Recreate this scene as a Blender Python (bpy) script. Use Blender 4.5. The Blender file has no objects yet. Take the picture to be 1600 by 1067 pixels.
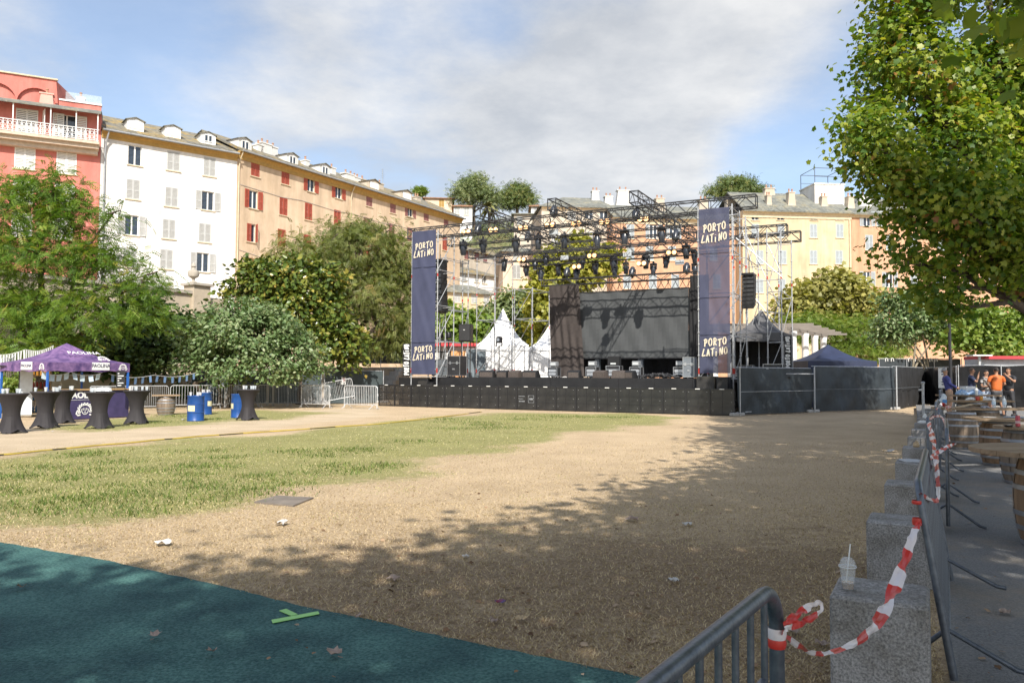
import bpy, bmesh, math, random
import numpy as np
from mathutils import Vector, Matrix
random.seed(7)
SC = bpy.context.scene
COL = SC.collection
R = math.radians

# ------------------------------------------------------------------ camera
CAMZ = 1.67
FPX = 1200.0                       # focal length in pixels of the 1600 px photograph
PITCH = math.atan(50.5 / FPX)
ROLL = R(0.25)
_F = Vector((0, math.cos(PITCH), math.sin(PITCH)))
_R0 = Vector((1, 0, 0)); _U0 = Vector((0, -math.sin(PITCH), math.cos(PITCH)))
_Rv = _R0 * math.cos(ROLL) + _U0 * math.sin(ROLL)
_Uv = _U0 * math.cos(ROLL) - _R0 * math.sin(ROLL)
camd = bpy.data.cameras.new('camera'); cam = bpy.data.objects.new('camera', camd); COL.objects.link(cam)
cam.matrix_world = Matrix(((_Rv.x, _Uv.x, -_F.x, 0), (_Rv.y, _Uv.y, -_F.y, 0), (_Rv.z, _Uv.z, -_F.z, CAMZ), (0, 0, 0, 1)))
camd.sensor_width = 36; camd.lens = 36 * FPX / 1600
camd.clip_start = 0.05; camd.clip_end = 9000
SC.camera = cam

# ------------------------------------------------------------------ sun, sky, exposure
SUN_EL = R(41)
SUN_H = Vector((0.10, -0.995, 0)).normalized()      # horizontal direction towards the sun (behind the camera)
sl = bpy.data.lights.new('sun', 'SUN'); sl.energy = 4.3; sl.angle = R(0.5); sl.color = (1.0, 0.945, 0.86)
so = bpy.data.objects.new('sun', sl); COL.objects.link(so)
_sd = Vector((SUN_H.x * math.cos(SUN_EL), SUN_H.y * math.cos(SUN_EL), math.sin(SUN_EL)))
so.rotation_euler = _sd.to_track_quat('Z', 'Y').to_euler(); so.location = (0, -30, 60)
SC.view_settings.view_transform = 'Standard'; SC.view_settings.look = 'None'
SC.view_settings.gamma = 1; SC.view_settings.use_curve_mapping = False
SC.view_settings.exposure = 0.72

def pix_dir(px, py):
    d = _F * FPX + _Rv * (px - 800.0) + _Uv * (533.5 - py)
    return d.normalized()

W = bpy.data.worlds.new('World'); SC.world = W; W.use_nodes = True
nt = W.node_tree; nt.nodes.clear()
def wn(t, **kw):
    n = nt.nodes.new(t)
    for k, v in kw.items(): setattr(n, k, v)
    return n
def wl(a, b): nt.links.new(a, b)
wo = wn('ShaderNodeOutputWorld'); bg = wn('ShaderNodeBackground'); wl(bg.outputs[0], wo.inputs[0])
SKY_S = 0.135
bg.inputs['Strength'].default_value = SKY_S
sky = wn('ShaderNodeTexSky'); sky.sky_type = 'NISHITA'; sky.sun_disc = False
sky.sun_elevation = SUN_EL; sky.sun_rotation = math.atan2(SUN_H.x, SUN_H.y)
sky.air_density = 1.0; sky.dust_density = 1.2; sky.ozone_density = 1.5
tc = wn('ShaderNodeTexCoord')
def wmath(op, a, b=None, clamp=False):
    n = wn('ShaderNodeMath', operation=op); n.use_clamp = clamp
    for i, v in enumerate((a, b)):
        if v is None: continue
        if isinstance(v, (int, float)): n.inputs[i].default_value = v
        else: wl(v, n.inputs[i])
    return n.outputs[0]
sep = wn('ShaderNodeSeparateXYZ'); wl(tc.outputs['Generated'], sep.inputs[0])
den = wmath('ADD', wmath('MAXIMUM', sep.outputs[2], 0.0), 0.16)
cx = wmath('DIVIDE', sep.outputs[0], den); cy = wmath('DIVIDE', sep.outputs[1], den)
cmb = wn('ShaderNodeCombineXYZ'); wl(cx, cmb.inputs[0]); wl(cy, cmb.inputs[1])
def wnoise(scale, detail, rough, off):
    mp = wn('ShaderNodeMapping'); wl(cmb.outputs[0], mp.inputs[0]); mp.inputs['Location'].default_value = off
    n = wn('ShaderNodeTexNoise'); wl(mp.outputs[0], n.inputs['Vector'])
    n.inputs['Scale'].default_value = scale; n.inputs['Detail'].default_value = detail; n.inputs['Roughness'].default_value = rough
    return n.outputs[0]
n1 = wnoise(0.9, 8, 0.56, (3.1, 1.7, 0)); n2 = wnoise(2.6, 9, 0.62, (0.3, 5.2, 0)); n3 = wnoise(1.1, 5, 0.5, (7.0, 2.2, 0))
def blob(px, py, rad_px, amp, soft=0.5):
    """a cloud bank (or clear gap) lying in one direction of the sky"""
    c = pix_dir(px, py)
    vm = wn('ShaderNodeVectorMath', operation='DISTANCE'); wl(tc.outputs['Generated'], vm.inputs[0]); vm.inputs[1].default_value = c
    r = rad_px / FPX
    mr = wn('ShaderNodeMapRange'); mr.interpolation_type = 'SMOOTHSTEP'
    wl(vm.outputs['Value'], mr.inputs[0]); mr.inputs[1].default_value = r * soft; mr.inputs[2].default_value = r
    mr.inputs[3].default_value = amp; mr.inputs[4].default_value = 0
    return mr.outputs[0]
bias = None
for b in [(640, 170, 340, .34, .2), (900, 190, 330, .36, .2), (430, 80, 190, .26, .2), (1080, 90, 290, .38, .2), (500, 300, 300, .16, .2), (1240, -40, 230, .3, .3),
          (950, 290, 260, .25, .3), (30, 95, 130, .28, .2), (250, 210, 200, .14, .2), (1180, 260, 120, -.12, .2),
          (1330, 230, 300, -.46, .1), (165, 60, 270, -.28, .1), (745, 20, 120, -.24, .0), (780, 70, 90, -.10, 0), (330, 250, 110, -.1, .2), (800, 305, 120, -.12, .3)]:
    o = blob(*b); bias = o if bias is None else wmath('ADD', bias, o)
dens = wmath('ADD', wmath('ADD', wmath('MULTIPLY', n1, 1.25), wmath('MULTIPLY', n2, 0.85)), bias)
cm = wn('ShaderNodeMapRange'); cm.interpolation_type = 'SMOOTHSTEP'; wl(dens, cm.inputs[0])
cm.inputs[1].default_value = 0.86; cm.inputs[2].default_value = 1.62; cm.inputs[3].default_value = 0.27
cr = wn('ShaderNodeValToRGB'); wl(wmath('ADD', wmath('MULTIPLY', n3, 0.5), wmath('MULTIPLY', n2, 0.5)), cr.inputs[0])
cr.color_ramp.elements[0].position = 0.41; cr.color_ramp.elements[0].color = (0.72, 0.75, 0.795, 1)
cr.color_ramp.elements[1].position = 0.60; cr.color_ramp.elements[1].color = (1.12, 1.115, 1.10, 1)
CLOUD = 0.50 / SKY_S
sc_ = wn('ShaderNodeVectorMath', operation='SCALE'); wl(cr.outputs[0], sc_.inputs[0]); sc_.inputs['Scale'].default_value = CLOUD
mx = wn('ShaderNodeMixRGB'); wl(wmath('MULTIPLY', cm.outputs[0], 0.93), mx.inputs[0]); wl(sky.outputs[0], mx.inputs[1]); wl(sc_.outputs[0], mx.inputs[2])
wl(mx.outputs[0], bg.inputs['Color'])

# ------------------------------------------------------------------ pixel -> world helpers
CAM = Vector((0, 0, CAMZ))
def G(px, py, z=0.0):
    d = pix_dir(px, py); t = (z - CAMZ) / d.z
    return CAM + d * t
def atY(px, py, Y):
    d = pix_dir(px, py); return CAM + d * (Y / d.y)
def onplane(px, py, P0, n):
    d = pix_dir(px, py); t = (Vector(P0) - CAM).dot(n) / d.dot(n)
    return CAM + d * t
def mpp(Y): return Y / FPX           # metres per photo pixel at depth Y

# park grid: w runs right along the stage front, u runs back
TH = R(27.5)
Wd = Vector((math.cos(TH), -math.sin(TH), 0)); Ud = Vector((math.sin(TH), math.cos(TH), 0))
SO = G(1148, 650)                    # right end of the stage barrier
def L(a, b, z=0.0): return SO + Wd * a + Ud * b + Vector((0, 0, z))
def onb(px, py, b):
    p = onplane(px, py, SO + Ud * b, Ud) - SO
    return p.dot(Wd), p.z
def ab(p):
    q = p - SO; return q.dot(Wd), q.dot(Ud)

# ------------------------------------------------------------------ materials
MATS = {}
def mat(name, col, rough=0.7, var=0.12, vs=3.0, bump=0.0, bs=40.0, metal=0.0, spec=0.5, col2=None, trans=0.0, alpha=1.0, attr=None, emit=None, sheen=0.0, stretch=None, coat=0.0, contrast=(0.35, 0.65)):
    if name in MATS: return MATS[name]
    m = bpy.data.materials.new(name); m.use_nodes = True; t = m.node_tree
    p = t.nodes['Principled BSDF']; MATS[name] = m
    p.inputs['Roughness'].default_value = rough; p.inputs['Metallic'].default_value = metal
    p.inputs['Specular IOR Level'].default_value = spec
    if coat: p.inputs['Coat Weight'].default_value = coat
    tcn = t.nodes.new('ShaderNodeTexCoord'); vec = tcn.outputs['Object']
    if stretch:
        mp = t.nodes.new('ShaderNodeMapping'); mp.inputs['Scale'].default_value = stretch; t.links.new(vec, mp.inputs[0]); vec = mp.outputs[0]
    nz = t.nodes.new('ShaderNodeTexNoise'); nz.inputs['Scale'].default_value = vs; nz.inputs['Detail'].default_value = 6; nz.inputs['Roughness'].default_value = 0.65
    t.links.new(vec, nz.inputs['Vector'])
    rp = t.nodes.new('ShaderNodeValToRGB'); t.links.new(nz.outputs[0], rp.inputs[0])
    c = Vector(col)
    a_ = c * (1 - var); b_ = c * (1 + var)
    if col2 is not None: a_ = Vector(col2); b_ = c
    rp.color_ramp.elements[0].position = contrast[0]; rp.color_ramp.elements[1].position = contrast[1]
    rp.color_ramp.elements[0].color = (*a_, 1); rp.color_ramp.elements[1].color = (*b_, 1)
    out = rp.outputs[0]
    t.links.new(out, p.inputs['Base Color'])
    if bump:
        n2 = t.nodes.new('ShaderNodeTexNoise'); n2.inputs['Scale'].default_value = bs; n2.inputs['Detail'].default_value = 4
        t.links.new(vec, n2.inputs['Vector'])
        bp = t.nodes.new('ShaderNodeBump'); bp.inputs['Strength'].default_value = bump; bp.inputs['Distance'].default_value = 0.02
        t.links.new(n2.outputs[0], bp.inputs['Height']); t.links.new(bp.outputs[0], p.inputs['Normal'])
    if emit:
        p.inputs['Emission Color'].default_value = (*emit[0], 1); p.inputs['Emission Strength'].default_value = emit[1]
    if alpha < 1:
        p.inputs['Alpha'].default_value = alpha
    if trans:
        p.inputs['Transmission Weight'].default_value = trans
    return m

def leaf_mat(name, cols, rough=0.45, transl=0.3, spec=0.4):
    """leaf: colour picked along a ramp by a per-leaf value stored on the mesh"""
    if name in MATS: return MATS[name]
    m = bpy.data.materials.new(name); m.use_nodes = True; t = m.node_tree; MATS[name] = m
    p = t.nodes['Principled BSDF']; p.inputs['Roughness'].default_value = rough; p.inputs['Specular IOR Level'].default_value = spec
    at = t.nodes.new('ShaderNodeAttribute'); at.attribute_name = 'leafval'
    rp = t.nodes.new('ShaderNodeValToRGB'); t.links.new(at.outputs['Fac'], rp.inputs[0])
    el = rp.color_ramp.elements
    while len(el) < len(cols): el.new(0.5)
    for i, c in enumerate(cols):
        el[i].position = c[0]; el[i].color = (*c[1], 1)
    t.links.new(rp.outputs[0], p.inputs['Base Color'])
    tr = t.nodes.new('ShaderNodeBsdfTranslucent')
    mxc = t.nodes.new('ShaderNodeMixRGB'); mxc.blend_type = 'MULTIPLY'; mxc.inputs[0].default_value = 1; t.links.new(rp.outputs[0], mxc.inputs[1]); mxc.inputs[2].default_value = (1.5, 1.6, 0.5, 1)
    t.links.new(mxc.outputs[0], tr.inputs[0])
    ms = t.nodes.new('ShaderNodeMixShader'); ms.inputs[0].default_value = transl
    t.links.new(p.outputs[0], ms.inputs[1]); t.links.new(tr.outputs[0], ms.inputs[2])
    t.links.new(ms.outputs[0], t.nodes['Material Output'].inputs[0])
    return m

# ------------------------------------------------------------------ mesh builder
class MB:
    def __init__(s): s.v = []; s.f = []; s.mi = []; s.m = 0
    def quad(s, a, b, c, d):
        i = len(s.v); s.v += [tuple(a), tuple(b), tuple(c), tuple(d)]; s.f.append((i, i + 1, i + 2, i + 3)); s.mi.append(s.m); return s
    def poly(s, pts):
        i = len(s.v); s.v += [tuple(p) for p in pts]; s.f.append(tuple(range(i, i + len(pts)))); s.mi.append(s.m); return s
    def box(s, c, d, rz=0.0, M=None):
        x, y, z = d[0] / 2, d[1] / 2, d[2] / 2; i = len(s.v)
        cs, sn = math.cos(rz), math.sin(rz)
        for dz in (-z, z):
            for dx, dy in ((-x, -y), (x, -y), (x, y), (-x, y)):
                if M is not None:
                    q = M @ Vector((dx, dy, dz)); s.v.append((c[0] + q.x, c[1] + q.y, c[2] + q.z))
                else:
                    s.v.append((c[0] + dx * cs - dy * sn, c[1] + dx * sn + dy * cs, c[2] + dz))
        for f in ((0, 3, 2, 1), (4, 5, 6, 7), (0, 1, 5, 4), (1, 2, 6, 5), (2, 3, 7, 6), (3, 0, 4, 7)):
            s.f.append(tuple(i + k for k in f)); s.mi.append(s.m)
        return s
    def bb(s, x0, x1, y0, y1, z0, z1): return s.box(((x0 + x1) / 2, (y0 + y1) / 2, (z0 + z1) / 2), (x1 - x0, y1 - y0, z1 - z0))
    def bevbox(s, c, d, bv=0.02, rz=0.0):
        """box with chamfered upright and top edges"""
        x, y, z = d[0] / 2, d[1] / 2, d[2] / 2
        def ring(e, zz):
            return [(-x + e, -y, zz), (x - e, -y, zz), (x, -y + e, zz), (x, y - e, zz), (x - e, y, zz), (-x + e, y, zz), (-x, y - e, zz), (-x, -y + e, zz)]
        def ins(zz):
            X, Y = x - bv, y - bv; e = bv * 0.6
            return [(-X + e, -Y, zz), (X - e, -Y, zz), (X, -Y + e, zz), (X, Y - e, zz), (X - e, Y, zz), (-X + e, Y, zz), (-X, Y - e, zz), (-X, -Y + e, zz)]
        rs = [ins(-z), ring(bv, -z + bv), ring(bv, z - bv), ins(z)]
        cs, sn = math.cos(rz), math.sin(rz); i = len(s.v)
        for r_ in rs:
            for p in r_: s.v.append((c[0] + p[0] * cs - p[1] * sn, c[1] + p[0] * sn + p[1] * cs, c[2] + p[2]))
        s.f.append(tuple(i + k for k in range(7, -1, -1))); s.f.append(tuple(i + 24 + k for k in range(8))); s.mi += [s.m, s.m]
        for a in range(3):
            for k in range(8):
                k2 = (k + 1) % 8; s.f.append((i + a * 8 + k, i + a * 8 + k2, i + (a + 1) * 8 + k2, i + (a + 1) * 8 + k)); s.mi.append(s.m)
        return s
    def tube(s, p0, p1, r, n=6, r1=None, caps=True):
        return s.path([p0, p1], r, n, r1, caps)
    def path(s, pts, r, n=6, r1=None, caps=True):
        pts = [Vector(p) for p in pts]; m = len(pts); i0 = len(s.v); prev = None
        for k, p in enumerate(pts):
            d = (pts[min(k + 1, m - 1)] - pts[max(k - 1, 0)])
            if d.length < 1e-9: d = Vector((0, 0, 1))
            d.normalize()
            if prev is None:
                h = Vector((0, 0, 1)) if abs(d.z) < 0.9 else Vector((1, 0, 0))
                a = d.cross(h).normalized()
            else:
                a = prev - d * prev.dot(d)
                a = a.normalized() if a.length > 1e-6 else d.orthogonal().normalized()
            b = d.cross(a); prev = a
            rr = r if isinstance(r, (int, float)) else r[k]
            if r1 is not None and not isinstance(r, (list, tuple)): rr = r + (r1 - r) * k / (m - 1)
            for j in range(n):
                t = 2 * math.pi * j / n; q = p + (a * math.cos(t) + b * math.sin(t)) * rr
                s.v.append((q.x, q.y, q.z))
        for k in range(m - 1):
            for j in range(n):
                j2 = (j + 1) % n
                s.f.append((i0 + k * n + j, i0 + k * n + j2, i0 + (k + 1) * n + j2, i0 + (k + 1) * n + j)); s.mi.append(s.m)
        if caps:
            s.f.append(tuple(i0 + j for j in range(n - 1, -1, -1))); s.f.append(tuple(i0 + (m - 1) * n + j for j in range(n))); s.mi += [s.m, s.m]
        return s
    def lathe(s, prof, n=16, c=(0, 0, 0), cap=True, axis='z'):
        i0 = len(s.v)
        for (r, z) in prof:
            for j in range(n):
                t = 2 * math.pi * j / n
                q = (r * math.cos(t), r * math.sin(t), z)
                if axis == 'y': q = (q[0], q[2], q[1])
                if axis == 'x': q = (q[2], q[0], q[1])
                s.v.append((c[0] + q[0], c[1] + q[1], c[2] + q[2]))
        for k in range(len(prof) - 1):
            for j in range(n):
                j2 = (j + 1) % n; s.f.append((i0 + k * n + j, i0 + k * n + j2, i0 + (k + 1) * n + j2, i0 + (k + 1) * n + j)); s.mi.append(s.m)
        if cap:
            s.f.append(tuple(i0 + j for j in range(n - 1, -1, -1))); s.f.append(tuple(i0 + (len(prof) - 1) * n + j for j in range(n))); s.mi += [s.m, s.m]
        return s
    def prism(s, pts, y0, y1):
        """outline in x,z extruded along y"""
        n = len(pts); i = len(s.v)
        s.v += [(p[0], y0, p[1]) for p in pts] + [(p[0], y1, p[1]) for p in pts]
        s.f.append(tuple(i + k for k in range(n))); s.f.append(tuple(i + n + k for k in range(n - 1, -1, -1))); s.mi += [s.m, s.m]
        for k in range(n):
            k2 = (k + 1) % n; s.f.append((i + k2, i + k, i + n + k, i + n + k2)); s.mi.append(s.m)
        return s
    def ribbon(s, pts, ws, side):
        """flat strip through pts, half widths ws, side vector(s)"""
        i0 = len(s.v); n = len(pts)
        for k, p in enumerate(pts):
            sd = side[k] if isinstance(side, list) else side
            w_ = ws[k] if isinstance(ws, list) else ws
            a = Vector(p) - Vector(sd) * w_; b = Vector(p) + Vector(sd) * w_
            s.v += [tuple(a), tuple(b)]
        for k in range(n - 1):
            s.f.append((i0 + 2 * k, i0 + 2 * k + 1, i0 + 2 * k + 3, i0 + 2 * k + 2)); s.mi.append(s.m)
        return s
    def mesh(s, name, mats, smooth=False):
        me = bpy.data.meshes.new(name); me.from_pydata(s.v, [], s.f)
        if not isinstance(mats, (list, tuple)): mats = [mats]
        for m in mats: me.materials.append(m)
        if len(mats) > 1: me.polygons.foreach_set('material_index', s.mi)
        if smooth:
            me.polygons.foreach_set('use_smooth', [True] * len(me.polygons))
            me.set_sharp_from_angle(angle=R(40))
        me.update(); return me

def tag(o, label=None, cat=None, group=None, kind=None):
    if label: o['label'] = label
    if cat: o['category'] = cat
    if group: o['group'] = group
    if kind: o['kind'] = kind
    return o
def link(name, data, parent=None, loc=None, rot=None):
    o = bpy.data.objects.new(name, data); COL.objects.link(o)
    if parent is not None: o.parent = parent
    if loc is not None: o.location = loc
    if rot is not None: o.rotation_euler = rot if not isinstance(rot, (int, float)) else (0, 0, rot)
    return o
def thing(name, label, cat, loc=(0, 0, 0), rot=0.0, group=None):
    o = link(name, None, None, loc, rot); o.empty_display_size = 0.3
    return tag(o, label, cat, group)
def part(name, mb, m, parent, smooth=False, kind=None, label=None, loc=None, rot=None):
    me = mb if isinstance(mb, bpy.types.Mesh) else mb.mesh(name, m, smooth)
    o = link(name, me, parent, loc, rot)
    if kind: o['kind'] = kind
    if label: o['label'] = label
    return o
def single(name, mb, m, label, cat, loc=(0, 0, 0), rot=0.0, group=None, smooth=False):
    me = mb if isinstance(mb, bpy.types.Mesh) else mb.mesh(name, m, smooth)
    return tag(link(name, me, None, loc, rot), label, cat, group)
def struct(name, mb, m, smooth=False, kind='structure'):
    me = mb if isinstance(mb, bpy.types.Mesh) else mb.mesh(name, m, smooth)
    return tag(link(name, me), kind=kind)
CHILD = {}
def copy_tree(o, loc=None, rot=None, label=None, group=None, parent=None, scale=None):
    c = o.copy(); COL.objects.link(c)
    if parent is not None: c.parent = parent
    if loc is not None: c.location = loc
    if rot is not None: c.rotation_euler = rot if not isinstance(rot, (int, float)) else (0, 0, rot)
    if scale is not None: c.scale = scale if not isinstance(scale, (int, float)) else (scale,) * 3
    if label: c['label'] = label
    if group: c['group'] = group
    for ch in list(o.children): copy_tree(ch, parent=c)
    return c
ORD = ['first', 'second', 'third', 'fourth', 'fifth', 'sixth', 'seventh', 'eighth', 'ninth', 'tenth', 'eleventh', 'twelfth', 'thirteenth', 'fourteenth', 'fifteenth', 'sixteenth', 'seventeenth', 'eighteenth', 'nineteenth', 'twentieth']
def text_mesh(body, height, depth, m, align='CENTER', name='lettering', bold=0.0, sx=1.0):
    """built-in font lettering in the x,z plane facing -y, centred on its origin"""
    cu = bpy.data.curves.new(name, 'FONT'); cu.body = body; cu.align_x = align; cu.align_y = 'CENTER'; cu.size = height / 0.72; cu.offset = bold
    cu.extrude = depth / 2; cu.resolution_u = 3
    o = bpy.data.objects.new(name, cu); COL.objects.link(o)
    dg = bpy.context.evaluated_depsgraph_get(); me = bpy.data.meshes.new_from_object(o.evaluated_get(dg))
    bpy.data.objects.remove(o); bpy.data.curves.remove(cu)
    me.transform(Matrix.Diagonal((sx, 1, 1, 1))); me.transform(Matrix.Rotation(R(90), 4, 'X'))
    me.materials.clear(); me.materials.append(m); me.name = name
    return me
# ------------------------------------------------------------------ ground
def gx(px, py): p = G(px, py); return (p.x, p.y)
def poly_dist(px, py, poly):
    """signed distance (negative inside) of points to a polygon, numpy"""
    n = len(poly); d = np.full(px.shape, 1e9); ins = np.zeros(px.shape, bool)
    for i in range(n):
        x0, y0 = poly[i]; x1, y1 = poly[(i + 1) % n]
        ex, ey = x1 - x0, y1 - y0; l2 = ex * ex + ey * ey + 1e-9
        t = np.clip(((px - x0) * ex + (py - y0) * ey) / l2, 0, 1)
        d = np.minimum(d, np.hypot(px - x0 - t * ex, py - y0 - t * ey))
        c = ((y0 > py) != (y1 > py)) & (px < (x1 - x0) * (py - y0) / (y1 - y0 + 1e-12) + x0); ins ^= c
    return np.where(ins, -d, d)
GREEN = [gx(*q) for q in [(-260, 735), (-260, 815), (0, 818), (240, 800), (420, 778), (560, 752), (680, 715), (900, 676), (1070, 653), (980, 646), (760, 646), (600, 662), (420, 680), (200, 697), (0, 716)]]
SAND = [gx(*q) for q in [(-300, 720), (0, 708), (200, 692), (420, 670), (600, 650), (590, 637), (480, 640), (380, 650), (240, 655), (60, 664), (-300, 668)]]
DIRT = [gx(*q) for q in [(420, 910), (700, 880), (980, 870), (1180, 850), (1280, 880), (1290, 1000), (1040, 1060), (700, 985), (450, 930)]]
GREEN2 = [gx(*q) for q in [(60, 664), (200, 652), (300, 642), (420, 641), (520, 645), (430, 655), (260, 668), (120, 674)]]
def ground_mask(X, Y):
    rng = np.random.RandomState(3)
    wob = 0.55 * np.sin(X * 1.1 + 0.7 * Y) * np.sin(0.8 * Y - 0.4 * X + 1) + 0.35 * np.sin(2.3 * X - 1.7 * Y + 2) * np.sin(1.9 * Y)
    g = np.clip(0.5 - (poly_dist(X, Y, GREEN) + wob) / 2.6, 0, 1)
    g = np.maximum(g, 0.75 * np.clip(0.5 - (poly_dist(X, Y, GREEN2) + wob) / 2.0, 0, 1))
    s = np.clip(0.5 - (poly_dist(X, Y, SAND) + wob * 0.6) / 2.2, 0, 1)
    d = np.clip(0.5 - (poly_dist(X, Y, DIRT) + wob * 0.9) / 5.0, 0, 1)
    s = s * (1 - 0.8 * np.clip(0.5 - (poly_dist(X, Y, GREEN2) + wob) / 2.0, 0, 1))
    return g, s, d
# fine central sheet plus a skirt to the horizon, one mesh
x0, x1, y0, y1, st = -27.0, 27.0, -3.0, 51.0, 0.3
nx = int((x1 - x0) / st) + 1; ny = int((y1 - y0) / st) + 1
XX, YY = np.meshgrid(np.linspace(x0, x1, nx), np.linspace(y0, y1, ny))
xs = XX.ravel(); ys = YY.ravel()
gv = np.stack([xs, ys, np.zeros_like(xs)], 1)
ii = np.arange(nx * ny).reshape(ny, nx)
gf = np.stack([ii[:-1, :-1].ravel(), ii[:-1, 1:].ravel(), ii[1:, 1:].ravel(), ii[1:, :-1].ravel()], 1).tolist()
nb = len(gv); Rg = 4000.0
outer = [(-Rg, -Rg, 0), (Rg, -Rg, 0), (Rg, Rg, 0), (-Rg, Rg, 0)]
gv = np.concatenate([gv, np.array(outer)]).tolist()
cn = [ii[0, 0], ii[0, -1], ii[-1, -1], ii[-1, 0]]
gf += [(nb, nb + 1, int(cn[1]), int(cn[0])), (nb + 1, nb + 2, int(cn[2]), int(cn[1])), (nb + 2, nb + 3, int(cn[3]), int(cn[2])), (nb + 3, nb, int(cn[0]), int(cn[3]))]
gme = bpy.data.meshes.new('ground'); gme.from_pydata(gv, [], gf)
gm_, sm_, dm_ = ground_mask(xs, ys)
att = gme.attributes.new('cover', 'FLOAT_COLOR', 'POINT')
arr = np.zeros((len(gv), 4), np.float32); arr[:, 3] = 1; arr[:nb, 0] = gm_; arr[:nb, 1] = sm_; arr[:nb, 2] = dm_
att.data.foreach_set('color', arr.ravel())
m = bpy.data.materials.new('dry_lawn'); m.use_nodes = True; t = m.node_tree; P_ = t.nodes['Principled BSDF']
P_.inputs['Roughness'].default_value = 0.95; P_.inputs['Specular IOR Level'].default_value = 0.15
def tn(ty, **kw):
    n = t.nodes.new(ty)
    for k, v in kw.items(): setattr(n, k, v)
    return n
tcg = tn('ShaderNodeTexCoord')
def tnoise(scale, detail=6, rough=0.6, vec=None):
    n = tn('ShaderNodeTexNoise'); n.inputs['Scale'].default_value = scale; n.inputs['Detail'].default_value = detail; n.inputs['Roughness'].default_value = rough
    t.links.new(vec or tcg.outputs['Object'], n.inputs['Vector']); return n.outputs[0]
def tramp(f, stops):
    n = tn('ShaderNodeValToRGB'); t.links.new(f, n.inputs[0]); e = n.color_ramp.elements
    while len(e) < len(stops): e.new(0.5)
    for i, (p, c) in enumerate(stops): e[i].position = p; e[i].color = (*c, 1) if len(c) == 3 else c
    return n.outputs[0]
def tmix(f, a, b, bt='MIX'):
    n = tn('ShaderNodeMixRGB', blend_type=bt)
    for i, v in ((0, f), (1, a), (2, b)):
        if isinstance(v, (int, float)): n.inputs[i].default_value = v
        elif isinstance(v, tuple): n.inputs[i].default_value = (*v, 1)
        else: t.links.new(v, n.inputs[i])
    return n.outputs[0]
def tmath(op, a, b=None, clamp=False):
    n = tn('ShaderNodeMath', operation=op); n.use_clamp = clamp
    for i, v in enumerate((a, b)):
        if v is None: continue
        if isinstance(v, (int, float)): n.inputs[i].default_value = v
        else: t.links.new(v, n.inputs[i])
    return n.outputs[0]
mpg = tn('ShaderNodeMapping'); t.links.new(tcg.outputs['Object'], mpg.inputs[0]); mpg.inputs['Scale'].default_value = (1, 0.6, 1)
fine = tnoise(34, 9, 0.8, mpg.outputs[0]); midn = tnoise(5.5, 7, 0.7); big = tnoise(0.75, 6, 0.6); vbig = tnoise(0.22, 4, 0.5)
straw = tramp(fine, [(0.30, (0.24, 0.165, 0.10)), (0.46, (0.48, 0.365, 0.235)), (0.60, (0.63, 0.50, 0.34)), (0.78, (0.74, 0.62, 0.45))])
dirt = tramp(fine, [(0.30, (0.08, 0.052, 0.033)), (0.5, (0.20, 0.135, 0.085)), (0.72, (0.36, 0.26, 0.16))])
sand = tramp(fine, [(0.30, (0.36, 0.28, 0.19)), (0.5, (0.55, 0.445, 0.315)), (0.75, (0.66, 0.56, 0.41))])
gras = tramp(fine, [(0.28, (0.08, 0.095, 0.025)), (0.45, (0.21, 0.225, 0.075)), (0.62, (0.34, 0.325, 0.13)), (0.8, (0.46, 0.42, 0.22))])
va = tn('ShaderNodeVertexColor'); va.layer_name = 'cover'; sepc = tn('ShaderNodeSeparateColor'); t.links.new(va.outputs[0], sepc.inputs[0])
def brk(f, n_, k): # break a smooth mask up with noise
    return tramp(tmath('ADD', f, tmath('MULTIPLY', tmath('SUBTRACT', n_, 0.5), k)), [(0.36, (0, 0, 0)), (0.66, (1, 1, 1))])
c = straw
c = tmix(tmath('MULTIPLY', brk(sepc.outputs[2], tmath('ADD', tmath('MULTIPLY', midn, 0.5), tmath('MULTIPLY', big, 0.6)), 2.2), 0.62), c, dirt)
c = tmix(tmath('MULTIPLY', tramp(vbig, [(0.46, (0, 0, 0)), (0.62, (1, 1, 1))]), 0.10), c, dirt)
c = tmix(tmath('MULTIPLY', tramp(midn, [(0.60, (0, 0, 0)), (0.72, (1, 1, 1))]), 0.22), c, dirt)
c = tmix(tmath('MULTIPLY', brk(sepc.outputs[1], midn, 1.1), 0.9), c, sand)
gmask = tmath('MULTIPLY', brk(sepc.outputs[0], tmath('ADD', tmath('MULTIPLY', midn, 0.6), tmath('MULTIPLY', big, 0.5)), 1.7), 0.86)
c = tmix(gmask, c, gras)
c = tmix(1.0, c, tramp(big, [(0.25, (0.82, 0.80, 0.77)), (0.7, (1.08, 1.07, 1.05))]), 'MULTIPLY')
t.links.new(c, P_.inputs['Base Color'])
bpn = tn('ShaderNodeBump'); bpn.inputs['Strength'].default_value = 0.9; bpn.inputs['Distance'].default_value = 0.03
t.links.new(tmath('ADD', fine, tmath('MULTIPLY', midn, 1.2)), bpn.inputs['Height']); t.links.new(bpn.outputs[0], P_.inputs['Normal'])
gme.materials.append(m); gme.update()
struct('ground', gme, None)

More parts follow.
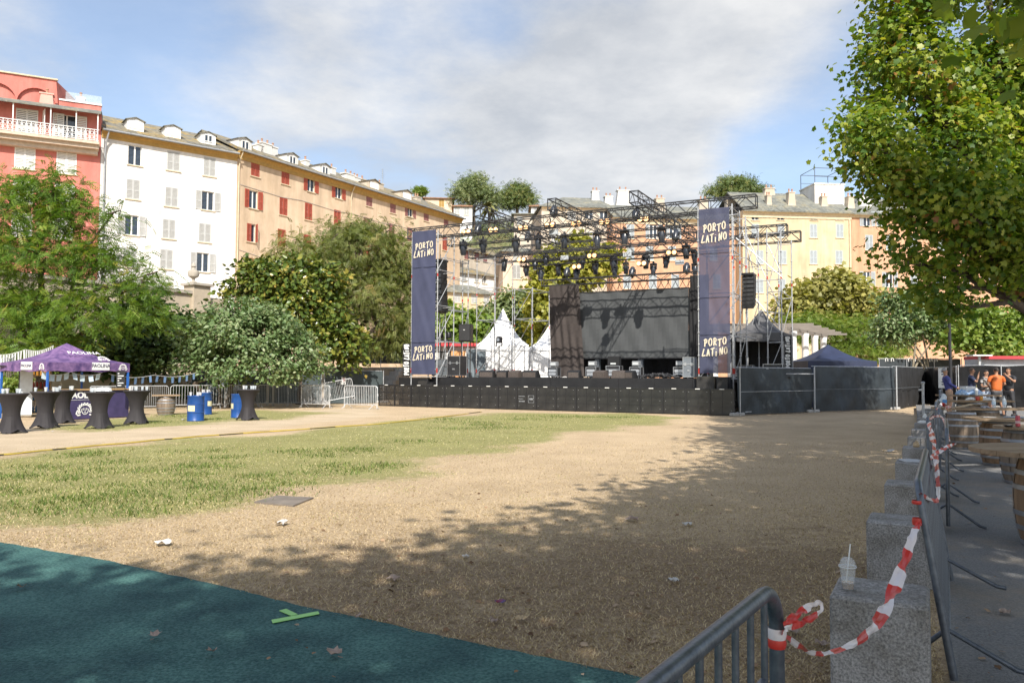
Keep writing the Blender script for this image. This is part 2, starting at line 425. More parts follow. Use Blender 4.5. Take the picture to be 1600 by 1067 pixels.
# rubber playground surface in the lower left corner
EDGE = [(-700, 800), (-300, 818), (-120, 832), (0, 848), (140, 871), (300, 905), (500, 953), (700, 996), (900, 1038), (1050, 1068), (1200, 1100)]
pe = [G(*q) for q in EDGE]
mb = MB()
_rj = random.Random(31); top = []
for p_, q_ in zip(pe[:-1], pe[1:]):
    n_ = max(2, int((q_ - p_).length / 0.09))
    for k in range(n_): r_ = p_.lerp(q_, k / n_); top.append(Vector((r_.x, r_.y + _rj.uniform(-.012, .012) + 0.012 * math.sin(r_.x * 5), 0.006)))
back = [Vector((1.0, -4.0, 0.006)), Vector((-14, -4.0, 0.006))]
# strips from the curved edge back behind the camera
_bk = [Vector((-14 + 15.0 * k / (len(top) - 1), -4.0, 0.006)) for k in range(len(top))]
for k in range(len(top) - 1): mb.quad(tuple(_bk[k]), tuple(_bk[k + 1]), tuple(top[k + 1]), tuple(top[k]))
rub = mat('rubber_green', (0.082, 0.185, 0.172), 0.85, vs=48, bump=0.8, bs=85, spec=0.3, col2=(0.018, 0.072, 0.070), contrast=(0.36, 0.66))
tt = rub.node_tree; rp_ = [n for n in tt.nodes if n.type == 'VALTORGB'][0]
mm = tt.nodes.new('ShaderNodeMixRGB'); mm.blend_type = 'MULTIPLY'; mm.inputs[0].default_value = 1
nn = tt.nodes.new('ShaderNodeTexNoise'); nn.inputs['Scale'].default_value = 1.7; nn.inputs['Detail'].default_value = 8
tt.links.new([n for n in tt.nodes if n.type == 'TEX_COORD'][0].outputs['Object'], nn.inputs['Vector'])
r2 = tt.nodes.new('ShaderNodeValToRGB'); tt.links.new(nn.outputs[0], r2.inputs[0]); r2.color_ramp.elements[0].color = (0.6, 0.68, 0.72, 1); r2.color_ramp.elements[0].position = 0.34
r2.color_ramp.elements[1].color = (1.5, 1.38, 1.3, 1); r2.color_ramp.elements[1].position = 0.68
tt.links.new(rp_.outputs[0], mm.inputs[1]); tt.links.new(r2.outputs[0], mm.inputs[2]); tt.links.new(mm.outputs[0], tt.nodes['Principled BSDF'].inputs['Base Color'])
struct('playground_surface', mb, rub)

# asphalt path right of the granite blocks; it climbs a little towards the fence
def path_z(d): return 0.004 + 0.17 * max(0.0, min(1.0, (d - 14) / 14.0)) ** 1.3
PB = Vector((2.14, 4.03, 0))              # barrier line anchor
mb = MB(); cols = []
ds = [-8, -4, 0, 4, 8, 12] + list(np.arange(14, 31, 2)) + [34, 40]
for d in ds:
    row = []
    for off in (0.12, 2, 6, 12, 24):
        p = PB + Ud * d + Wd * off; row.append((p.x, p.y, path_z(d * 0.887 + 4)))
    cols.append(row)
for r0, r1 in zip(cols[:-1], cols[1:]):
    for k in range(4): mb.quad(r0[k], r0[k + 1], r1[k + 1], r1[k])
    mb.quad((r0[0][0], r0[0][1], -0.05), r0[0], r1[0], (r1[0][0], r1[0][1], -0.05))
_asph = mat('asphalt', (0.27, 0.265, 0.255), 0.95, vs=70, bump=0.7, bs=150, col2=(0.085, 0.088, 0.09), contrast=(0.28, 0.7))
_t = _asph.node_tree; _p = _t.nodes['Principled BSDF']; _s = _p.inputs['Base Color'].links[0].from_socket
_n = _t.nodes.new('ShaderNodeTexNoise'); _n.inputs['Scale'].default_value = 0.8; _n.inputs['Detail'].default_value = 9; _n.inputs['Roughness'].default_value = 0.75; _t.links.new([n for n in _t.nodes if n.type == 'TEX_COORD'][0].outputs['Object'], _n.inputs['Vector'])
_r = _t.nodes.new('ShaderNodeValToRGB'); _t.links.new(_n.outputs[0], _r.inputs[0]); _r.color_ramp.elements[0].position = 0.46; _r.color_ramp.elements[1].position = 0.66; _r.color_ramp.elements[1].color = (0.55, 0.55, 0.55, 1)
_m = _t.nodes.new('ShaderNodeMixRGB'); _t.links.new(_r.outputs[0], _m.inputs[0]); _t.links.new(_s, _m.inputs[1]); _m.inputs[2].default_value = (0.33, 0.26, 0.18, 1); _t.links.new(_m.outputs[0], _p.inputs['Base Color'])
struct('path', mb, _asph)

# flat concrete hatch in the lawn
q = [G(*p) for p in [(397, 786), (432, 776), (490, 779), (458, 792)]]
mb = MB(); cpt = sum(q, Vector()) / 4
mb.poly([(p.x - cpt.x, p.y - cpt.y, 0.02) for p in q])
for a, b in zip(q, q[1:] + q[:1]): mb.quad((a.x - cpt.x, a.y - cpt.y, 0.0), (b.x - cpt.x, b.y - cpt.y, 0), (b.x - cpt.x, b.y - cpt.y, 0.02), (a.x - cpt.x, a.y - cpt.y, 0.02))
single('ground_hatch', mb, mat('hatch_concrete', (0.22, 0.185, 0.15), 0.9, bump=0.3, col2=(0.13, 0.11, 0.09)), 'flat grey brown concrete hatch set into the dry lawn', 'hatch', (cpt.x, cpt.y, 0.001))

# hill and mountain behind the houses
def sstep(a): a = max(0.0, min(1.0, a)); return a * a * (3 - 2 * a)
def hill_z(x, y):
    return 31 * sstep((y - 108 - 0.10 * abs(x)) / 48) + 6 * sstep((y - 165) / 60) + 0.9 * math.sin(x * 0.09 + y * 0.05) * sstep((y - 110) / 30) - 0.3
mb = MB(); n = 46
hx = np.linspace(-150, 190, n); hy = np.linspace(104, 330, 34)
for a in range(len(hy) - 1):
    for b in range(n - 1):
        mb.quad(*[(X_, Y_, hill_z(X_, Y_)) for X_, Y_ in ((hx[b], hy[a]), (hx[b + 1], hy[a]), (hx[b + 1], hy[a + 1]), (hx[b], hy[a + 1]))])
struct('hill', mb, mat('hillside', (0.085, 0.11, 0.04), 1.0, vs=0.35, bump=0.8, bs=1.2, col2=(0.22, 0.18, 0.10)), smooth=True)
mb = MB()
prof = [(-1600, 150), (-900, 215), (-520, 260), (-260, 330), (-80, 372), (60, 418), (130, 436), (230, 395), (420, 330), (800, 330), (1500, 250), (2600, 120)]
rows = []
for k, (dy, kz) in enumerate([(0, 0.0), (120, 0.35), (260, 0.72), (380, 0.93), (460, 1.0), (640, 0.7), (900, 0.0)]):
    row = []
    for i in range(70):
        X_ = -1600 + 4200 * i / 69
        z = np.interp(X_, [p[0] for p in prof], [p[1] for p in prof]) * kz + (9 * math.sin(i * 2.1 + k) + 6 * math.sin(i * 5.3 + 2 * k)) * (0.3 + kz) * (kz > 0)
        row.append((X_ + 30 * math.sin(k * 3 + i), 1500 + dy, z))
    rows.append(row)
for r0, r1 in zip(rows[:-1], rows[1:]):
    for i in range(69): mb.quad(r0[i], r0[i + 1], r1[i + 1], r1[i])
struct('mountain', mb, mat('mountain_rock', (0.30, 0.30, 0.29), 1.0, vs=0.02, bump=0.0, col2=(0.17, 0.19, 0.17)), smooth=True)

# ------------------------------------------------------------------ buildings
def wall_mat(name, col, streak=True):
    return mat(name, col, 0.92, var=0.13, vs=0.7, bump=0.2, bs=9, spec=0.2, stretch=(1.0, 1.0, 0.3), contrast=(0.34, 0.6))
def age(m):
    """run-off streaks and patched plaster"""
    t = m.node_tree; p = t.nodes['Principled BSDF']; src = p.inputs['Base Color'].links[0].from_socket; v = [n for n in t.nodes if n.type == 'TEX_COORD'][0].outputs['Object']
    for sc_, st_, lo, hi, a, b in ((1.6, (1, 1, 0.06), 0.38, 0.62, 0.91, 1.03), (0.35, (1, 1, 1), 0.40, 0.60, 0.93, 1.04)):
        mp = t.nodes.new('ShaderNodeMapping'); mp.inputs['Scale'].default_value = st_; t.links.new(v, mp.inputs[0]); n = t.nodes.new('ShaderNodeTexNoise'); n.inputs['Scale'].default_value = sc_; n.inputs['Detail'].default_value = 7; n.inputs['Roughness'].default_value = 0.7; t.links.new(mp.outputs[0], n.inputs['Vector'])
        r = t.nodes.new('ShaderNodeValToRGB'); t.links.new(n.outputs[0], r.inputs[0]); r.color_ramp.elements[0].position = lo; r.color_ramp.elements[1].position = hi; r.color_ramp.elements[0].color = (a, a * .985, a * .96, 1); r.color_ramp.elements[1].color = (b, b, b, 1)
        x = t.nodes.new('ShaderNodeMixRGB'); x.blend_type = 'MULTIPLY'; x.inputs[0].default_value = 1; t.links.new(src, x.inputs[1]); t.links.new(r.outputs[0], x.inputs[2]); src = x.outputs[0]
    t.links.new(src, p.inputs['Base Color']); return m
M_RED = wall_mat('coral_render', (0.53, 0.185, 0.155)); M_WHITE = wall_mat('white_render', (0.66, 0.655, 0.64)); M_OCHRE = wall_mat('apricot_render', (0.55, 0.43, 0.31))
M_YEL = wall_mat('pale_yellow_render', (0.51, 0.425, 0.29)); M_ORG = wall_mat('orange_render', (0.50, 0.30, 0.195)); M_PEACH = wall_mat('peach_render', (0.50, 0.295, 0.19)); M_BEIGE = wall_mat('beige_render', (0.50, 0.44, 0.36))
for m_ in (M_RED, M_WHITE, M_OCHRE, M_YEL, M_ORG, M_PEACH, M_BEIGE): age(m_)
M_CORN = mat('ochre_cornice', (0.42, 0.27, 0.085), 0.85, bump=0.15); M_CORN2 = mat('sand_cornice', (0.55, 0.47, 0.33), 0.85, bump=0.15)
M_TRIM = mat('white_paint', (0.72, 0.72, 0.70), 0.6, var=0.06); M_SHR = mat('red_shutter_paint', (0.36, 0.075, 0.045), 0.6, var=0.15); M_SHM = mat('mauve_shutter_paint', (0.27, 0.12, 0.11), 0.65, var=0.2)
M_SHG = mat('grey_shutter_paint', (0.46, 0.47, 0.46), 0.6, var=0.08); M_SHB = mat('blue_grey_shutter_paint', (0.38, 0.43, 0.46), 0.6, var=0.08)
M_GLASS = mat('window_glass', (0.03, 0.04, 0.055), 0.08, var=0.3, spec=0.7); M_DARK = mat('dark_interior', (0.03, 0.028, 0.025), 0.9)
M_ZINC = mat('zinc', (0.34, 0.36, 0.38), 0.5, metal=0.4)
def roof_mat(name, c1, c2, c3):
    m = bpy.data.materials.new(name); m.use_nodes = True; t = m.node_tree; p = t.nodes['Principled BSDF']; p.inputs['Roughness'].default_value = 0.9
    tcn = t.nodes.new('ShaderNodeTexCoord')
    v = t.nodes.new('ShaderNodeTexVoronoi'); v.inputs['Scale'].default_value = 3.2; t.links.new(tcn.outputs['Object'], v.inputs['Vector'])
    n = t.nodes.new('ShaderNodeTexNoise'); n.inputs['Scale'].default_value = 0.7; n.inputs['Detail'].default_value = 7; n.inputs['Roughness'].default_value = 0.7; t.links.new(tcn.outputs['Object'], n.inputs['Vector'])
    r = t.nodes.new('ShaderNodeValToRGB'); t.links.new(n.outputs[0], r.inputs[0]); e = r.color_ramp.elements; e.new(0.5)
    for i, (q, c) in enumerate(zip((0.36, 0.5, 0.64), (c1, c2, c3))): e[i].position = q; e[i].color = (*c, 1)
    mx = t.nodes.new('ShaderNodeMixRGB'); mx.blend_type = 'MULTIPLY'; mx.inputs[0].default_value = 0.7; t.links.new(r.outputs[0], mx.inputs[1])
    h = t.nodes.new('ShaderNodeValToRGB'); t.links.new(v.outputs['Color'], h.inputs[0]); h.color_ramp.elements[0].color = (0.55, 0.55, 0.55, 1); h.color_ramp.elements[1].color = (1.2, 1.2, 1.2, 1)
    t.links.new(h.outputs[0], mx.inputs[2]); t.links.new(mx.outputs[0], p.inputs['Base Color'])
    b = t.nodes.new('ShaderNodeBump'); b.inputs['Strength'].default_value = 0.8; b.inputs['Distance'].default_value = 0.08; t.links.new(v.outputs['Distance'], b.inputs['Height']); t.links.new(b.outputs[0], p.inputs['Normal'])
    return m
M_SLATE_Y = roof_mat('mossy_slate', (0.15, 0.145, 0.13), (0.21, 0.19, 0.14), (0.34, 0.23, 0.065)); M_SLATE_G = roof_mat('grey_slate', (0.13, 0.135, 0.12), (0.19, 0.195, 0.17), (0.25, 0.23, 0.16))
M_TILE = roof_mat('terracotta_tile', (0.24, 0.12, 0.07), (0.32, 0.17, 0.10), (0.36, 0.22, 0.14))

def holed_wall(mb, x0, x1, z0, z1, holes, depth=0.22):
    """vertical wall at local y=0 facing -y with rectangular openings and their reveals"""
    xs = sorted(set([x0, x1] + [min(max(v, x0), x1) for h in holes for v in (h[0], h[1])])); zs = sorted(set([z0, z1] + [min(max(v, z0), z1) for h in holes for v in (h[2], h[3])]))
    for a, b in zip(xs[:-1], xs[1:]):
        cxm = (a + b) / 2; run = None
        hs = [h for h in holes if h[0] < cxm < h[1]]
        for c, d in zip(zs[:-1], zs[1:]):
            cz = (c + d) / 2
            if any(h[2] < cz < h[3] for h in hs):
                if run: mb.quad((a, 0, run[0]), (b, 0, run[0]), (b, 0, run[1]), (a, 0, run[1])); run = None
            else: run = (run[0], d) if run else (c, d)
        if run: mb.quad((a, 0, run[0]), (b, 0, run[0]), (b, 0, run[1]), (a, 0, run[1]))
    for (a, b, c, d) in holes:
        mb.quad((a, 0, c), (a, 0, d), (a, depth, d), (a, depth, c)); mb.quad((b, 0, d), (b, 0, c), (b, depth, c), (b, depth, d))
        mb.quad((a, 0, d), (b, 0, d), (b, depth, d), (a, depth, d)); mb.quad((a, 0, c), (a, depth, c), (b, depth, c), (b, 0, c))
_WC = {}
def window_meshes(w, h):
    k = ('w', round(w, 2), round(h, 2))
    if k not in _WC:
        f = MB(); t = 0.07
        f.bb(-w / 2, -w / 2 + t, 0, 0.06, 0, h); f.bb(w / 2 - t, w / 2, 0, 0.06, 0, h); f.bb(-w / 2 + t, w / 2 - t, 0, 0.06, 0, t); f.bb(-w / 2 + t, w / 2 - t, 0, 0.06, h - t, h)
        f.bb(-0.06, 0.06, -0.004, 0.055, t, h - t)
        for zz in (): f.bb(-w / 2 + t, -0.06, 0.01, 0.05, h * zz - 0.02, h * zz + 0.02); f.bb(0.06, w / 2 - t, 0.01, 0.05, h * zz - 0.02, h * zz + 0.02)
        g = MB().quad((-w / 2 + 0.02, 0.03, 0.02), (w / 2 - 0.02, 0.03, 0.02), (w / 2 - 0.02, 0.03, h - 0.02), (-w / 2 + 0.02, 0.03, h - 0.02))
        s = MB().bb(-w / 2 - 0.12, w / 2 + 0.12, -0.10, -0.002, -0.09, -0.005)
        _WC[k] = (f.mesh('window_frame', M_TRIM), g.mesh('pane', M_GLASS), s.mesh('sill', M_CORN2))
    return _WC[k]
def shutter_mesh(w, h, m):
    k = ('s', round(w, 2), round(h, 2), m.name)
    if k not in _WC:
        f = MB(); t = 0.06
        f.bb(0, t, 0, 0.045, 0, h); f.bb(w - t, w, 0, 0.045, 0, h)
        for z0, z1 in ((0, t), (h - t, h), (h * 0.42, h * 0.42 + t)): f.bb(t, w - t, 0, 0.045, z0, z1)
        nsl = 15
        for i in range(nsl):
            z = t + (h - 2 * t) * (i + 0.5) / nsl
            f.quad((t, 0.035, z - 0.05), (w - t, 0.035, z - 0.05), (w - t, 0.008, z + 0.045), (t, 0.008, z + 0.045))
        _WC[k] = f.mesh('shutter', m)
    return _WC[k]
def add_windows(root, wins, wallmat, shut, W_=1.05, H_=1.75):
    """wins: (x, zc, kind[, w, h, shutter material]) -> parts; returns holes"""
    holes = []; rnd = random.Random(len(wins))
    for q in wins:
        x, zc, kind = q[0], q[1], q[2]; w = q[3] if len(q) > 3 else W_; h = q[4] if len(q) > 4 else H_; sm = q[5] if len(q) > 5 else shut
        z0 = zc - h / 2; holes.append((x - w / 2, x + w / 2, z0, z0 + h))
        fr, gl, si = window_meshes(w, h)
        wo_ = part('window', fr, None, root, loc=(x, 0.14, z0))
        part('pane', gl, None, wo_)
        part('sill', si, None, wo_, loc=(0, -0.14, 0))
        if kind == 'C':
            s = shutter_mesh(w / 2 - 0.01, h, sm)
            part('shutter', s, None, root, loc=(x - w / 2 + 0.003, -0.012, z0)); part('shutter', s, None, root, loc=(x + 0.008, -0.012, z0))
        elif kind == 'O':
            s = shutter_mesh(w / 2 - 0.01, h, sm); jit = rnd.uniform(2, 9)
            part('shutter', s, None, root, loc=(x - w - 0.02, -0.07, z0), rot=R(jit * 0.4)); part('shutter', s, None, root, loc=(x + w / 2 + 0.03, -0.06, z0), rot=R(-jit))
        elif kind == 'H':
            s = shutter_mesh(w / 2 - 0.01, h, sm)
            part('shutter', s, None, root, loc=(x - w / 2 + 0.003, -0.012, z0)); part('shutter', s, None, root, loc=(x + w / 2, -0.03, z0), rot=R(-112))
    return holes
def gable_box(mb, w, d, h, rise, over=0.12):
    mb.bb(-w / 2, w / 2, 0, d, 0, h); return mb
def add_dormer(root, x, y, z, w, d, h, wm, rm, glass=True):
    b = MB(); b.bb(-w / 2, w / 2, 0, d, -0.6, h); b.v  # body
    b.prism([(-w / 2 + 0.002, h + 0.002), (w / 2 - 0.002, h + 0.002), (0, h + w * 0.13)], 0.0, d)
    do = part('dormer', b, wm, root, loc=(x, y, z))
    r = MB(); e = 0.18; hh = h + w * 0.13
    for sgn in (-1, 1):
        r.quad((sgn * (w / 2 + e), -0.15, h - 0.05), (0, -0.15, hh + 0.07), (0, d, hh + 0.07), (sgn * (w / 2 + e), d, h - 0.05))
        r.quad((sgn * (w / 2 + e), -0.15, h - 0.12), (0, -0.15, hh), (0, -0.15, hh + 0.07), (sgn * (w / 2 + e), -0.15, h - 0.05))
    part('roof', r, rm, do)
    if glass:
        fr, gl, si = window_meshes(round(w * 0.55, 2), round(h * 0.75, 2))
        g = MB(); ww = w * 0.55; h2 = h * 0.75; g.quad((-ww / 2, -0.015, 0.12), (ww / 2, -0.015, 0.12), (ww / 2, -0.015, 0.12 + h2), (-ww / 2, -0.015, 0.12 + h2))
        part('pane', g, M_GLASS, do)
        part('window_frame', fr, None, do, loc=(0, -0.065, 0.12))
    else:
        b = MB(); b.bb(-w * 0.4, w * 0.4, -0.04, -0.005, 0.1, h * 0.85); part('blind', b, M_TRIM, do)
    return do
def add_chimney(root, x, y, z, w, d, h, m, pots=2):
    b = MB(); b.prism([(-w / 2 * 1.25, -1), (w / 2 * 1.25, -1), (w / 2 * 0.8, h), (-w / 2 * 0.8, h)], 0, d); b.bb(-w / 2, w / 2, -0.06, d + 0.06, h + 0.002, h + 0.12)
    c = part('chimney', b, m, root, loc=(x, y, z))
    p = MB()
    for k in range(pots): p.lathe([(0.11, h + 0.125), (0.09, h + 0.5), (0.13, h + 0.52), (0.1, h + 0.6)], 8, (w * 0.5 * (k - (pots - 1) / 2) * 0.9, d / 2, 0))
    part('chimney_pot', p, mat('terracotta_pot', (0.36, 0.2, 0.13), 0.8), c)
    return c
def add_roof(root, x0, x1, ze, depth, rise, m, over=0.5, full=12.0):
    r = MB(); th = 0.12
    r.prism([(-over, ze - over * rise / depth), (depth, ze + rise), (depth, ze + rise - th * 2), (-over, ze - over * rise / depth - th)], x0, x1)
    # prism runs along y: turn it so that its length is along x
    r.v = [(v[1], v[0], v[2]) for v in r.v]
    r.f = [tuple(reversed(f)) for f in r.f]
    back = MB()
    r.quad((x0, depth, ze + rise), (x1, depth, ze + rise), (x1, full, ze), (x0, full, ze))
    rng = random.Random(int(x0 * 10) + 5)
    n = int((x1 - x0) / 0.55)                  # ragged slate courses along the eaves
    for k in range(n):
        xa = x0 + (x1 - x0) * k / n; xb = x0 + (x1 - x0) * (k + 0.94) / n
        for j in range(3):
            ya = -over - 0.05 * rng.random() + j * 0.55; sl = rise / depth
            zz = ze + ya * sl + 0.012 + 0.035 * rng.random()
            r.quad((xa, ya, zz), (xb, ya, zz + 0.02 * rng.random()), (xb, ya + 0.62, zz + 0.62 * sl), (xa, ya + 0.62, zz + 0.62 * sl))
    return part('roof', r, m, root)
class Facade:
    def __init__(s, name, label, P0, f):
        s.P0 = Vector((P0.x, P0.y, 0)); s.f = Vector((f[0], f[1], 0)).normalized(); s.n = Vector((s.f.y, -s.f.x, 0))
        s.rot = math.atan2(s.f.y, s.f.x); s.root = thing(name, label, 'building', s.P0, s.rot)
    def loc(s, px, py, off=0.0):
        p = onplane(px, py, s.P0 + s.n * off, s.n); return (p - s.P0).dot(s.f), p.z
    def shell(s, x0, x1, zt, holes, m, depth=11.0, zb=0.0):
        mb = MB(); holed_wall(mb, x0, x1, zb, zt, holes)
        mb.quad((x0, 0, zb), (x0, 0, zt), (x0, depth, zt), (x0, depth, zb)); mb.quad((x1, 0, zt), (x1, 0, zb), (x1, depth, zb), (x1, depth, zt)); mb.quad((x1, depth, zb), (x0, depth, zb), (x0, depth, zt), (x1, depth, zt))
        mb.quad((x0, 0.3, zb), (x1, 0.3, zb), (x1, 0.3, zt), (x0, 0.3, zt))
        return part('wall', mb, m, s.root)
    def cornice(s, x0, x1, zt, m, out=0.45, hgt=0.75):
        b = MB(); prof = [(0.0, zt - hgt), (-0.10, zt - hgt), (-0.14, zt - hgt * 0.55), (-out * 0.75, zt - hgt * 0.2), (-out, zt - hgt * 0.18), (-out, zt), (0.0, zt)]
        i = len(b.v)
        b.v += [(x0, p[0] - 0.002, p[1]) for p in prof] + [(x1, p[0] - 0.002, p[1]) for p in prof]; n = len(prof)
        b.f += [tuple(range(n)), tuple(range(2 * n - 1, n - 1, -1))] + [(k, n + k, n + (k + 1) % n, (k + 1) % n) for k in range(n)]; b.mi = [0] * len(b.f)
        return part('cornice', b, m, s.root)

FL = (0.517, 0.856)
CL = atY(368, 400, 74.0)
# --- apricot building with red shutters
B = Facade('apartment_building', 'long apricot apartment building with red shutters and dormers in its roof', CL, FL)
wn_ = []
for (px, py, k, *sm) in [(399, 262, 'C', M_SHR), (446, 275, 'C', M_SHR), (486, 287, 'O', M_SHR), (529, 298, 'O', M_SHR), (577, 311, 'C', M_SHM), (614, 322, 'C', M_SHM), (641, 328, 'O', M_SHM), (666, 335, 'C', M_SHM), (697, 343, 'C', M_SHM),
                    (396, 312, 'O', M_SHR), (443, 323, 'C', M_SHR), (482, 331, 'C', M_SHR), (527, 341, 'C', M_SHR), (573, 352, 'C', M_SHM), (612, 361, 'C', M_SHM), (640, 367, 'C', M_SHM), (668, 373, 'C', M_SHR), (695, 381, 'C', M_SHR),
                    (392.5, 364, 'H', M_SHR), (440, 372, 'C', M_SHR), (480, 380, 'C', M_SHR), (525, 387, 'C', M_SHR), (572, 394, 'C', M_SHR), (610, 401, 'C', M_SHR), (667, 412, 'C', M_SHR), (695, 420, 'C', M_SHR),
                    (390.5, 417, 'C', M_SHR), (437, 423, 'C', M_SHR), (478, 428, 'C', M_SHR), (695, 455, 'C', M_SHR), (388, 468, 'C', M_SHR), (435, 473, 'O', M_SHR)]:
    x, z = B.loc(px, py); wn_.append((x, z, k, 1.05, 1.8, sm[0]))
xe = B.loc(719, 340)[0]; ZE = 23.3
holes = add_windows(B.root, wn_, M_OCHRE, M_SHR)
B.shell(0.0, xe, ZE - 0.1, holes, M_OCHRE)
B.cornice(0.02, xe + 0.3, ZE - 0.05, M_CORN)
add_roof(B.root, 0.0, xe + 0.35, ZE + 0.25, 5.5, 2.7, M_SLATE_Y, 0.75)
part('gutter', MB().tube((0.03, -0.78, ZE - 0.12), (xe + 0.3, -0.78, ZE - 0.12), 0.08, 6), M_ZINC, B.root)
for (px, py, w, gl) in [(381, 224, 1.9, 1), (455, 246, 1.9, 1), (506, 257, 1.9, 1), (583, 283, 2.2, 0), (634, 294, 2.4, 0)]:
    x, z = B.loc(px, py, -1.2); add_dormer(B.root, x, 1.0, ZE + 0.55, w * 0.85, 2.3, 1.1, M_WHITE if gl else M_BEIGE, M_SLATE_G, bool(gl))
for (px, w, h, mm_) in [(407, 0.9, 1.5, M_WHITE), (417, 1.9, 2.1, M_WHITE), (430, 0.9, 1.9, M_WHITE), (481, 0.8, 1.4, M_WHITE), (522, 0.9, 1.6, M_WHITE), (548, 2.2, 1.4, M_WHITE), (560, 1.3, 1.2, M_WHITE), (570, 1.0, 1.2, M_BEIGE), (597, 1.0, 1.5, M_BEIGE), (655, 1.2, 1.2, M_BEIGE)]:
    x, z = B.loc(px, 250, -2.6); add_chimney(B.root, x, 2.6, ZE + 1.35, w * 0.85, 0.8, h * 0.55, mm_, 2 if w > 1 else 1)
x, z = B.loc(598, 262, -3)
am = MB().tube((x, 3, ZE + 1.5), (x, 3, ZE + 4.4), 0.03, 5)
for k in range(5): am.tube((x - 0.35 + 0.03 * k, 3, ZE + 3.2 + k * 0.25), (x + 0.35 - 0.03 * k, 3, ZE + 3.2 + k * 0.25), 0.018, 4)
part('antenna', am, M_ZINC, B.root)
for px in (548, 372):
    x, z = B.loc(px, 300); part('downpipe', MB().path([(x, -0.7, ZE - 0.15), (x, -0.25, ZE - 0.9), (x, -0.10, ZE - 1.6), (x, -0.10, 0)], 0.06, 6), M_CORN2, B.root, smooth=True)
for zc, s_ in ((3.3, 0.0), (9.7, 0.3)):
    cbm = MB().path([(0.4 + k * (xe - 0.8) / 14, -0.035, ZE - zc - 0.10 * (k % 3) - s_ * math.sin(k * 1.3)) for k in range(15)], 0.022, 4); part('wall_cable', cbm, M_ZINC, B.root)
# --- white building
FW = (0.783, 0.622)
B = Facade('apartment_building', 'white rendered apartment building with grey shutters between coral and apricot fronts', CL, FW)
x0 = B.loc(156, 300)[0]; ZW = 22.9; wn_ = []
for (px, py, k) in [(211, 243, 'G'), (271, 252, 'C'), (327.5, 261, 'C'), (208, 296, 'C'), (268, 308, 'C'), (325, 314, 'O'), (206, 352, 'O'), (264, 358, 'C'), (320, 364, 'C'), (203, 402, 'C'), (260, 405, 'C'), (317, 410, 'O'), (257, 455, 'C'), (314, 458, 'C')]:
    x, z = B.loc(px, py); wn_.append((x, z, k, 1.12, 1.8))
holes = add_windows(B.root, wn_, M_WHITE, M_SHG)
B.shell(x0, -0.02, ZW - 0.1, holes, M_WHITE)
B.cornice(x0 + 0.02, -0.02, ZW - 0.05, M_CORN, 0.45, 0.62)
add_roof(B.root, x0, -0.02, ZW + 0.25, 5.5, 2.7, M_SLATE_Y, 0.75)
for px in (210.5, 269, 324):
    x, z = B.loc(px, 190, -1.4); add_dormer(B.root, x, 1.0, ZW + 0.85, 1.4, 1.8, 0.9, M_TRIM, M_SLATE_G, px > 300)
part('downpipe', MB().path([(x0 + 0.5, -0.7, ZW - 0.1), (x0 + 0.35, -0.3, ZW - 1.1), (x0 + 0.3, -0.12, ZW - 2), (x0 + 0.3, -0.12, 0)], 0.075, 8), M_ZINC, B.root, smooth=True)
part('gutter', MB().tube((x0, -0.78, ZW - 0.12), (-0.05, -0.78, ZW - 0.12), 0.08, 6), M_ZINC, B.root)
# --- coral building with balcony
PRD = CL + Vector((FW[0], FW[1], 0)) * x0; FRD = (0.898, 0.44)
B = Facade('apartment_building', 'coral red building with a white railed top balcony and arched loggia wall above', PRD, FRD)
xr = -0.03; xl = B.loc(-230, 240)[0]
zb = B.loc(100, 222)[1]; wn_ = []
for (px, py, k, w, h) in [(39, 246, 'C', 1.5, 2.0), (104, 254, 'C', 1.5, 2.0), (-30, 238, 'C', 1.5, 2.0), (36, 300, 'C', 1.5, 2.0), (101, 306, 'C', 1.5, 2.0), (34, 352, 'C', 1.5, 2), (98, 356, 'C', 1.5, 2.0),
                          (42, 193, 'C', 1.6, 2.4), (104, 201, 'G', 1.5, 2.4), (-40, 188, 'C', 1.6, 2.4)]:
    x, z = B.loc(px, py); wn_.append((x, z, k, w, h))
holes = add_windows(B.root, wn_, M_RED, M_TRIM)
zt = B.loc(150, 176)[1]
B.shell(xl, xr, zt - 0.12, holes, M_RED)
zslab = B.loc(155, 222, 1.3)[1]
mb = MB(); mb.bb(xl, xr - 0.05, -1.35, -0.003, zslab - 0.22, zslab); mb.bb(xl, xr - 0.12, -1.05, -0.003, zslab - 0.55, zslab - 0.223); mb.bb(xl, xr - 0.2, -0.6, -0.003, zslab - 0.95, zslab - 0.553)
part('balcony', mb, mat('balcony_stone', (0.50, 0.42, 0.33), 0.85, bump=0.2), B.root)
# ornate white railing: balusters with rings
mb = MB(); x = xl
mb.bb(xl, xr - 0.1, -1.3, -1.24, zslab + 1.0, zslab + 1.05); mb.bb(xl, xr - 0.1, -1.3, -1.24, zslab + 0.08, zslab + 0.12)
while x < xr - 0.2:
    mb.bb(x - 0.02, x + 0.02, -1.285, -1.255, zslab + 0.12, zslab + 1.0)
    for (cz, rr) in ((0.35, 0.13), (0.72, 0.13)):
        pts = [(x + 0.16 + rr * math.cos(a), -1.27, zslab + cz + rr * math.sin(a)) for a in np.linspace(0, 2 * math.pi, 9)]
        mb.path(pts, 0.028, 4, caps=False)
    x += 0.33
part('railing', mb, M_TRIM, B.root)
sm = shutter_mesh(0.85, 2.4, M_TRIM)
for px, ang in ((82, 0), (118, 0), (66, -75)):
    x, z = B.loc(px, 200, 0.1); part('shutter', sm, None, B.root, loc=(x, -0.1, B.loc(104, 201)[1] - 1.2), rot=R(ang))
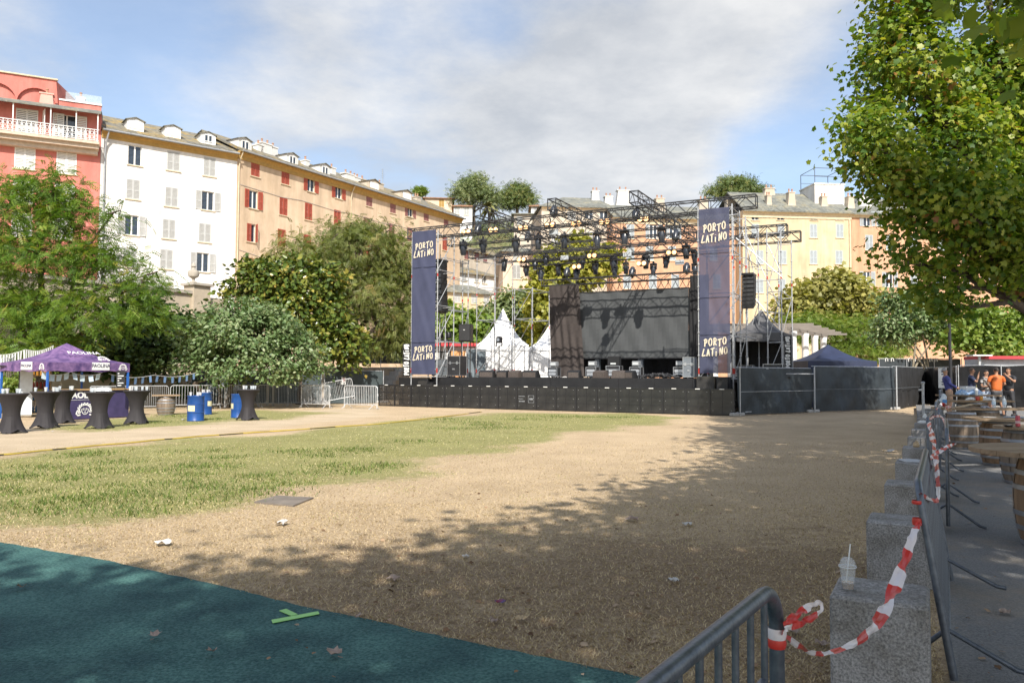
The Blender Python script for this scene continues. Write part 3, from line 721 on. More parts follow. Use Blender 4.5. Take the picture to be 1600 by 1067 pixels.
r = MB(); r.prism([(0, zt - 0.1), (-1.5, zt - 0.55), (-1.5, zt - 0.42), (0, zt + 0.2), (2.5, zt + 0.5), (2.5, zt - 0.1)], xl, xr); r.v = [(v[1], v[0], v[2]) for v in r.v]; r.f = [tuple(reversed(f)) for f in r.f]
part('roof', r, M_SLATE_G, B.root)
mb = MB()
for px in (20, 79, 119, 153): x, z = B.loc(px, 190, 1.3); mb.bb(x - 0.04, x + 0.04, -1.33, -1.25, zslab, zt - 0.5)
part('canopy_post', mb, M_TRIM, B.root)
# loggia wall above, set back, with two arched recesses, then a lower parapet
def setb(px, py): return B.loc(px, py, -1.6)
za0 = zt + 0.1; za1 = setb(92, 127)[1]; xa1 = setb(92, 150)[0]
mb = MB(); arch = []
for px in (57, -6):
    cxx = setb(px, 150)[0]; rr = 1.45; zs = za1 - 2.35
    arch.append((cxx, rr, zs))
holes = []
def arch_pts(c, r_, zs, n=14): return [(c + r_ * math.cos(math.pi * k / n), zs + r_ * math.sin(math.pi * k / n)) for k in range(n + 1)]
xs_ = xl; y_ = 1.6
for (c_, r_, zs) in sorted(arch):
    mb.quad((xs_, y_, za0), (c_ - r_, y_, za0), (c_ - r_, y_, za1), (xs_, y_, za1)); ap = arch_pts(c_, r_, zs)
    for a, b in zip(ap[:-1], ap[1:]):
        mb.quad((b[0], y_, b[1]), (a[0], y_, a[1]), (a[0], y_, za1), (b[0], y_, za1)); mb.quad((a[0], y_, a[1]), (b[0], y_, b[1]), (b[0], y_ + 0.28, b[1]), (a[0], y_ + 0.28, a[1]))
    mb.quad((c_ - r_, y_, za0), (c_ - r_, y_ + 0.28, za0), (c_ - r_, y_ + 0.28, zs), (c_ - r_, y_, zs)); mb.quad((c_ + r_, y_, za0), (c_ + r_, y_, zs), (c_ + r_, y_ + 0.28, zs), (c_ + r_, y_ + 0.28, za0))
    mb.quad((c_ - r_ - .1, y_ + 0.28, za0), (c_ + r_ + .1, y_ + 0.28, za0), (c_ + r_ + .1, y_ + 0.28, za1 - 0.05), (c_ - r_ - .1, y_ + 0.28, za1 - 0.05)); xs_ = c_ + r_
mb.quad((xs_, y_, za0), (xa1, y_, za0), (xa1 - 0.25, y_, za1), (xs_, y_, za1)); mb.quad((xa1, y_, za0), (xa1 + 1.4, y_ + 4, za0), (xa1 + 1.1, y_ + 4, za1 - 0.3), (xa1 - 0.25, y_, za1))
mb.quad((xl, y_, za1), (xa1 - 0.25, y_, za1), (xa1 + 1.1, y_ + 4, za1 - 0.3), (xl, y_ + 4, za1))
part('loggia_wall', mb, M_RED, B.root)
mb = MB(); mb.bb(xl, xa1 - 0.1, y_ - 0.15, y_ + 0.2, za1 + 0.002, za1 + 0.12); part('coping', mb, M_CORN2, B.root)
zp = setb(150, 165)[1]; xp = xr - 0.1
mb = MB(); mb.bb(xa1 + 0.01, xp, 1.6, 1.9, za0, zp); part('parapet', mb, M_RED, B.root)
mb = MB(); mb.bb(xa1 + 0.03, xp + 0.05, 1.5, 2.0, zp + 0.003, zp + 0.14); part('parapet_cap', mb, M_TRIM, B.root)
mb = MB(); q = MB(); xg0 = xa1 + 0.5
mb.quad((xg0, 1.75, zp + 0.16), (xp, 1.75, zp + 0.16), (xp, 1.75, zp + 0.9), (xg0, 1.75, zp + 0.9)); part('glass_screen', mb, mat('screen_glass', (0.55, 0.62, 0.66), 0.15, alpha=0.35), B.root)
x, z = setb(75, 165); add_chimney(B.root, x, 0.3, zt - 0.2, 1.1, 0.8, 1.3, wall_mat('pink_render', (0.66, 0.36, 0.30)), 1)
x, z = setb(125, 150); add_chimney(B.root, x, 2.4, zp - 0.2, 0.8, 0.6, 0.9, M_TRIM, 1)

# --- right row: pale yellow and orange houses, orange one behind the stage
FR = (0.995, 0.10)
CR = atY(1331, 400, 96.5)
B = Facade('apartment_building', 'pale yellow building with blue grey shutters and slate roof right of the stage', CR, FR)
wn_ = []
for (px, py, k, *hh) in [(1180, 338, 'D'), (1220, 338, 'D'), (1272, 338, 'D'), (1312, 338, 'D'), (1180, 361, 'C'), (1220, 361, 'C'), (1271, 361, 'C'), (1312, 361, 'C'), (1187, 402, 'C'), (1223, 402, 'C'), (1271, 402, 'C'), (1311, 402, 'C'), (1187, 447, 'C'), (1222, 447, 'C'), (1271, 447, 'C'), (1311, 447, 'C')]:
    x, z = B.loc(px, py)
    wn_.append((x, z, 'G' if k == 'D' else 'C', 0.95, 1.0 if k == 'D' else 1.72))
xA = B.loc(1160, 340)[0]; ZY = B.loc(1250, 330)[1]
holes = add_windows(B.root, wn_, M_YEL, M_SHB)
B.shell(xA, -0.02, ZY - 0.1, holes, M_YEL); B.cornice(xA, -0.02, ZY - 0.05, M_CORN2, 0.4, 0.9)
add_roof(B.root, xA, -0.02, ZY + 0.2, 5.0, 3.2, M_SLATE_G, 0.6)
for (px, w, h) in [(1198, 0.9, 1.5), (1233, 1.3, 2.3), (1284, 1.2, 1.6), (1325, 1.2, 1.8), (1216, 2.0, .9)]:
    x, z = B.loc(px, 320, -2); add_chimney(B.root, x, 1.2 if px != 1216 else 4.4, ZY + 1.2 + (2.1 if px == 1216 else 0), w * 0.72, 0.8, h * 0.6, M_BEIGE, 2)
x, z = B.loc(1293, 310, -2.5); 
mb = MB(); mb.bb(x - 2.0, x + 2.0, 2.0, 6, ZY + 1.0, ZY + 4.0); mb.bb(x - 2.1, x + 2.1, 1.9, 6.1, ZY + 4.003, ZY + 4.15); part('roof_terrace', mb, M_WHITE, B.root)
mb = MB(); zz = ZY + 4.15
for sx in (-1.9, 1.9):
    for yy in (2.1, 5.9): mb.tube((x + sx, yy, zz), (x + sx, yy, zz + 2.0), 0.045, 5)
    mb.tube((x + sx, 2.1, zz + 2.0), (x + sx, 5.9, zz + 2.0), 0.04, 5)
for yy in (2.1, 5.9):
    mb.tube((x - 1.9, yy, zz + 2.0), (x + 1.9, yy, zz + 2.0), 0.04, 5); mb.tube((x - 1.9, yy, zz + 0.9), (x + 1.9, yy, zz + 0.9), 0.03, 5)
part('terrace_frame', mb, mat('dark_iron', (0.10, 0.11, 0.13), 0.5, metal=0.5), B.root)
part('downpipe', MB().tube((-0.3, -0.12, ZY - 0.9), (-0.3, -0.12, 0), 0.07, 6), M_CORN2, B.root)
B = Facade('apartment_building', 'orange rendered building partly hidden by the big tree, white shutters', CR, FR)
wn_ = []
for (px, py, k) in [(1355, 342, 'O'), (1375, 342, 'C'), (1358, 379, 'C'), (1390, 379, 'C'), (1355, 436, 'O'), (1390, 437, 'O'), (1428, 437, 'C'), (1428, 380, 'C'), (1470, 437, 'O'), (1470, 380, 'C'), (1510, 437, 'C'), (1510, 380, 'C'), (1550, 437, 'C'), (1590, 437, 'C')]:
    x, z = B.loc(px, py); wn_.append((x, z, k, 1.0, 1.9))
holes = add_windows(B.root, wn_, M_ORG, M_SHB); xB = B.loc(1640, 340)[0]
B.shell(0.02, xB, ZY - 0.2, holes, M_ORG); B.cornice(0.02, xB, ZY - 0.15, M_CORN2, 0.35, 0.5)
add_roof(B.root, 0.02, xB, ZY + 0.1, 5.0, 3.0, M_SLATE_G, 0.6)
x, z = B.loc(1352, 320, -2); add_chimney(B.root, x, 2.0, ZY + 1.5, 1.6, 1, 1.2, M_WHITE, 1)
B = Facade('apartment_building', 'deep orange building standing behind the lighting trusses of the stage', atY(1163, 400, 97.5), FR)
wn_ = []
for (px, py, k) in [(967, 349, 'C'), (1002, 349, 'C'), (1035, 349, 'C'), (1070, 349, 'C'), (1115, 349, 'C'), (1021, 362, 'O'), (985, 362, 'C'), (1052, 362, 'O'), (1015, 396, 'C'), (985, 396, 'C'), (1050, 396, 'C'), (1115, 396, 'C'), (980, 440, 'C'), (1020, 440, 'C'), (1055, 440, 'C'), (1120, 440, 'C')]:
    if py == 349: continue
    x, z = B.loc(px, py); wn_.append((x, z, k, 1.0, 1.8))
xC = B.loc(957, 400)[0]; ZP = B.loc(1050, 341)[1]
holes = add_windows(B.root, wn_, M_PEACH, M_SHB)
B.shell(xC, -0.03, ZP - 0.1, holes, M_PEACH); B.cornice(xC, -0.03, ZP - 0.05, M_CORN2, 0.4, 0.8); add_roof(B.root, xC, -0.03, ZP + 0.2, 5, 2.4, M_SLATE_G, 0.6)
for px in (1030, 1098, 1140): x, z = B.loc(px, 320, -3); add_chimney(B.root, x, 2.5, ZP + 1.4, 1.3, 0.9, 1.6, M_BEIGE, 2)
B = Facade('apartment_building', 'cream building with grey slate roof and white chimneys behind the truss centre', atY(957, 400, 99), FR)
wn_ = []
for (px, py, k) in [(920.5, 335, 'G'), (943.5, 335, 'G'), (893, 337, 'C'), (921, 372, 'C'), (956, 372, 'C'), (895, 374, 'C'), (868, 374, 'C')]:
    x, z = B.loc(px, py); wn_.append((x, z, k, 1.1, 1.3 if py < 340 else 1.7))
xD = B.loc(846, 400)[0]; ZC = B.loc(920, 325)[1]
holes = add_windows(B.root, wn_, M_BEIGE, M_SHG)
B.shell(xD, -0.03, ZC - 0.1, holes, M_BEIGE); B.cornice(xD, -0.03, ZC - 0.05, M_CORN2, 0.35, 0.4)
r = MB(); w0, w1 = xD - 0.4, 0.3; z0, z1 = ZC + 0.05, B.loc(930, 310, -5)[1]
r.quad((w0, -0.5, z0), (w1, -0.5, z0), (w1 - 1.5, 5, z1), (w0 + 4, 5, z1)); r.quad((w0, -0.5, z0), (w0 + 4, 5, z1), (w0 + 4, 7, z1), (w0, 11, z0)); r.quad((w1, -0.5, z0), (w1, 11, z0), (w1 - 1.5, 7, z1), (w1 - 1.5, 5, z1)); r.quad((w0 + 4, 5, z1), (w1 - 1.5, 5, z1), (w1 - 1.5, 7, z1), (w0 + 4, 7, z1)); r.quad((w0, -0.5, z0 - .12), (w1, -0.5, z0 - .12), (w1, -0.5, z0), (w0, -0.5, z0))
part('roof', r, M_SLATE_G, B.root)
for px, w, h in ((932, 1.4, 2.6), (953, 1.6, 1.6), (976, 2.4, 2.9)): x, z = B.loc(px, 320, -3); add_chimney(B.root, x, 3.6, z1 - 1.2, w * 0.75, 0.9, h * 0.7, M_WHITE, 2)

# --- houses stepping up between the apricot row and the stage, and on the hill
def house(label, pxs, pyt, Y, zb, f, depth, wm, rm, rise, wins, hip=True, shut=None):
    P_ = atY(pxs[0], pyt, Y); B = Facade('house', label, P_, f)
    x1 = B.loc(pxs[1], pyt)[0]; zt = P_.z; wl_ = []
    for (px, py, k, w, h) in wins:
        x, z = B.loc(px, py); wl_.append((x, z, k, w, h))
    holes = add_windows(B.root, wl_, wm, shut or M_SHG)
    B.shell(0, x1, zt, holes, wm, depth, zb)
    r = MB(); e = 0.45; hp = min(x1 * 0.3, depth * 0.5) if hip else 0.0
    a = [(-e, -e, zt), (x1 + e, -e, zt), (x1 + e, depth + e, zt), (-e, depth + e, zt)]; m0 = (hp - (0 if hip else e), depth / 2, zt + rise); m1 = (x1 - hp + (0 if hip else e), depth / 2, zt + rise)
    r.quad(a[0], a[1], m1, m0); r.quad(a[2], a[3], m0, m1); r.poly([a[1], a[2], m1]); r.poly([a[3], a[0], m0])
    for p, q in zip(a, a[1:] + a[:1]): r.quad((p[0], p[1], p[2] - 0.15), (q[0], q[1], q[2] - 0.15), q, p)
    r.quad(*[(p[0], p[1], p[2] - 0.15) for p in a[::-1]])
    part('roof', r, rm, B.root)
    return B
house('cream house with red brown shutters and mossy slate roof past the apricot building', (716, 812), 388, 112, 0, (0.6, 0.8), 7, M_BEIGE, M_SLATE_Y, 1.4, [(729, 398, 'C', 1.0, 1.4), (745, 400, 'C', 1.0, 1.4), (758, 402, 'C', 1.0, 1.4), (775, 408, 'C', 1.0, 1.4)], True, M_SHM)
house('white terraced house below the cream one, low slate roof', (704, 772), 424, 106, 0, (0.75, 0.66), 5, M_WHITE, M_SLATE_Y, 1.2, [(725, 432, 'C', 0.8, 1.3), (745, 434, 'C', 0.8, 1.3), (757, 436, 'G', 0.8, 1.3)], True)
house('low yellow house with grey shutters under the white terraced one', (700, 768), 455, 101, 0, (0.85, 0.52), 4, M_YEL, M_SLATE_G, 1.2, [(715, 464, 'C', 0.9, 1.5), (741, 466, 'C', 0.9, 1.5), (760, 468, 'C', 0.9, 1.5)], True)
house('pinkish cream house with a shuttered window right of the stepped roofs', (786, 848), 392, 108, 0, (0.98, 0.2), 6, wall_mat('pink_cream_render', (0.60, 0.47, 0.36)), M_SLATE_G, 1.0, [(807, 425, 'C', 1.2, 2.0), (835, 425, 'C', 1.0, 1.8), (807, 400, 'C', 1.0, 1.4)], True)
house('small pink house with tiled roof high on the hill behind the apricot roof', (664, 707), 309, 150, 20, (1, 0.1), 7, wall_mat('shell_pink_render', (0.62, 0.48, 0.36)), M_TILE, 0.9, [(690, 318, 'C', 1.0, 1.5)], True, M_CORN)
house('white house with low tiled roof on the hill beside the palm', (709, 738), 322, 146, 20, (1, 0.05), 6, M_WHITE, M_TILE, 0.9, [(714, 329, 'C', 1.0, 1.5), (729, 330, 'C', 1.0, 1.5)], True)
house('white hillside house with two windows left of the middle roof truss', (830, 868), 322, 140, 15, (1, 0.0), 7, M_WHITE, M_TILE, 1.0, [(838, 329, 'C', 0.9, 1.8), (853, 329, 'C', 1.0, 1.6)], True)
house('low cream house with flat slate roof at the foot of the hill', (803, 832), 334, 128, 10, (1, 0.0), 7, M_BEIGE, M_SLATE_G, 0.7, [(812, 345, 'C', 0.9, 1.4)], True)
# ------------------------------------------------------------------ trees
def tmpl(kind):
    if kind == 'simple': return np.array([(0, 0, 0), (0.45, 0.3, 0.07), (1, 0, -0.04), (0.45, -0.3, 0.07)]), [(0, 1, 2), (0, 2, 3)]
    if kind == 'broad': return np.array([(0, 0, 0), (0.35, 0.36, 0.08), (0.8, 0.2, 0.02), (1, 0, -0.06), (0.8, -0.2, 0.02), (0.35, -0.36, 0.08)]), [(0, 1, 2, 3), (0, 3, 4, 5)]
    if kind == 'palmate':
        pts = [(0, 0, 0), (-0.06, 0.30, .02), (0.12, 0.50, -.04), (0.30, 0.36, .05), (0.60, 0.50, -.07), (0.66, 0.27, .03), (1.0, 0.03, -.12), (0.66, -0.25, .04), (0.56, -0.52, -.06), (0.30, -0.38, .05), (0.10, -0.48, -.04), (-0.06, -0.28, .02)]
        return np.array(pts), [(0, 1, 2, 3), (0, 3, 4, 5), (0, 5, 6, 7), (0, 7, 8, 9), (0, 9, 10, 11)]
    if kind == 'frond':
        v = []; f = []
        for k in range(6):
            x = 0.12 + 0.15 * k; z = -0.22 * x * x
            for s in (-1, 1):
                i = len(v); l = 0.30 * (1 - 0.45 * abs(k - 2.2) / 4)
                v += [(x, 0, z), (x + 0.10, s * l * 0.5 , z + 0.02), (x + 0.10, s * l, z - 0.04), (x - 0.01, s * l * 0.5, z + 0.01)]
                f.append((i, i + 1, i + 2, i + 3))
        return np.array(v), f
    if kind == 'sprig':        # twig end carrying five leaves
        v = []; f = []
        for k, (a, x) in enumerate([(0.9, 0.05), (-0.8, 0.2), (0.7, 0.38), (-0.6, 0.52), (0.05, 0.6)]):
            i = len(v); ca, sa = math.cos(a), math.sin(a); l = 0.42
            for (u, w_, z) in ((0, 0, 0), (0.5, 0.17, 0.05), (1, 0, -0.08), (0.5, -0.17, 0.05)):
                v.append((x + l * (u * ca - w_ * sa), l * (u * sa + w_ * ca), z * l + 0.04 * (k % 3)))
            f.append((i, i + 1, i + 2, i + 3))
        return np.array(v), f
    if kind == 'pinespray':
        v = []; f = []
        for k in range(9):
            a = k * 0.7; i = len(v); d = np.array((math.cos(a), math.sin(a), 0.7)); d /= np.linalg.norm(d); s = np.cross(d, (0, 0, 1)) * 0.05
            v += [tuple(-s), tuple(s), tuple(d + s * .4), tuple(d - s * .4)]; f.append((i, i + 1, i + 2, i + 3))
        return np.array(v), f
def np_mesh(name, V, F, m, vals=None, smooth=False):
    """V (n,3), F (k,s) same size faces"""
    me = bpy.data.meshes.new(name); k, s = F.shape
    me.vertices.add(len(V)); me.vertices.foreach_set('co', V.astype(np.float32).ravel())
    me.loops.add(k * s); me.loops.foreach_set('vertex_index', F.astype(np.int32).ravel())
    me.polygons.add(k); me.polygons.foreach_set('loop_start', np.arange(0, k * s, s, dtype=np.int32)); me.polygons.foreach_set('loop_total', np.full(k, s, dtype=np.int32))
    if vals is not None:
        a = me.attributes.new('leafval', 'FLOAT', 'POINT'); a.data.foreach_set('value', vals.astype(np.float32))
    me.materials.append(m); me.update(); me.validate(); return me
def leaves_mesh(name, pos, nrm, axis, size, kind, m, vals):
    T, F = tmpl(kind); F = np.array(F); n = len(pos)
    nrm = nrm / (np.linalg.norm(nrm, axis=1, keepdims=True) + 1e-9)
    U = axis - nrm * (axis * nrm).sum(1, keepdims=True); U /= (np.linalg.norm(U, axis=1, keepdims=True) + 1e-9); Vv = np.cross(nrm, U)
    S = size.reshape(-1, 1, 1)
    V = pos[:, None, :] + S * (T[None, :, 0:1] * U[:, None, :] + T[None, :, 1:2] * Vv[:, None, :] + T[None, :, 2:3] * nrm[:, None, :])
    Fa = F[None, :, :] + (np.arange(n) * len(T))[:, None, None]
    return np_mesh(name, V.reshape(-1, 3), Fa.reshape(-1, F.shape[1]), m, np.repeat(vals, len(T)))
def crown(lobes, n, kind, size, m, seed, per=14, clump=0.3, shell=0.55, up=0.5, droop=0.0, szvar=0.3, hemi=-0.85, gap=0.2):
    rg = np.random.RandomState(seed); lobes = np.array(lobes, float)
    w = lobes[:, 3] * lobes[:, 4] * lobes[:, 5]; w = w ** 0.8; w /= w.sum(); K = max(1, n // per)
    li = rg.choice(len(lobes), K, p=w); d = rg.normal(size=(K, 3)); d /= np.linalg.norm(d, axis=1, keepdims=True)
    d[:, 2] = np.where(d[:, 2] < hemi, -d[:, 2], d[:, 2])
    r = (shell + (1 - shell) * rg.rand(K) ** 0.7) * 0.95 + np.clip(0.10 * rg.normal(size=K), -0.2, 0.07)
    C = lobes[li, :3] + d * lobes[li, 3:6] * r[:, None]
    s_ = np.median(lobes[:, 3:6]) * 1.0; ph = rg.uniform(0, 6, 6)          # hollows between the boughs
    nz = np.sin(C[:, 0] * 3.0 / s_ + ph[0]) * np.sin(C[:, 2] * 3.6 / s_ + ph[1]) + np.sin(C[:, 1] * 2.6 / s_ + ph[2]) * np.sin(C[:, 0] * 1.7 / s_ + C[:, 2] * 2.1 / s_ + ph[3])
    kp = nz > np.quantile(nz, gap); C, d, li, nz = C[kp], d[kp], li[kp], nz[kp]; K = len(C)
    cs = clump * (0.6 + 0.8 * rg.rand(K)); cv = np.clip(rg.rand(K) * 0.75 + 0.16 * nz + 0.12, 0, 1)
    ci = np.repeat(np.arange(K), per); N = len(ci)
    off = np.clip(rg.normal(size=(N, 3)), -1.9, 1.9) * np.array([1, 1, 0.62]); P = C[ci] + off * cs[ci][:, None]
    out = d[ci]; nr = out * 0.55 + np.array([0, 0, up]) + rg.normal(size=(N, 3)) * 0.55
    ax = off * 0.6 + out * 0.5 + rg.normal(size=(N, 3)) * 0.5; ax[:, 2] -= droop
    vals = np.clip(0.5 + 0.62 * (cv[ci] - 0.5) + 0.55 * (rg.rand(N) - 0.5), 0, 1)
    return leaves_mesh('crown', P, nr, ax, size * (1 - szvar + 2 * szvar * rg.rand(N)), kind, m, vals), C
def limbs(base_r, fork, lobes, C, seed, nsub=40, lean=(0, 0), stems=1):
    rg = random.Random(seed); mb = MB()
    for s_ in range(stems):
        bx, by = (0, 0) if stems == 1 else (rg.uniform(-0.5, 0.5), rg.uniform(-0.4, 0.4))
        fx, fy = bx + lean[0] + rg.uniform(-.1, .1), by + lean[1] + rg.uniform(-.1, .1)
        if stems > 1: fx += bx * 1.2; fy += by * 1.2
        mb.path([(bx, by, -0.1), (bx + (fx - bx) * .15, by + (fy - by) * .15, fork * 0.2), (bx + (fx - bx) * .5 + .05, by + (fy - by) * .5, fork * 0.55), (fx, fy, fork)], [base_r * 1.3, base_r, base_r * 0.85, base_r * 0.75], 9)
        sel = lobes if stems == 1 else lobes[s_::stems]
        ends = []
        for l in sel:
            e = Vector(l[:3]); p0 = Vector((fx, fy, fork * 0.96)); L_ = (e - p0)
            mid = p0 + L_ * 0.5 + Vector((rg.uniform(-.1, .1) * L_.length, rg.uniform(-.1, .1) * L_.length, 0.12 * L_.length))
            q1 = p0.lerp(mid, 0.5) + Vector((rg.uniform(-.05, .05), rg.uniform(-.05, .05), 0)) * L_.length
            mb.path([p0, q1, mid, e], [base_r * 0.55, base_r * 0.42, base_r * 0.3, base_r * 0.14], 6); ends += [mid, e]
        if ends:
            for c in [C[i] for i in rg.sample(range(len(C)), min(nsub // stems, len(C)))]:
                c = Vector(c); e = min(ends, key=lambda q: (q - c).length)
                mid = e.lerp(c, 0.5) + Vector((rg.uniform(-.2, .2), rg.uniform(-.2, .2), rg.uniform(0, .25)))
                mb.path([e, mid, c], [base_r * 0.16 + .004, base_r * 0.1 + .004, 0.008], 4, caps=False)
    return mb
BARK = mat('bark', (0.13, 0.10, 0.075), 0.95, vs=6, bump=0.8, bs=20, col2=(0.05, 0.038, 0.03), stretch=(1, 1, 0.3))
BARKP = mat('plane_bark', (0.30, 0.26, 0.19), 0.9, vs=5, bump=0.3, bs=18, col2=(0.10, 0.085, 0.06))
G_LOCUST = leaf_mat('locust_leaf', [(0.0, (0.048, 0.103, 0.017)), (0.5, (0.117, 0.207, 0.030)), (0.85, (0.207, 0.275, 0.041)), (1, (0.330, 0.275, 0.055))], 0.5, 0.35)
G_GREY = leaf_mat('grey_green_leaf', [(0.0, (0.055, 0.10, 0.035)), (0.4, (0.12, 0.19, 0.07)), (0.75, (0.21, 0.27, 0.125)), (1, (0.34, 0.36, 0.20))], 0.4, 0.22)
G_MAG = leaf_mat('glossy_leaf', [(0.0, (0.040, 0.077, 0.018)), (0.5, (0.097, 0.141, 0.026)), (0.8, (0.211, 0.211, 0.037)), (1, (0.420, 0.309, 0.075))], 0.28, 0.18)
G_PEP = leaf_mat('pepper_leaf', [(0.0, (0.07, 0.10, 0.03)), (0.5, (0.175, 0.205, 0.06)), (0.85, (0.26, 0.27, 0.09)), (1, (0.36, 0.25, 0.10))], 0.5, 0.32)
G_DARK = leaf_mat('dark_leaf', [(0.0, (0.022, 0.048, 0.014)), (0.6, (0.054, 0.096, 0.024)), (1, (0.108, 0.156, 0.036))], 0.4, 0.2)
G_YEL = leaf_mat('yellow_green_leaf', [(0.0, (0.129, 0.159, 0.029)), (0.5, (0.316, 0.316, 0.057)), (1, (0.517, 0.445, 0.101))], 0.45, 0.35)
G_OLIVE = leaf_mat('dry_olive_leaf', [(0.0, (0.137, 0.136, 0.034)), (0.5, (0.286, 0.274, 0.080)), (1, (0.464, 0.409, 0.133))], 0.5, 0.3)
G_FRESH = leaf_mat('fresh_leaf', [(0.0, (0.069, 0.127, 0.023)), (0.5, (0.172, 0.253, 0.046)), (1, (0.322, 0.356, 0.092))], 0.45, 0.35)
G_PLANE = leaf_mat('plane_leaf', [(0.0, (0.042, 0.095, 0.015)), (0.32, (0.093, 0.173, 0.022)), (0.6, (0.205, 0.263, 0.036)), (0.9, (0.391, 0.410, 0.070)), (0.97, (0.391, 0.231, 0.050)), (1, (0.260, 0.116, 0.040))], 0.42, 0.36, 0.35)
G_EUC = leaf_mat('hill_leaf', [(0.0, (0.086, 0.129, 0.061)), (0.5, (0.190, 0.241, 0.103)), (1, (0.328, 0.345, 0.172))], 0.5, 0.25)
G_PINE = leaf_mat('pine_leaf', [(0.0, (0.054, 0.100, 0.036)), (0.5, (0.126, 0.180, 0.054)), (1, (0.306, 0.288, 0.090))], 0.5, 0.2)

def tree(name, label, base, lobes, n, kind, size, lm, seed, tr=0.2, fork=2.0, bark=None, group=None, cat='tree', nsub=50, stems=1, lean=(0, 0), **kw):
    """base (x,y,z); lobes in world coordinates"""
    bx = Vector(base); lb = [(l[0] - bx.x, l[1] - bx.y, l[2] - bx.z, *l[3:6]) for l in lobes]
    rt = thing(name, label, cat, bx, 0, group)
    cm_, C = crown(lb, n, kind, size, lm, seed, **kw)
    part('trunk', limbs(tr, fork, lb, C, seed, nsub, lean, stems), bark or BARK, rt, smooth=True)
    part('crown', cm_, None, rt)
    return rt
def plobes(Y, lst, dep=1.0):
    out = []
    for q in lst:
        yy = q[4] if len(q) > 4 else Y
        p = atY(q[0], q[1], yy); k = mpp(yy); rx = q[2] * k; rz = q[3] * k
        out.append((p.x, p.y, p.z, rx, max(rx, rz) * dep, rz))
    return out
GL = 'trees and bushes along the left side'
def base_at(px, Y): p = atY(px, 600, Y); return (p.x, p.y, 0)
tree('locust_tree', 'large feathery green tree spreading above the purple tent on the left', base_at(62, 34), plobes(33, [(20, 320, 70, 50), (85, 300, 55, 34), (115, 345, 66, 36), (178, 332, 34, 18), (60, 400, 95, 44), (160, 415, 70, 34), (222, 448, 40, 18), (20, 480, 80, 40), (130, 490, 90, 45), (215, 500, 50, 34), (-70, 380, 90, 100), (70, 540, 90, 26), (245, 425, 16, 8)], 0.9), 13500, 'frond', 0.42, G_LOCUST, 11, 0.24, 2.4, group=GL, per=9, clump=0.36, shell=0.35, droop=0.25, up=0.8, nsub=130)
tree('dark_tree', 'dark dense tree between the feathery tree and the rounded bush tree', base_at(196, 39.5), plobes(39, [(235, 540, 62, 48), (190, 560, 60, 40), (280, 525, 45, 45), (225, 490, 40, 30), (140, 560, 50, 35)], 0.8), 16000, 'broad', 0.24, G_DARK, 12, 0.22, 2.2, group=GL, per=14, clump=0.35, shell=0.6)
tree('bush_tree', 'rounded grey green tree with several low leaning stems left of the stage', base_at(352, 36.5), plobes(36, [(392, 524, 86, 48), (335, 538, 55, 42), (452, 550, 50, 36), (400, 575, 96, 26), (300, 560, 42, 34), (370, 494, 52, 26), (425, 502, 40, 24), (492, 577, 24, 16), (292, 512, 18, 16)], 0.9), 27000, 'simple', 0.2, G_GREY, 13, 0.13, 1.2, group=GL, per=16, clump=0.24, shell=0.5, stems=4, nsub=60, up=0.7, gap=0.3)
tree('magnolia_tree', 'glossy yellowish green tree behind the rounded grey green one', base_at(470, 41), plobes(41, [(425, 450, 50, 36), (480, 480, 58, 45), (522, 530, 44, 40), (400, 425, 24, 18), (462, 425, 40, 24), (545, 560, 25, 22), (500, 440, 34, 26), (372, 455, 22, 18)], 0.9), 16000, 'broad', 0.27, G_MAG, 14, 0.22, 2.5, group=GL, per=12, clump=0.34, shell=0.5, gap=0.32)
tree('pepper_tree', 'tall wispy olive green tree beside the left banner tower', base_at(531, 45), plobes(45.5, [(560, 390, 72, 40), (625, 415, 36, 44), (500, 405, 52, 34), (590, 465, 66, 52), (632, 505, 32, 46), (470, 380, 26, 18), (545, 360, 36, 20), (600, 368, 34, 22), (540, 440, 50, 40), (610, 535, 40, 26), (440, 400, 18, 12)], 0.9), 17000, 'frond', 0.4, G_PEP, 15, 0.36, 3.2, group=GL, per=9, clump=0.45, shell=0.4, droop=0.7, up=0.4, nsub=160, gap=0.3)
tree('hedge_bush', 'small leafy bush at the left edge behind the folded parasol', base_at(12, 31), plobes(31, [(15, 605, 26, 28), (-20, 600, 30, 30), (30, 590, 14, 14)], 0.9), 3600, 'broad', 0.17, G_FRESH, 16, 0.05, 0.5, group=GL, cat='bush', stems=3, nsub=20, per=10, clump=0.15)
tree('hedge_bush', 'dark creeping shrub under the rounded tree near the crowd barriers', base_at(292, 38.5), plobes(38.5, [(285, 612, 18, 9), (305, 610, 16, 8)], 0.8), 1800, 'simple', 0.16, G_DARK, 17, 0.04, 0.2, group=GL, cat='bush', stems=2, nsub=10, per=10, clump=0.12)
tree('scrub_tree', 'small crooked bare stemmed tree showing under the purple tent', base_at(88, 38), plobes(38, [(60, 588, 40, 18), (105, 580, 30, 14)], 0.8), 2200, 'simple', 0.2, G_LOCUST, 18, 0.13, 0.9, group=GL, stems=3, nsub=30, per=8, clump=0.25)
GB = 'trees behind the stage'
tree('plane_tree', 'yellow green tree rising behind the dark side curtain of the stage', base_at(880, 62), plobes(62, [(880, 430, 46, 46), (850, 480, 24, 55), (925, 420, 30, 36), (895, 395, 36, 24), (870, 530, 34, 40), (945, 410, 22, 26)], 0.8), 15000, 'palmate', 0.34, G_YEL, 21, 0.25, 3, BARKP, group=GB, per=12, clump=0.42, shell=0.55)
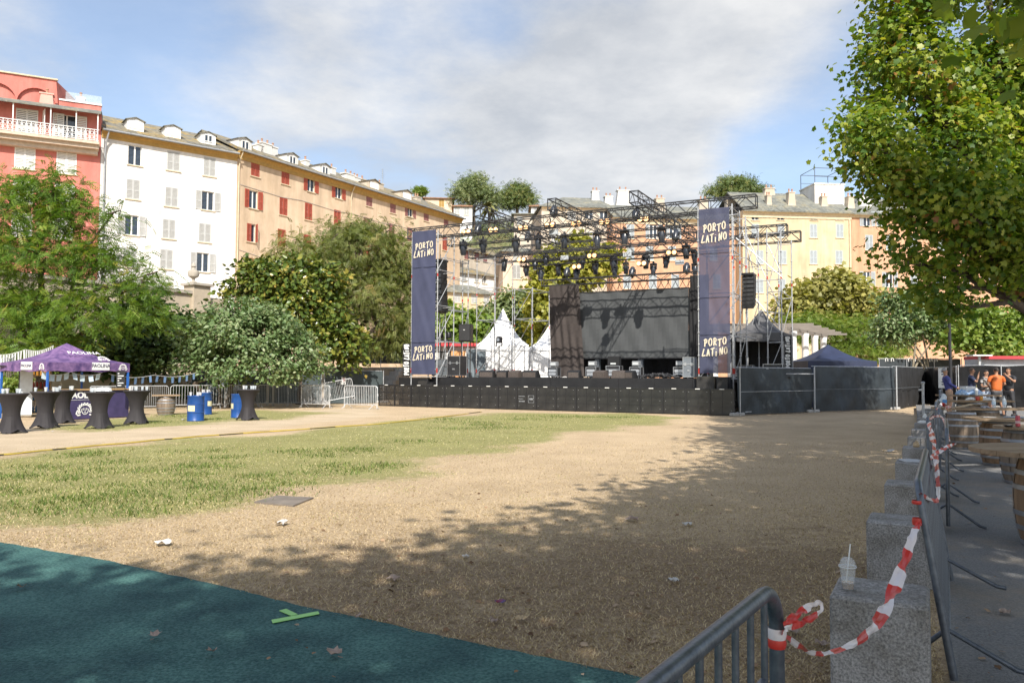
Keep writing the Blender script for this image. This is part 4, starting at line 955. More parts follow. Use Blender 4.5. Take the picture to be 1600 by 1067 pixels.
tree('plane_tree', 'yellowish tree low behind the left speaker tower of the stage', base_at(725, 60), plobes(60, [(718, 512, 44, 24), (692, 500, 24, 28), (755, 515, 32, 20), (735, 540, 60, 22)], 0.8), 7500, 'palmate', 0.34, G_FRESH, 22, 0.2, 2, BARKP, group=GB, per=12, clump=0.4, shell=0.5)
tree('dark_tree', 'grey green tree between the pointed white tents and the stepped houses', base_at(800, 67), plobes(67, [(800, 486, 38, 24), (830, 520, 24, 38), (772, 500, 32, 26), (812, 462, 20, 12)], 0.8), 9000, 'broad', 0.36, G_EUC, 23, 0.22, 2, group=GB, per=12, clump=0.45, shell=0.5)
GR = 'trees and bushes behind the fence on the right'
tree('plane_tree', 'dry olive brown tree in front of the pale yellow building', base_at(1300, 62), plobes(62, [(1300, 462, 58, 34), (1258, 482, 40, 32), (1342, 480, 38, 32), (1310, 440, 26, 16), (1230, 490, 24, 24), (1280, 500, 60, 26)], 0.8), 14000, 'palmate', 0.34, G_OLIVE, 24, 0.25, 2.5, BARKP, group=GR, per=12, clump=0.42, shell=0.5)
tree('feathery_bush', 'bright feathery green bush behind the navy pop up tent', base_at(1340, 59), plobes(59, [(1330, 525, 60, 30), (1390, 535, 36, 24), (1270, 512, 44, 24), (1350, 550, 60, 22), (1240, 520, 26, 24)], 0.8), 9500, 'frond', 0.42, G_FRESH, 25, 0.12, 1.0, group=GR, cat='bush', stems=3, per=9, clump=0.4, shell=0.45, up=0.8)
tree('grey_tree', 'silvery grey green tree with forked pale stems behind the black fence', base_at(1432, 47), plobes(47, [(1420, 500, 42, 34), (1450, 472, 34, 24), (1392, 520, 28, 24), (1462, 510, 30, 30), (1400, 470, 24, 14)], 0.8), 13000, 'simple', 0.24, G_GREY, 26, 0.13, 1.8, BARKP, group=GR, stems=2, per=14, clump=0.34, shell=0.5)
tree('leafy_tree', 'bright green tree behind the red edged awning at the right edge', base_at(1560, 45), plobes(45, [(1540, 515, 46, 32), (1605, 500, 46, 38), (1505, 535, 30, 20), (1650, 520, 50, 40), (1570, 540, 60, 20)], 0.8), 12000, 'broad', 0.28, G_FRESH, 27, 0.2, 2.2, group=GR, per=12, clump=0.38, shell=0.5)
GH = 'trees on the hill'
def hbase(px, Y): p = atY(px, 400, Y); return (p.x, p.y, hill_z(p.x, p.y))
tree('eucalyptus_tree', 'tall airy grey green tree on the hill left of the roof trusses', hbase(740, 150), plobes(150, [(735, 297, 26, 16), (760, 306, 20, 14), (720, 308, 16, 10), (745, 284, 16, 9), (770, 318, 12, 12), (730, 315, 14, 8)], 0.8), 7500, 'sprig', 0.75, G_EUC, 31, 0.4, 4, group=GH, per=14, clump=0.75, shell=0.35)
tree('eucalyptus_tree', 'darker rounded tree on the hill beside the mountain', hbase(808, 152), plobes(152, [(805, 308, 24, 16), (826, 314, 13, 12), (795, 318, 14, 10), (812, 298, 12, 9)], 0.8), 6000, 'sprig', 0.75, G_PINE, 32, 0.4, 4, group=GH, per=14, clump=0.7, shell=0.4)
tree('umbrella_pine', 'small flat topped pine peeping over the apricot building roof', hbase(656, 150), plobes(150, [(656, 299, 8, 4), (651, 300, 6, 3), (661, 300, 6, 3)], 1), 900, 'sprig', 0.8, G_FRESH, 33, 0.25, 3, group=GH, per=8, clump=0.3)
tree('pine_tree', 'broad pine above the roofs behind the right banner tower', hbase(1150, 150), plobes(150, [(1150, 293, 30, 13), (1178, 300, 20, 10), (1120, 300, 18, 9), (1165, 284, 16, 8), (1135, 286, 14, 8), (1155, 305, 34, 9)], 0.8), 8000, 'sprig', 0.75, G_PINE, 34, 0.4, 4, group=GH, per=14, clump=0.7, shell=0.4)
# palm on the hill
p = hbase(764, 148); rt = thing('palm_tree', 'shaggy palm with brownish fronds on the hill between two trees', 'tree', p, 0, GH)
zc_ = atY(764, 322, 148).z - p[2]
part('trunk', MB().path([(0, 0, 0), (0.1, 0, zc_ * .5), (0, 0, zc_)], 0.3, 7), BARK, rt)
mb = MB(); rg = random.Random(4)
for k in range(26):
    a = k * 2.4; el = rg.uniform(-0.9, 0.9); pts = []
    for j in range(6):
        tq = j / 5 * 2.6; pts.append((math.cos(a) * tq * math.cos(el), math.sin(a) * tq * math.cos(el), zc_ + tq * math.sin(el) - 0.22 * tq * tq))
    mb.ribbon(pts, [0.1, 0.3, 0.36, 0.3, 0.2, 0.05], Vector((-math.sin(a), math.cos(a), 0.25)))
part('crown', mb, mat('palm_frond', (0.24, 0.21, 0.08), 0.6, col2=(0.09, 0.12, 0.03)), rt)
# scrub covering the hillside: nobody could count it
rg = np.random.RandomState(9); K = 1500
hx_ = rg.uniform(-34, 34, K); hy_ = rg.uniform(107, 172, K); hz_ = np.array([hill_z(a, b) for a, b in zip(hx_, hy_)]); rr_ = rg.uniform(0.9, 2.2, K)
ci = np.repeat(np.arange(K), 26); N = len(ci); d = rg.normal(size=(N, 3)); d /= np.linalg.norm(d, axis=1, keepdims=True); d[:, 2] = np.abs(d[:, 2])
P = np.stack([hx_, hy_, hz_], 1)[ci] + d * rr_[ci][:, None] * rg.uniform(0.7, 1.1, N)[:, None]
me = leaves_mesh('hillside_scrub', P, d + np.array([0, 0, .4]) + rg.normal(size=(N, 3)) * .4, rg.normal(size=(N, 3)), rg.uniform(0.5, 0.95, N), 'sprig', G_EUC, np.clip(rg.rand(K)[ci] * 0.7 + 0.3 * rg.rand(N), 0, 1))
struct('hillside_scrub', me, None, kind='stuff')

# big plane tree on the right and the row of planes it belongs to, which shades the foreground
GP = 'plane trees along the path'
A_ = [(1425, 110, 85, 85, 20), (1372, 235, 58, 62, 19), (1480, 245, 105, 95, 20), (1440, 360, 62, 62, 19), (1560, 140, 110, 110, 21), (1580, 300, 95, 85, 21), (1462, 448, 46, 36, 19), (1525, 405, 70, 46, 20), (1385, 50, 26, 46, 20), (1440, -20, 80, 80, 20), (1352, 190, 40, 34, 19.5), (1405, 300, 50, 60, 19),
      (1530, -90, 130, 110, 21), (1680, 100, 140, 170, 22), (1700, 300, 110, 120, 21), (1650, -160, 150, 130, 22), (1420, 410, 30, 26, 18.6), (1480, 485, 26, 18, 19), (1545, 345, 70, 60, 19), (1600, 370, 64, 60, 19.5), (1505, 320, 66, 60, 18.2), (1590, 430, 40, 30, 19)]
tree('plane_tree', 'huge plane tree with yellow green leaves filling the upper right', (14.9, 20.4, 0.1), plobes(20, A_, 0.9), 92000, 'palmate', 0.132, G_PLANE, 41, 0.30, 2.9, BARK, group=GP, per=22, clump=0.34, shell=0.5, nsub=120, lean=(-0.2, 0.0), up=0.6, gap=0.16)
def shade_tree(label, base, lobes, n, seed, **kw):
    return tree('plane_tree', label, base, lobes, int(n * 1.35), 'palmate', 0.19, G_PLANE, seed, 0.34, 3.2, BARKP, group=GP, per=24, clump=0.44, shell=0.4, nsub=60, gap=0.16, **kw)
shade_tree('plane tree right of the path whose dark low leaves hang into the top right', (10.2, 11.0, 0.05), [(8.0, 8.0, 9.4, 2.2, 2.2, 1.9), (10.0, 8.4, 9.4, 3, 2.8, 2.4), (10.4, 10.6, 9.8, 2.4, 2.2, 2.0), (7.0, 6.0, 8.8, 1.7, 1.8, 1.4), (10.6, 8.6, 12.6, 3.0, 3.0, 2.2), (13.0, 10.5, 11.0, 3.0, 3.0, 2.6), (8.9, 9.0, 12.0, 1.8, 1.8, 1.6), (4.9, 6.0, 4.95, 0.95, 0.9, 0.75), (5.6, 6.6, 4.1, 0.7, 0.7, 0.8)], 17000, 42)
shade_tree('plane tree right of the nearest barriers, outside the picture, shading the lawn', (6.4, 1.6, 0), [(4.6, 0.8, 8.2, 2.3, 2.3, 1.7), (7.2, 1.2, 9.0, 3.0, 3.0, 2.4), (6.3, 3.6, 8.7, 2.0, 2.0, 1.5), (2.7, -1.7, 8.4, 2.0, 2.0, 1.6), (6, -2.5, 8.5, 3, 3, 2.2)], 13000, 43)
shade_tree('plane tree behind the camera, outside the picture, shading the green surface', (-0.6, -5.5, 0), [(-1.0, -4.9, 8.0, 2.7, 2.2, 1.7), (-3.1, -5.3, 8.2, 2.3, 2.2, 1.7), (1.9, -5.0, 8.6, 2.8, 2.7, 2.0), (3.4, -6.2, 8.5, 3, 3, 2)], 12000, 44)
shade_tree('plane tree behind the camera to the left, outside the picture', (-8.6, -7, 0), [(-6.6, -6.0, 8.2, 1.9, 1.9, 1.5), (-10.4, -7.4, 8.6, 2.4, 2.2, 1.8), (-8.2, -8.6, 9.0, 3, 2.4, 2.0)], 7000, 45)
# ------------------------------------------------------------------ stage
M_BLK = mat('black_ply', (0.022, 0.022, 0.023), 0.55, var=0.35, vs=1.2, bump=0.1, spec=0.4, col2=(0.011, 0.011, 0.012)); M_BLKST = mat('black_steel', (0.018, 0.018, 0.02), 0.4, var=0.3, spec=0.5)
M_TRUSS = mat('black_truss', (0.034, 0.034, 0.036), 0.45, var=0.3, spec=0.5)
M_GALV = mat('galvanised', (0.44, 0.45, 0.46), 0.45, var=0.2, vs=7, metal=0.35, bump=0.05)
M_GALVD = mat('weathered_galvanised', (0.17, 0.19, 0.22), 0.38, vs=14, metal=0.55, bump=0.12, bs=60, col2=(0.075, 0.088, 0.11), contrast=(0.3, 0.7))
M_ALU = mat('aluminium', (0.55, 0.56, 0.58), 0.35, metal=0.8, var=0.1)
M_CASE = mat('flight_case_grey', (0.13, 0.145, 0.16), 0.5, var=0.15); M_CASEK = mat('flight_case_black', (0.025, 0.025, 0.027), 0.5, var=0.25)
M_CLOTH = mat('black_cloth', (0.014, 0.014, 0.015), 0.9, var=0.4, vs=2, bump=0.3, bs=6)
M_NET = mat('dark_tarp', (0.034, 0.042, 0.048), 0.5, var=0.25, vs=1.3, bump=0.7, bs=3.0, spec=0.4)
M_REDTAPE = mat('red_marker', (0.42, 0.03, 0.02), 0.5)
SROT = -TH
def S(a, b, z): return L(a, b, z)
STZ = 1.47                                    # deck height
# crowd barrier wall in front of the stage: one steel panel per metre
px0 = 590; aL = onb(592, 620, 0)[0]; NP = 18; pw = -aL / NP
pm = MB(); pm.bb(0.03, pw - 0.03, 0, 0.012, 0.03, 1.05)
fm = MB()
for x in (0.015, pw - 0.015): fm.bb(x - 0.013, x + 0.013, -0.03, 0.035, 0, 1.08)
fm.bb(0.03, pw - 0.03, -0.022, 0.03, 1.05, 1.09)
for z in (0.36, 0.70): fm.bb(0.03, pw - 0.03, -0.012, -0.002, z - 0.012, z + 0.012)
fm.bb(pw / 2 - 0.01, pw / 2 + 0.01, -0.014, -0.003, 0.03, 1.045)
br = MB()
for x in (0.06, pw - 0.06): br.tube((x, 0.02, 1.0), (x, 0.95, 0.04), 0.02, 5)
br.bb(0.02, pw - 0.02, 0.04, 1.05, 0.005, 0.03)
lb = MB(); lb.bb(pw / 2 - 0.11, pw / 2 + 0.09, -0.034, -0.024, 1.058, 1.088)
bt = MB()
for x in (0.12, pw - 0.12):
    for z in (0.2, 0.55, 0.95): bt.lathe([(0.012, 0), (0.012, 0.008)], 6, (x, -0.012, z), axis='y')
meshes = [q.mesh(n_, m_) for q, n_, m_ in ((pm, 'panel', mat('stage_barrier_sheet', (0.03, 0.03, 0.029), 0.33, vs=2.2, spec=0.55, bump=0.12, bs=5, col2=(0.010, 0.010, 0.011), contrast=(0.3, 0.7))), (fm, 'frame', M_BLKST), (br, 'brace', M_BLKST), (lb, 'label_plate', M_TRIM), (bt, 'bolt', M_GALV))]
meshg = mat('stage_barrier_mesh', (0.035, 0.03, 0.025), 0.6, alpha=0.55)
for i in range(NP):
    lab = ('%s black steel stage barrier panel from the left end' % ORD[i]) if i < 10 else ('%s black steel stage barrier panel from the right end' % ORD[NP - 1 - i])
    rt = thing('stage_barrier', lab, 'barrier', S(aL + pw * i, 0, 0.005), SROT, 'stage barrier panels in front of the stage')
    for me in meshes:
        o = part(me.name, me, None, rt)
        if me.name == 'panel' and i < 2: o.data = me.copy(); o.data.materials[0] = meshg
# decals on one panel
mb = MB()
for (u, v, w, h) in [(0.1, 0.62, 0.32, 0.03), (0.1, 0.50, 0.25, 0.025), (0.12, 0.38, 0.3, 0.05), (0.6, 0.66, 0.3, 0.02), (0.6, 0.34, 0.3, 0.02), (0.6, 0.36, 0.02, 0.3), (0.88, 0.36, 0.02, 0.3), (0.66, 0.46, 0.18, 0.1)]:
    mb.bb(u, u + w, -0.018, -0.014, v, v + h)
single('barrier_sticker', mb, mat('faded_print', (0.16, 0.17, 0.18), 0.6, var=0.4, vs=14), 'faded worn printed stickers on a black stage barrier panel', 'sticker', S(aL + pw * 8, 0, 0.0), SROT)

# platform
def bpx(px, py, b): a, z = onb(px, py, b); return a
aS0 = bpx(674, 590, 1.9); aS1 = bpx(1144, 598, 1.9); SB = 1.9; SD = 12.0
st = thing('stage_platform', 'black fronted festival stage platform with bare deck', 'stage', S(0, 0, 0), SROT)
mb = MB(); mb.bb(aS0, aS1, SB + 0.03, SD, STZ - 0.12, STZ); part('deck', mb, mat('stage_deck', (0.06, 0.052, 0.046), 0.8, vs=1.5, bump=0.2, col2=(0.022, 0.02, 0.019)), st)
n_ = 9; w_ = (aS1 - aS0) / n_
for k in range(n_):
    mb = MB(); mb.bb(aS0 + w_ * k + 0.004, aS0 + w_ * (k + 1) - 0.004, SB - 0.005 * (k % 2), SB + 0.025, 0.02, STZ + 0.02); part('fascia_panel', mb, M_BLK, st)
for k in range(10):
    for yy in (3.0, 7, 11.5):
        mb = MB().tube((aS0 + 0.4 + (aS1 - aS0 - 0.8) * k / 9, yy, 0), (aS0 + 0.4 + (aS1 - aS0 - 0.8) * k / 9, yy, STZ - 0.125), 0.025, 5); part('leg', mb, M_GALV, st)
mb = MB(); mb.bb(aS0 + .1, aS1 - .1, SD - 0.06, SD - 0.02, 0.01, STZ - 0.13); part('rear_skirt', mb, M_CLOTH, st)
# side wing on the left and subs in the corner
a0 = bpx(622, 600, 1.5); a1 = bpx(654, 600, 1.5)
mb = MB(); mb.bevbox(((a0 + a1) / 2, 0, 0.72), (a1 - a0, 1.1, 1.46), 0.02); single('riser_block', mb, M_BLK, 'black riser block at the left corner of the stage', 'riser', S(0, 2.1, 0), SROT)
def sub_speaker(label, a, b, z, w, d, h, group=None, m=M_BLK, rot=SROT):
    rt = thing('bass_speaker', label, 'speaker', S(a, b, z), rot, group)
    mb = MB(); mb.bevbox((0, 0, h / 2), (w, d, h), 0.025); part('cabinet', mb, m, rt)
    g = MB(); g.bb(-w * 0.44, w * 0.44, -d / 2 - 0.02, -d / 2 - 0.003, h * 0.08, h * 0.92); part('grille', g, mat('speaker_grille', (0.03, 0.028, 0.026), 0.6, var=0.35, vs=30, bump=0.4, bs=120), rt)
    hd = MB()
    for s_ in (-1, 1): hd.bb(s_ * w / 2 - 0.004, s_ * w / 2 + 0.004, -0.1, 0.1, h * 0.55, h * 0.65)
    part('handle', hd, M_ALU, rt); return rt
a = bpx(661, 600, 1.6); sub_speaker('black bass speaker with small holes beside the left stage corner', a, 1.9, 0.02, 0.62, 0.7, 1.38)
a = bpx(671, 600, 1.6); sub_speaker('narrow black bass speaker tight against the left end of the stage front', a, 1.9, 0.02, 0.4, 0.7, 1.2)
a0, a1 = bpx(1087, 595, 0.9), bpx(1118, 595, 0.9)
sub_speaker('wide brown black bass cabinet below the right banner, left one', (a0 + a1) / 2, 1.25, 0.02, a1 - a0 - 0.04, 0.7, 1.58, 'bass cabinets under the right banner', mat('worn_black', (0.05, 0.045, 0.035), 0.6, col2=(0.02, 0.019, 0.018)))
a0, a1 = bpx(1118, 595, 0.9), bpx(1139, 595, 0.9)
sub_speaker('black bass cabinet below the right banner, right one beside the scaffold', (a0 + a1) / 2, 1.25, 0.02, a1 - a0 - 0.04, 0.7, 1.56, 'bass cabinets under the right banner')

# ---- trusses
def truss(label, p0, p1, h=0.52, w=0.45, seg=0.5, group='black lighting trusses over the stage', m=None):
    """box truss from p0 to p1 (centre of the top face), local x along"""
    p0 = Vector(p0); p1 = Vector(p1); d = p1 - p0; Ln = d.length; rot = math.atan2(d.y, d.x)
    rt = thing('lighting_truss', label, 'truss', p0, rot, group); m = m or M_TRUSS
    for yy in (-w / 2, w / 2):
        for zz in (0, -h): part('chord', MB().tube((0, yy, zz), (Ln, yy, zz), 0.031, 6), m, rt)
    wb = MB(); n = max(1, int(Ln / seg)); s = Ln / n
    for k in range(n):
        xa, xb = k * s, (k + 1) * s; f = k % 2
        for yy in (-w / 2, w / 2): wb.tube((xa, yy, 0 if f else -h), (xb, yy, -h if f else 0), 0.017, 4, caps=False)
        for zz in (0, -h): wb.tube((xa, -w / 2 if f else w / 2, zz), (xb, w / 2 if f else -w / 2, zz), 0.012, 4, caps=False)
        if k % 4 == 0:
            for yy in (-w / 2, w / 2): wb.tube((xa, yy, 0), (xa, yy, -h), 0.016, 4, caps=False)
            for zz in (0, -h): wb.tube((xa, -w / 2, zz), (xa, w / 2, zz), 0.016, 4, caps=False)
    for x in (0, Ln):
        for yy in (-w / 2, w / 2): wb.tube((x, yy, 0.02), (x, yy, -h - 0.02), 0.026, 5)
        for zz in (0, -h): wb.tube((x, -w / 2, zz), (x, w / 2, zz), 0.026, 5)
    o = part('bracing', wb, m, rt); o['kind'] = 'stuff'
    return rt
ZT = 9.42
TB = {1: 2.2, 2: 5.0, 3: 9.6, 4: 11.6}
truss('front black cross truss passing above both banner towers', S(bpx(641, 349, 2.2), 2.2, ZT), S(bpx(1182, 306, 2.2), 2.2, ZT))
truss('second black cross truss from the front, hung with moving head lights', S(bpx(702, 365, 5), 5.0, ZT), S(bpx(1150, 340, 5), 5.0, ZT))
truss('third black cross truss whose right end sticks out beside the right banner', S(bpx(735, 380, 9.6), 9.6, ZT), S(bpx(1230, 343, 9.6), 9.6, ZT))
truss('rearmost high cross truss reaching furthest out to the right', S(bpx(778, 388, 11.6), 11.6, ZT - 0.05), S(bpx(1251, 359, 11.6), 11.6, ZT - 0.05))
for px, py, lab, bend in [(745, 321, 'left depth truss poking forward over the front truss', 11.9), (862, 310.5, 'middle depth truss poking forward over the front truss', 11.9), (990, 298.5, 'right depth truss poking forward over the front truss', 11.9)]:
    p = None
    zt = ZT + 0.56
    d = pix_dir(px, py); t_ = (zt - CAMZ) / d.z; q = CAM + d * t_; a, b = ab(q)
    truss(lab, S(a, b, zt), S(a, bend, zt), 0.52, 0.42)
# low pipe bars carrying the rear lights, and the screen truss
aP0, zP = onb(814, 413.6, 10.6); aP1 = bpx(1088, 402, 10.6); zP = (zP + onb(1088, 402, 10.6)[1]) / 2
truss('low narrow black lighting bar hung between the middle lights', S(aP0, 10.6, zP + 0.25), S(aP1, 10.6, zP + 0.25), 0.25, 0.2, 0.4)
aQ0, zq = onb(848, 436, 9.0); aQ1, zq2 = onb(1092, 427, 9.0); zq = (zq + zq2) / 2
rt = truss('black truss carrying the grey screen at the back of the stage', S(aQ0, 9.0, zq), S(aQ1, 9.0, zq), 0.34, 0.34, 0.5)
ZSC = zq
# hanging triangular brackets under it
# screen
a0, zt0 = onb(904, 455, 8.7); a1, zt1 = onb(1076, 455, 8.7); zb0 = onb(904, 557, 8.7)[1]; zb1 = onb(1076, 560, 8.7)[1]
zs1 = (zt0 + zt1) / 2; zs0 = (zb0 + zb1) / 2
sc_t = thing('projection_screen', 'grey mesh screen at the back of the stage striped with truss shadows', 'screen', S(0, 0, 0), SROT)
mb = MB(); nxx, nzz = 30, 16
for i in range(nxx):
    for j in range(nzz):
        def sp(u, v): return (a0 + (a1 - a0) * u / nxx, 8.7 + 0.02 * math.sin(u * 1.3 + v * 0.6), zs0 + (zs1 - zs0) * v / nzz)
        mb.quad(sp(i, j), sp(i + 1, j), sp(i + 1, j + 1), sp(i, j + 1))
part('screen_sheet', mb, mat('screen_mesh', (0.062, 0.066, 0.068), 0.8, var=0.10, vs=0.8, bump=0.15, bs=40), sc_t, smooth=True)
mb = MB()
for x in (a0 - 0.04, a1 + 0.04): mb.bb(x - 0.035, x + 0.035, 8.68, 8.75, zs0 - 0.05, zs1 + 0.05)
mb.bb(a0, a1, 8.68, 8.75, zs1 + 0.003, zs1 + 0.07); mb.bb(a0, a1, 8.68, 8.75, zs0 - 0.07, zs0 - 0.003)
part('screen_frame', mb, M_BLKST, sc_t)
mb = MB()
for u in np.linspace(0.01, 0.99, 12): x = a0 + (a1 - a0) * u; mb.tube((x, 8.9, zs1), (x, 9.0, ZSC - 0.36), 0.012, 4)
part('hanger', mb, M_BLKST, sc_t)
for u in (0.17, 0.57, 0.97):
    x = a0 + (a1 - a0) * u; mb = MB(); mb.bb(x - 0.12, x + 0.12, 8.8, 9.1, STZ + 0.005, zs0 - 0.08); part('stand_leg', mb, M_CASE, sc_t)
ptc = []
mb = MB()
for u in np.linspace(0.03, 0.97, 16):
    x = a0 + (a1 - a0) * u
    mb.tube((x - 0.28, 8.95, ZSC - 0.34), (x, 8.95, ZSC - 0.85), 0.016, 4); mb.tube((x + 0.28, 8.95, ZSC - 0.34), (x, 8.95, ZSC - 0.85), 0.016, 4)
part('hanging_bracket', mb, M_BLKST, sc_t)
def curtain(name, label, aa, ab_, b, z0, z1, m, amp=0.09, freq=7.0, lean=0.0):
    mb = MB(); n = 46; k = 14
    def cp(i, j):
        u = i / n; v = j / k; x = aa + (ab_ - aa) * u + lean * (1 - v) * (0.4 + 0.6 * u)
        return (x, b + amp * math.sin(u * freq * 2 * math.pi) * (0.4 + 0.6 * (1 - v)) + 0.02 * math.sin(u * 31 + v * 9), z0 + (z1 - z0) * v - 0.03 * math.sin(u * freq * 2 * math.pi) * (1 - v))
    for i in range(n):
        for j in range(k): mb.quad(cp(i, j), cp(i + 1, j), cp(i + 1, j + 1), cp(i, j + 1))
    return single(name, mb, m, label, 'curtain', S(0, 0, 0), SROT, smooth=True)
a0c, zc1 = onb(858, 447, 8.5); a1c = bpx(905, 450, 8.5)
curtain('side_curtain', 'brown black gauze curtain hanging left of the grey screen', a0c, a1c - 0.02, 8.5, STZ + 0.05, zc1, mat('brown_gauze', (0.05, 0.04, 0.036), 0.9, var=0.15), 0.05, 4, 0.35)
a2c = bpx(1077, 455, 8.5); a3c = bpx(1093, 450, 8.5)
curtain('side_curtain', 'narrow black curtain between the grey screen and the right banner tower', a2c + 0.05, a3c + 0.5, 8.45, STZ + 0.05, zc1 + 0.15, M_CLOTH, 0.05, 3)
curtain('backdrop_curtain', 'black backdrop cloth closing the opening under the grey screen', a0c + 0.4, a3c + 0.3, 10.2, STZ + 0.02, zs0 + 1.5, M_CLOTH, 0.08, 12)

# ---- scaffold towers
def scaffold(label, a0, a1, b0, b1, z0, z1, levels, diag=1, group='silver scaffold towers around the stage', red=True, faces=('f', 'b', 'l', 'r')):
    rt = thing('scaffold_tower', label, 'scaffold', S(a0, b0, 0), SROT, group); w, d = a1 - a0, b1 - b0; r = 0.03
    cs = [(0, 0), (w, 0), (w, d), (0, d)]
    for (x, y) in cs:
        up = part('upright', MB().tube((x, y, z0), (x, y, z1), 0.03, 7), M_GALV, rt, smooth=True)
        mb = MB(); z = z0 + 0.5
        while z < z1 - 0.1: mb.lathe([(r + 0.004, z - 0.02), (0.062, z - 0.012), (0.062, z + 0.012), (r + 0.004, z + 0.02)], 8, (x, y, 0)); z += 1.0
        part('coupling', mb, M_GALV, up)
        if red:
            mb = MB(); mb.lathe([(r + 0.006, z0 + 1.7), (r + 0.006, z0 + 1.95)], 8, (x, y, 0), cap=False); mb.lathe([(r + 0.006, z1 - 2.4), (r + 0.006, z1 - 2.25)], 8, (x, y, 0), cap=False); part('red_collar', mb, M_REDTAPE, up)
    ed = {'f': (0, 1), 'r': (1, 2), 'b': (2, 3), 'l': (3, 0)}
    for z in levels:
        for e in faces:
            p, q = cs[ed[e][0]], cs[ed[e][1]]; part('ledger', MB().tube((*p, z), (*q, z), 0.021, 6), M_GALV, rt)
    lv = list(levels)
    for k, (za, zb) in enumerate(zip(lv[:-1], lv[1:])):
        for e in (('f', 'r') if diag == 1 else ('f', 'b') if k % 2 else ('f',)):
            p, q = cs[ed[e][0]], cs[ed[e][1]]
            if e == 'b': p, q = q, p
            part('diagonal_brace', MB().tube((*p, za), (*q, zb), 0.019, 6), M_GALV, rt)
    return rt
# banner towers
def stroke_text(lines, W_, m_w, seed=1, jit=0.05, slope=0.0):
    """brush lettering: list of (text, x0, z0, x1, height) in metres -> MB, facing -y"""
    G_ = {'P': [[(0.22, 0), (0.32, 1)], [(0, .82), (.45, 1.02), (.85, .92), (.8, .6), (.3, .42)]],
          'O': [[(.5, 1), (.12, .75), (.05, .35), (.35, .02), (.8, .12), (.95, .6), (.75, .95), (.42, .98)]],
          'R': [[(0.15, 0), (0.25, 1)], [(0, .8), (.5, 1.0), (.85, .82), (.7, .55), (.25, .45), (.9, .05)]],
          'T': [[(-.1, .86), (1.1, 1.04)], [(.5, .95), (.42, -.05)]], 'L': [[(.5, 1.05), (-.1, -.02), (.95, .1)]],
          'A': [[(0, 0), (.5, 1), (.85, .02)], [(.1, .36), (.85, .4)]], 'I': [[(.4, .7), (.32, 0)], [(.45, .95), (.47, 1.0)]],
          'N': [[(0, 0), (.15, .92), (.7, .12), (.9, 1.05)]]}
    mb = MB(); rg = random.Random(seed)
    for (txt, x0, z0, x1, h) in lines:
        n = len(txt); cw = (x1 - x0) / n
        for i, ch in enumerate(txt):
            ww = cw * (0.74 if ch != 'I' else 0.5); ox = x0 + cw * (i + 0.12); oz = z0 + h * rg.uniform(-jit, jit) + slope * (ox - (x0 + x1) / 2); hh = h * rg.uniform(0.92, 1.08)
            segs = []
            for stv in G_[ch]:
                cur = [stv[0]]
                for q_ in range(1, len(stv)):
                    cur.append(stv[q_])
                    if q_ < len(stv) - 1:
                        d0 = Vector(stv[q_]) - Vector(stv[q_ - 1]); d1 = Vector(stv[q_ + 1]) - Vector(stv[q_])
                        if d0.angle(d1) > R(62): segs.append(cur); cur = [stv[q_]]
                segs.append(cur)
            for k_, stv in enumerate(segs):
                pts = [(ox + p[0] * ww, 0.002 * k_, oz + p[1] * hh) for p in stv]
                i0 = len(mb.v); mb.path(pts, m_w, 6)
                for j in range(i0, len(mb.v)):
                    v = mb.v[j]; mb.v[j] = (v[0], -0.006 + 0.002 * k_ + (v[1] - 0.002 * k_) * 0.06, v[2])
    return mb
M_CREAM = mat('cream_print', (0.62, 0.55, 0.42), 0.8, var=0.05)
def cloth_panel(w, h, y0, amp, seed, nx=22, nz=60, seam=()):
    mb = MB(); rg = random.Random(seed); ph = [rg.uniform(0, 6) for _ in range(6)]
    def cp(i, j):
        u, v = i / nx, j / nz; e = math.sin(math.pi * u)
        dsp = amp * e * (math.sin(6 * (u * 1.6 + v * 2.6) + ph[0]) * 0.6 + math.sin(11 * (u - v * 1.8) + ph[1]) * 0.35 + math.sin(23 * (u * 0.8 + v * 1.5) + ph[2]) * 0.22)
        return (u * w, y0 + dsp, v * h)
    for i in range(nx):
        for j in range(nz): mb.quad(cp(i, j), cp(i + 1, j), cp(i + 1, j + 1), cp(i, j + 1))
    return mb
def banner(label, a0, a1, b, z0, z1, txts, seed, seams, m):
    rt = thing('stage_banner', label, 'banner', S(a0, b, z0), SROT, 'tall navy banners on the stage towers'); w, h = a1 - a0, z1 - z0
    part('cloth', cloth_panel(w, h, 0.0, 0.022, seed), m, rt, smooth=True)
    for z in seams: part('seam', MB().bb(0.01, w - 0.01, -0.028, -0.02, z - z0 - 0.012, z - z0 + 0.012), mat('navy_seam', (0.03, 0.036, 0.07), 0.8), rt)
    pass
    for (zc, hh) in txts:
        part('lettering', stroke_text([('PORTO', w * 0.13, zc + hh * 0.05, w * 0.90, hh * 0.36), ('LATINO', w * 0.08, zc - hh * 0.43, w * 0.93, hh * 0.37)], w, 0.031, seed, 0.10, 0.09), M_CREAM, rt, loc=(0, -0.03, -z0))
    mb = MB()
    for k in range(int(h / 0.5)):
        for x in (-0.03, w + 0.03): mb.tube((x - 0.03, 0.0, 0.25 + k * 0.5), (x + 0.03, 0.0, 0.27 + k * 0.5), 0.01, 4)
    part('cable_tie', mb, M_TRIM, rt)
    return rt
M_NAVY = mat('navy_banner', (0.046, 0.052, 0.098), 0.75, var=0.10, vs=1.0, bump=0.1, bs=60)
M_NAVYT = mat('navy_banner_mesh', (0.050, 0.056, 0.102), 0.75, var=0.10, vs=1.0, alpha=0.92)
bb_ = 1.5
aL0 = bpx(645, 470, bb_); aL1 = bpx(682, 470, bb_); aR0 = bpx(1093.5, 450, bb_); aR1 = bpx(1141, 450, bb_)
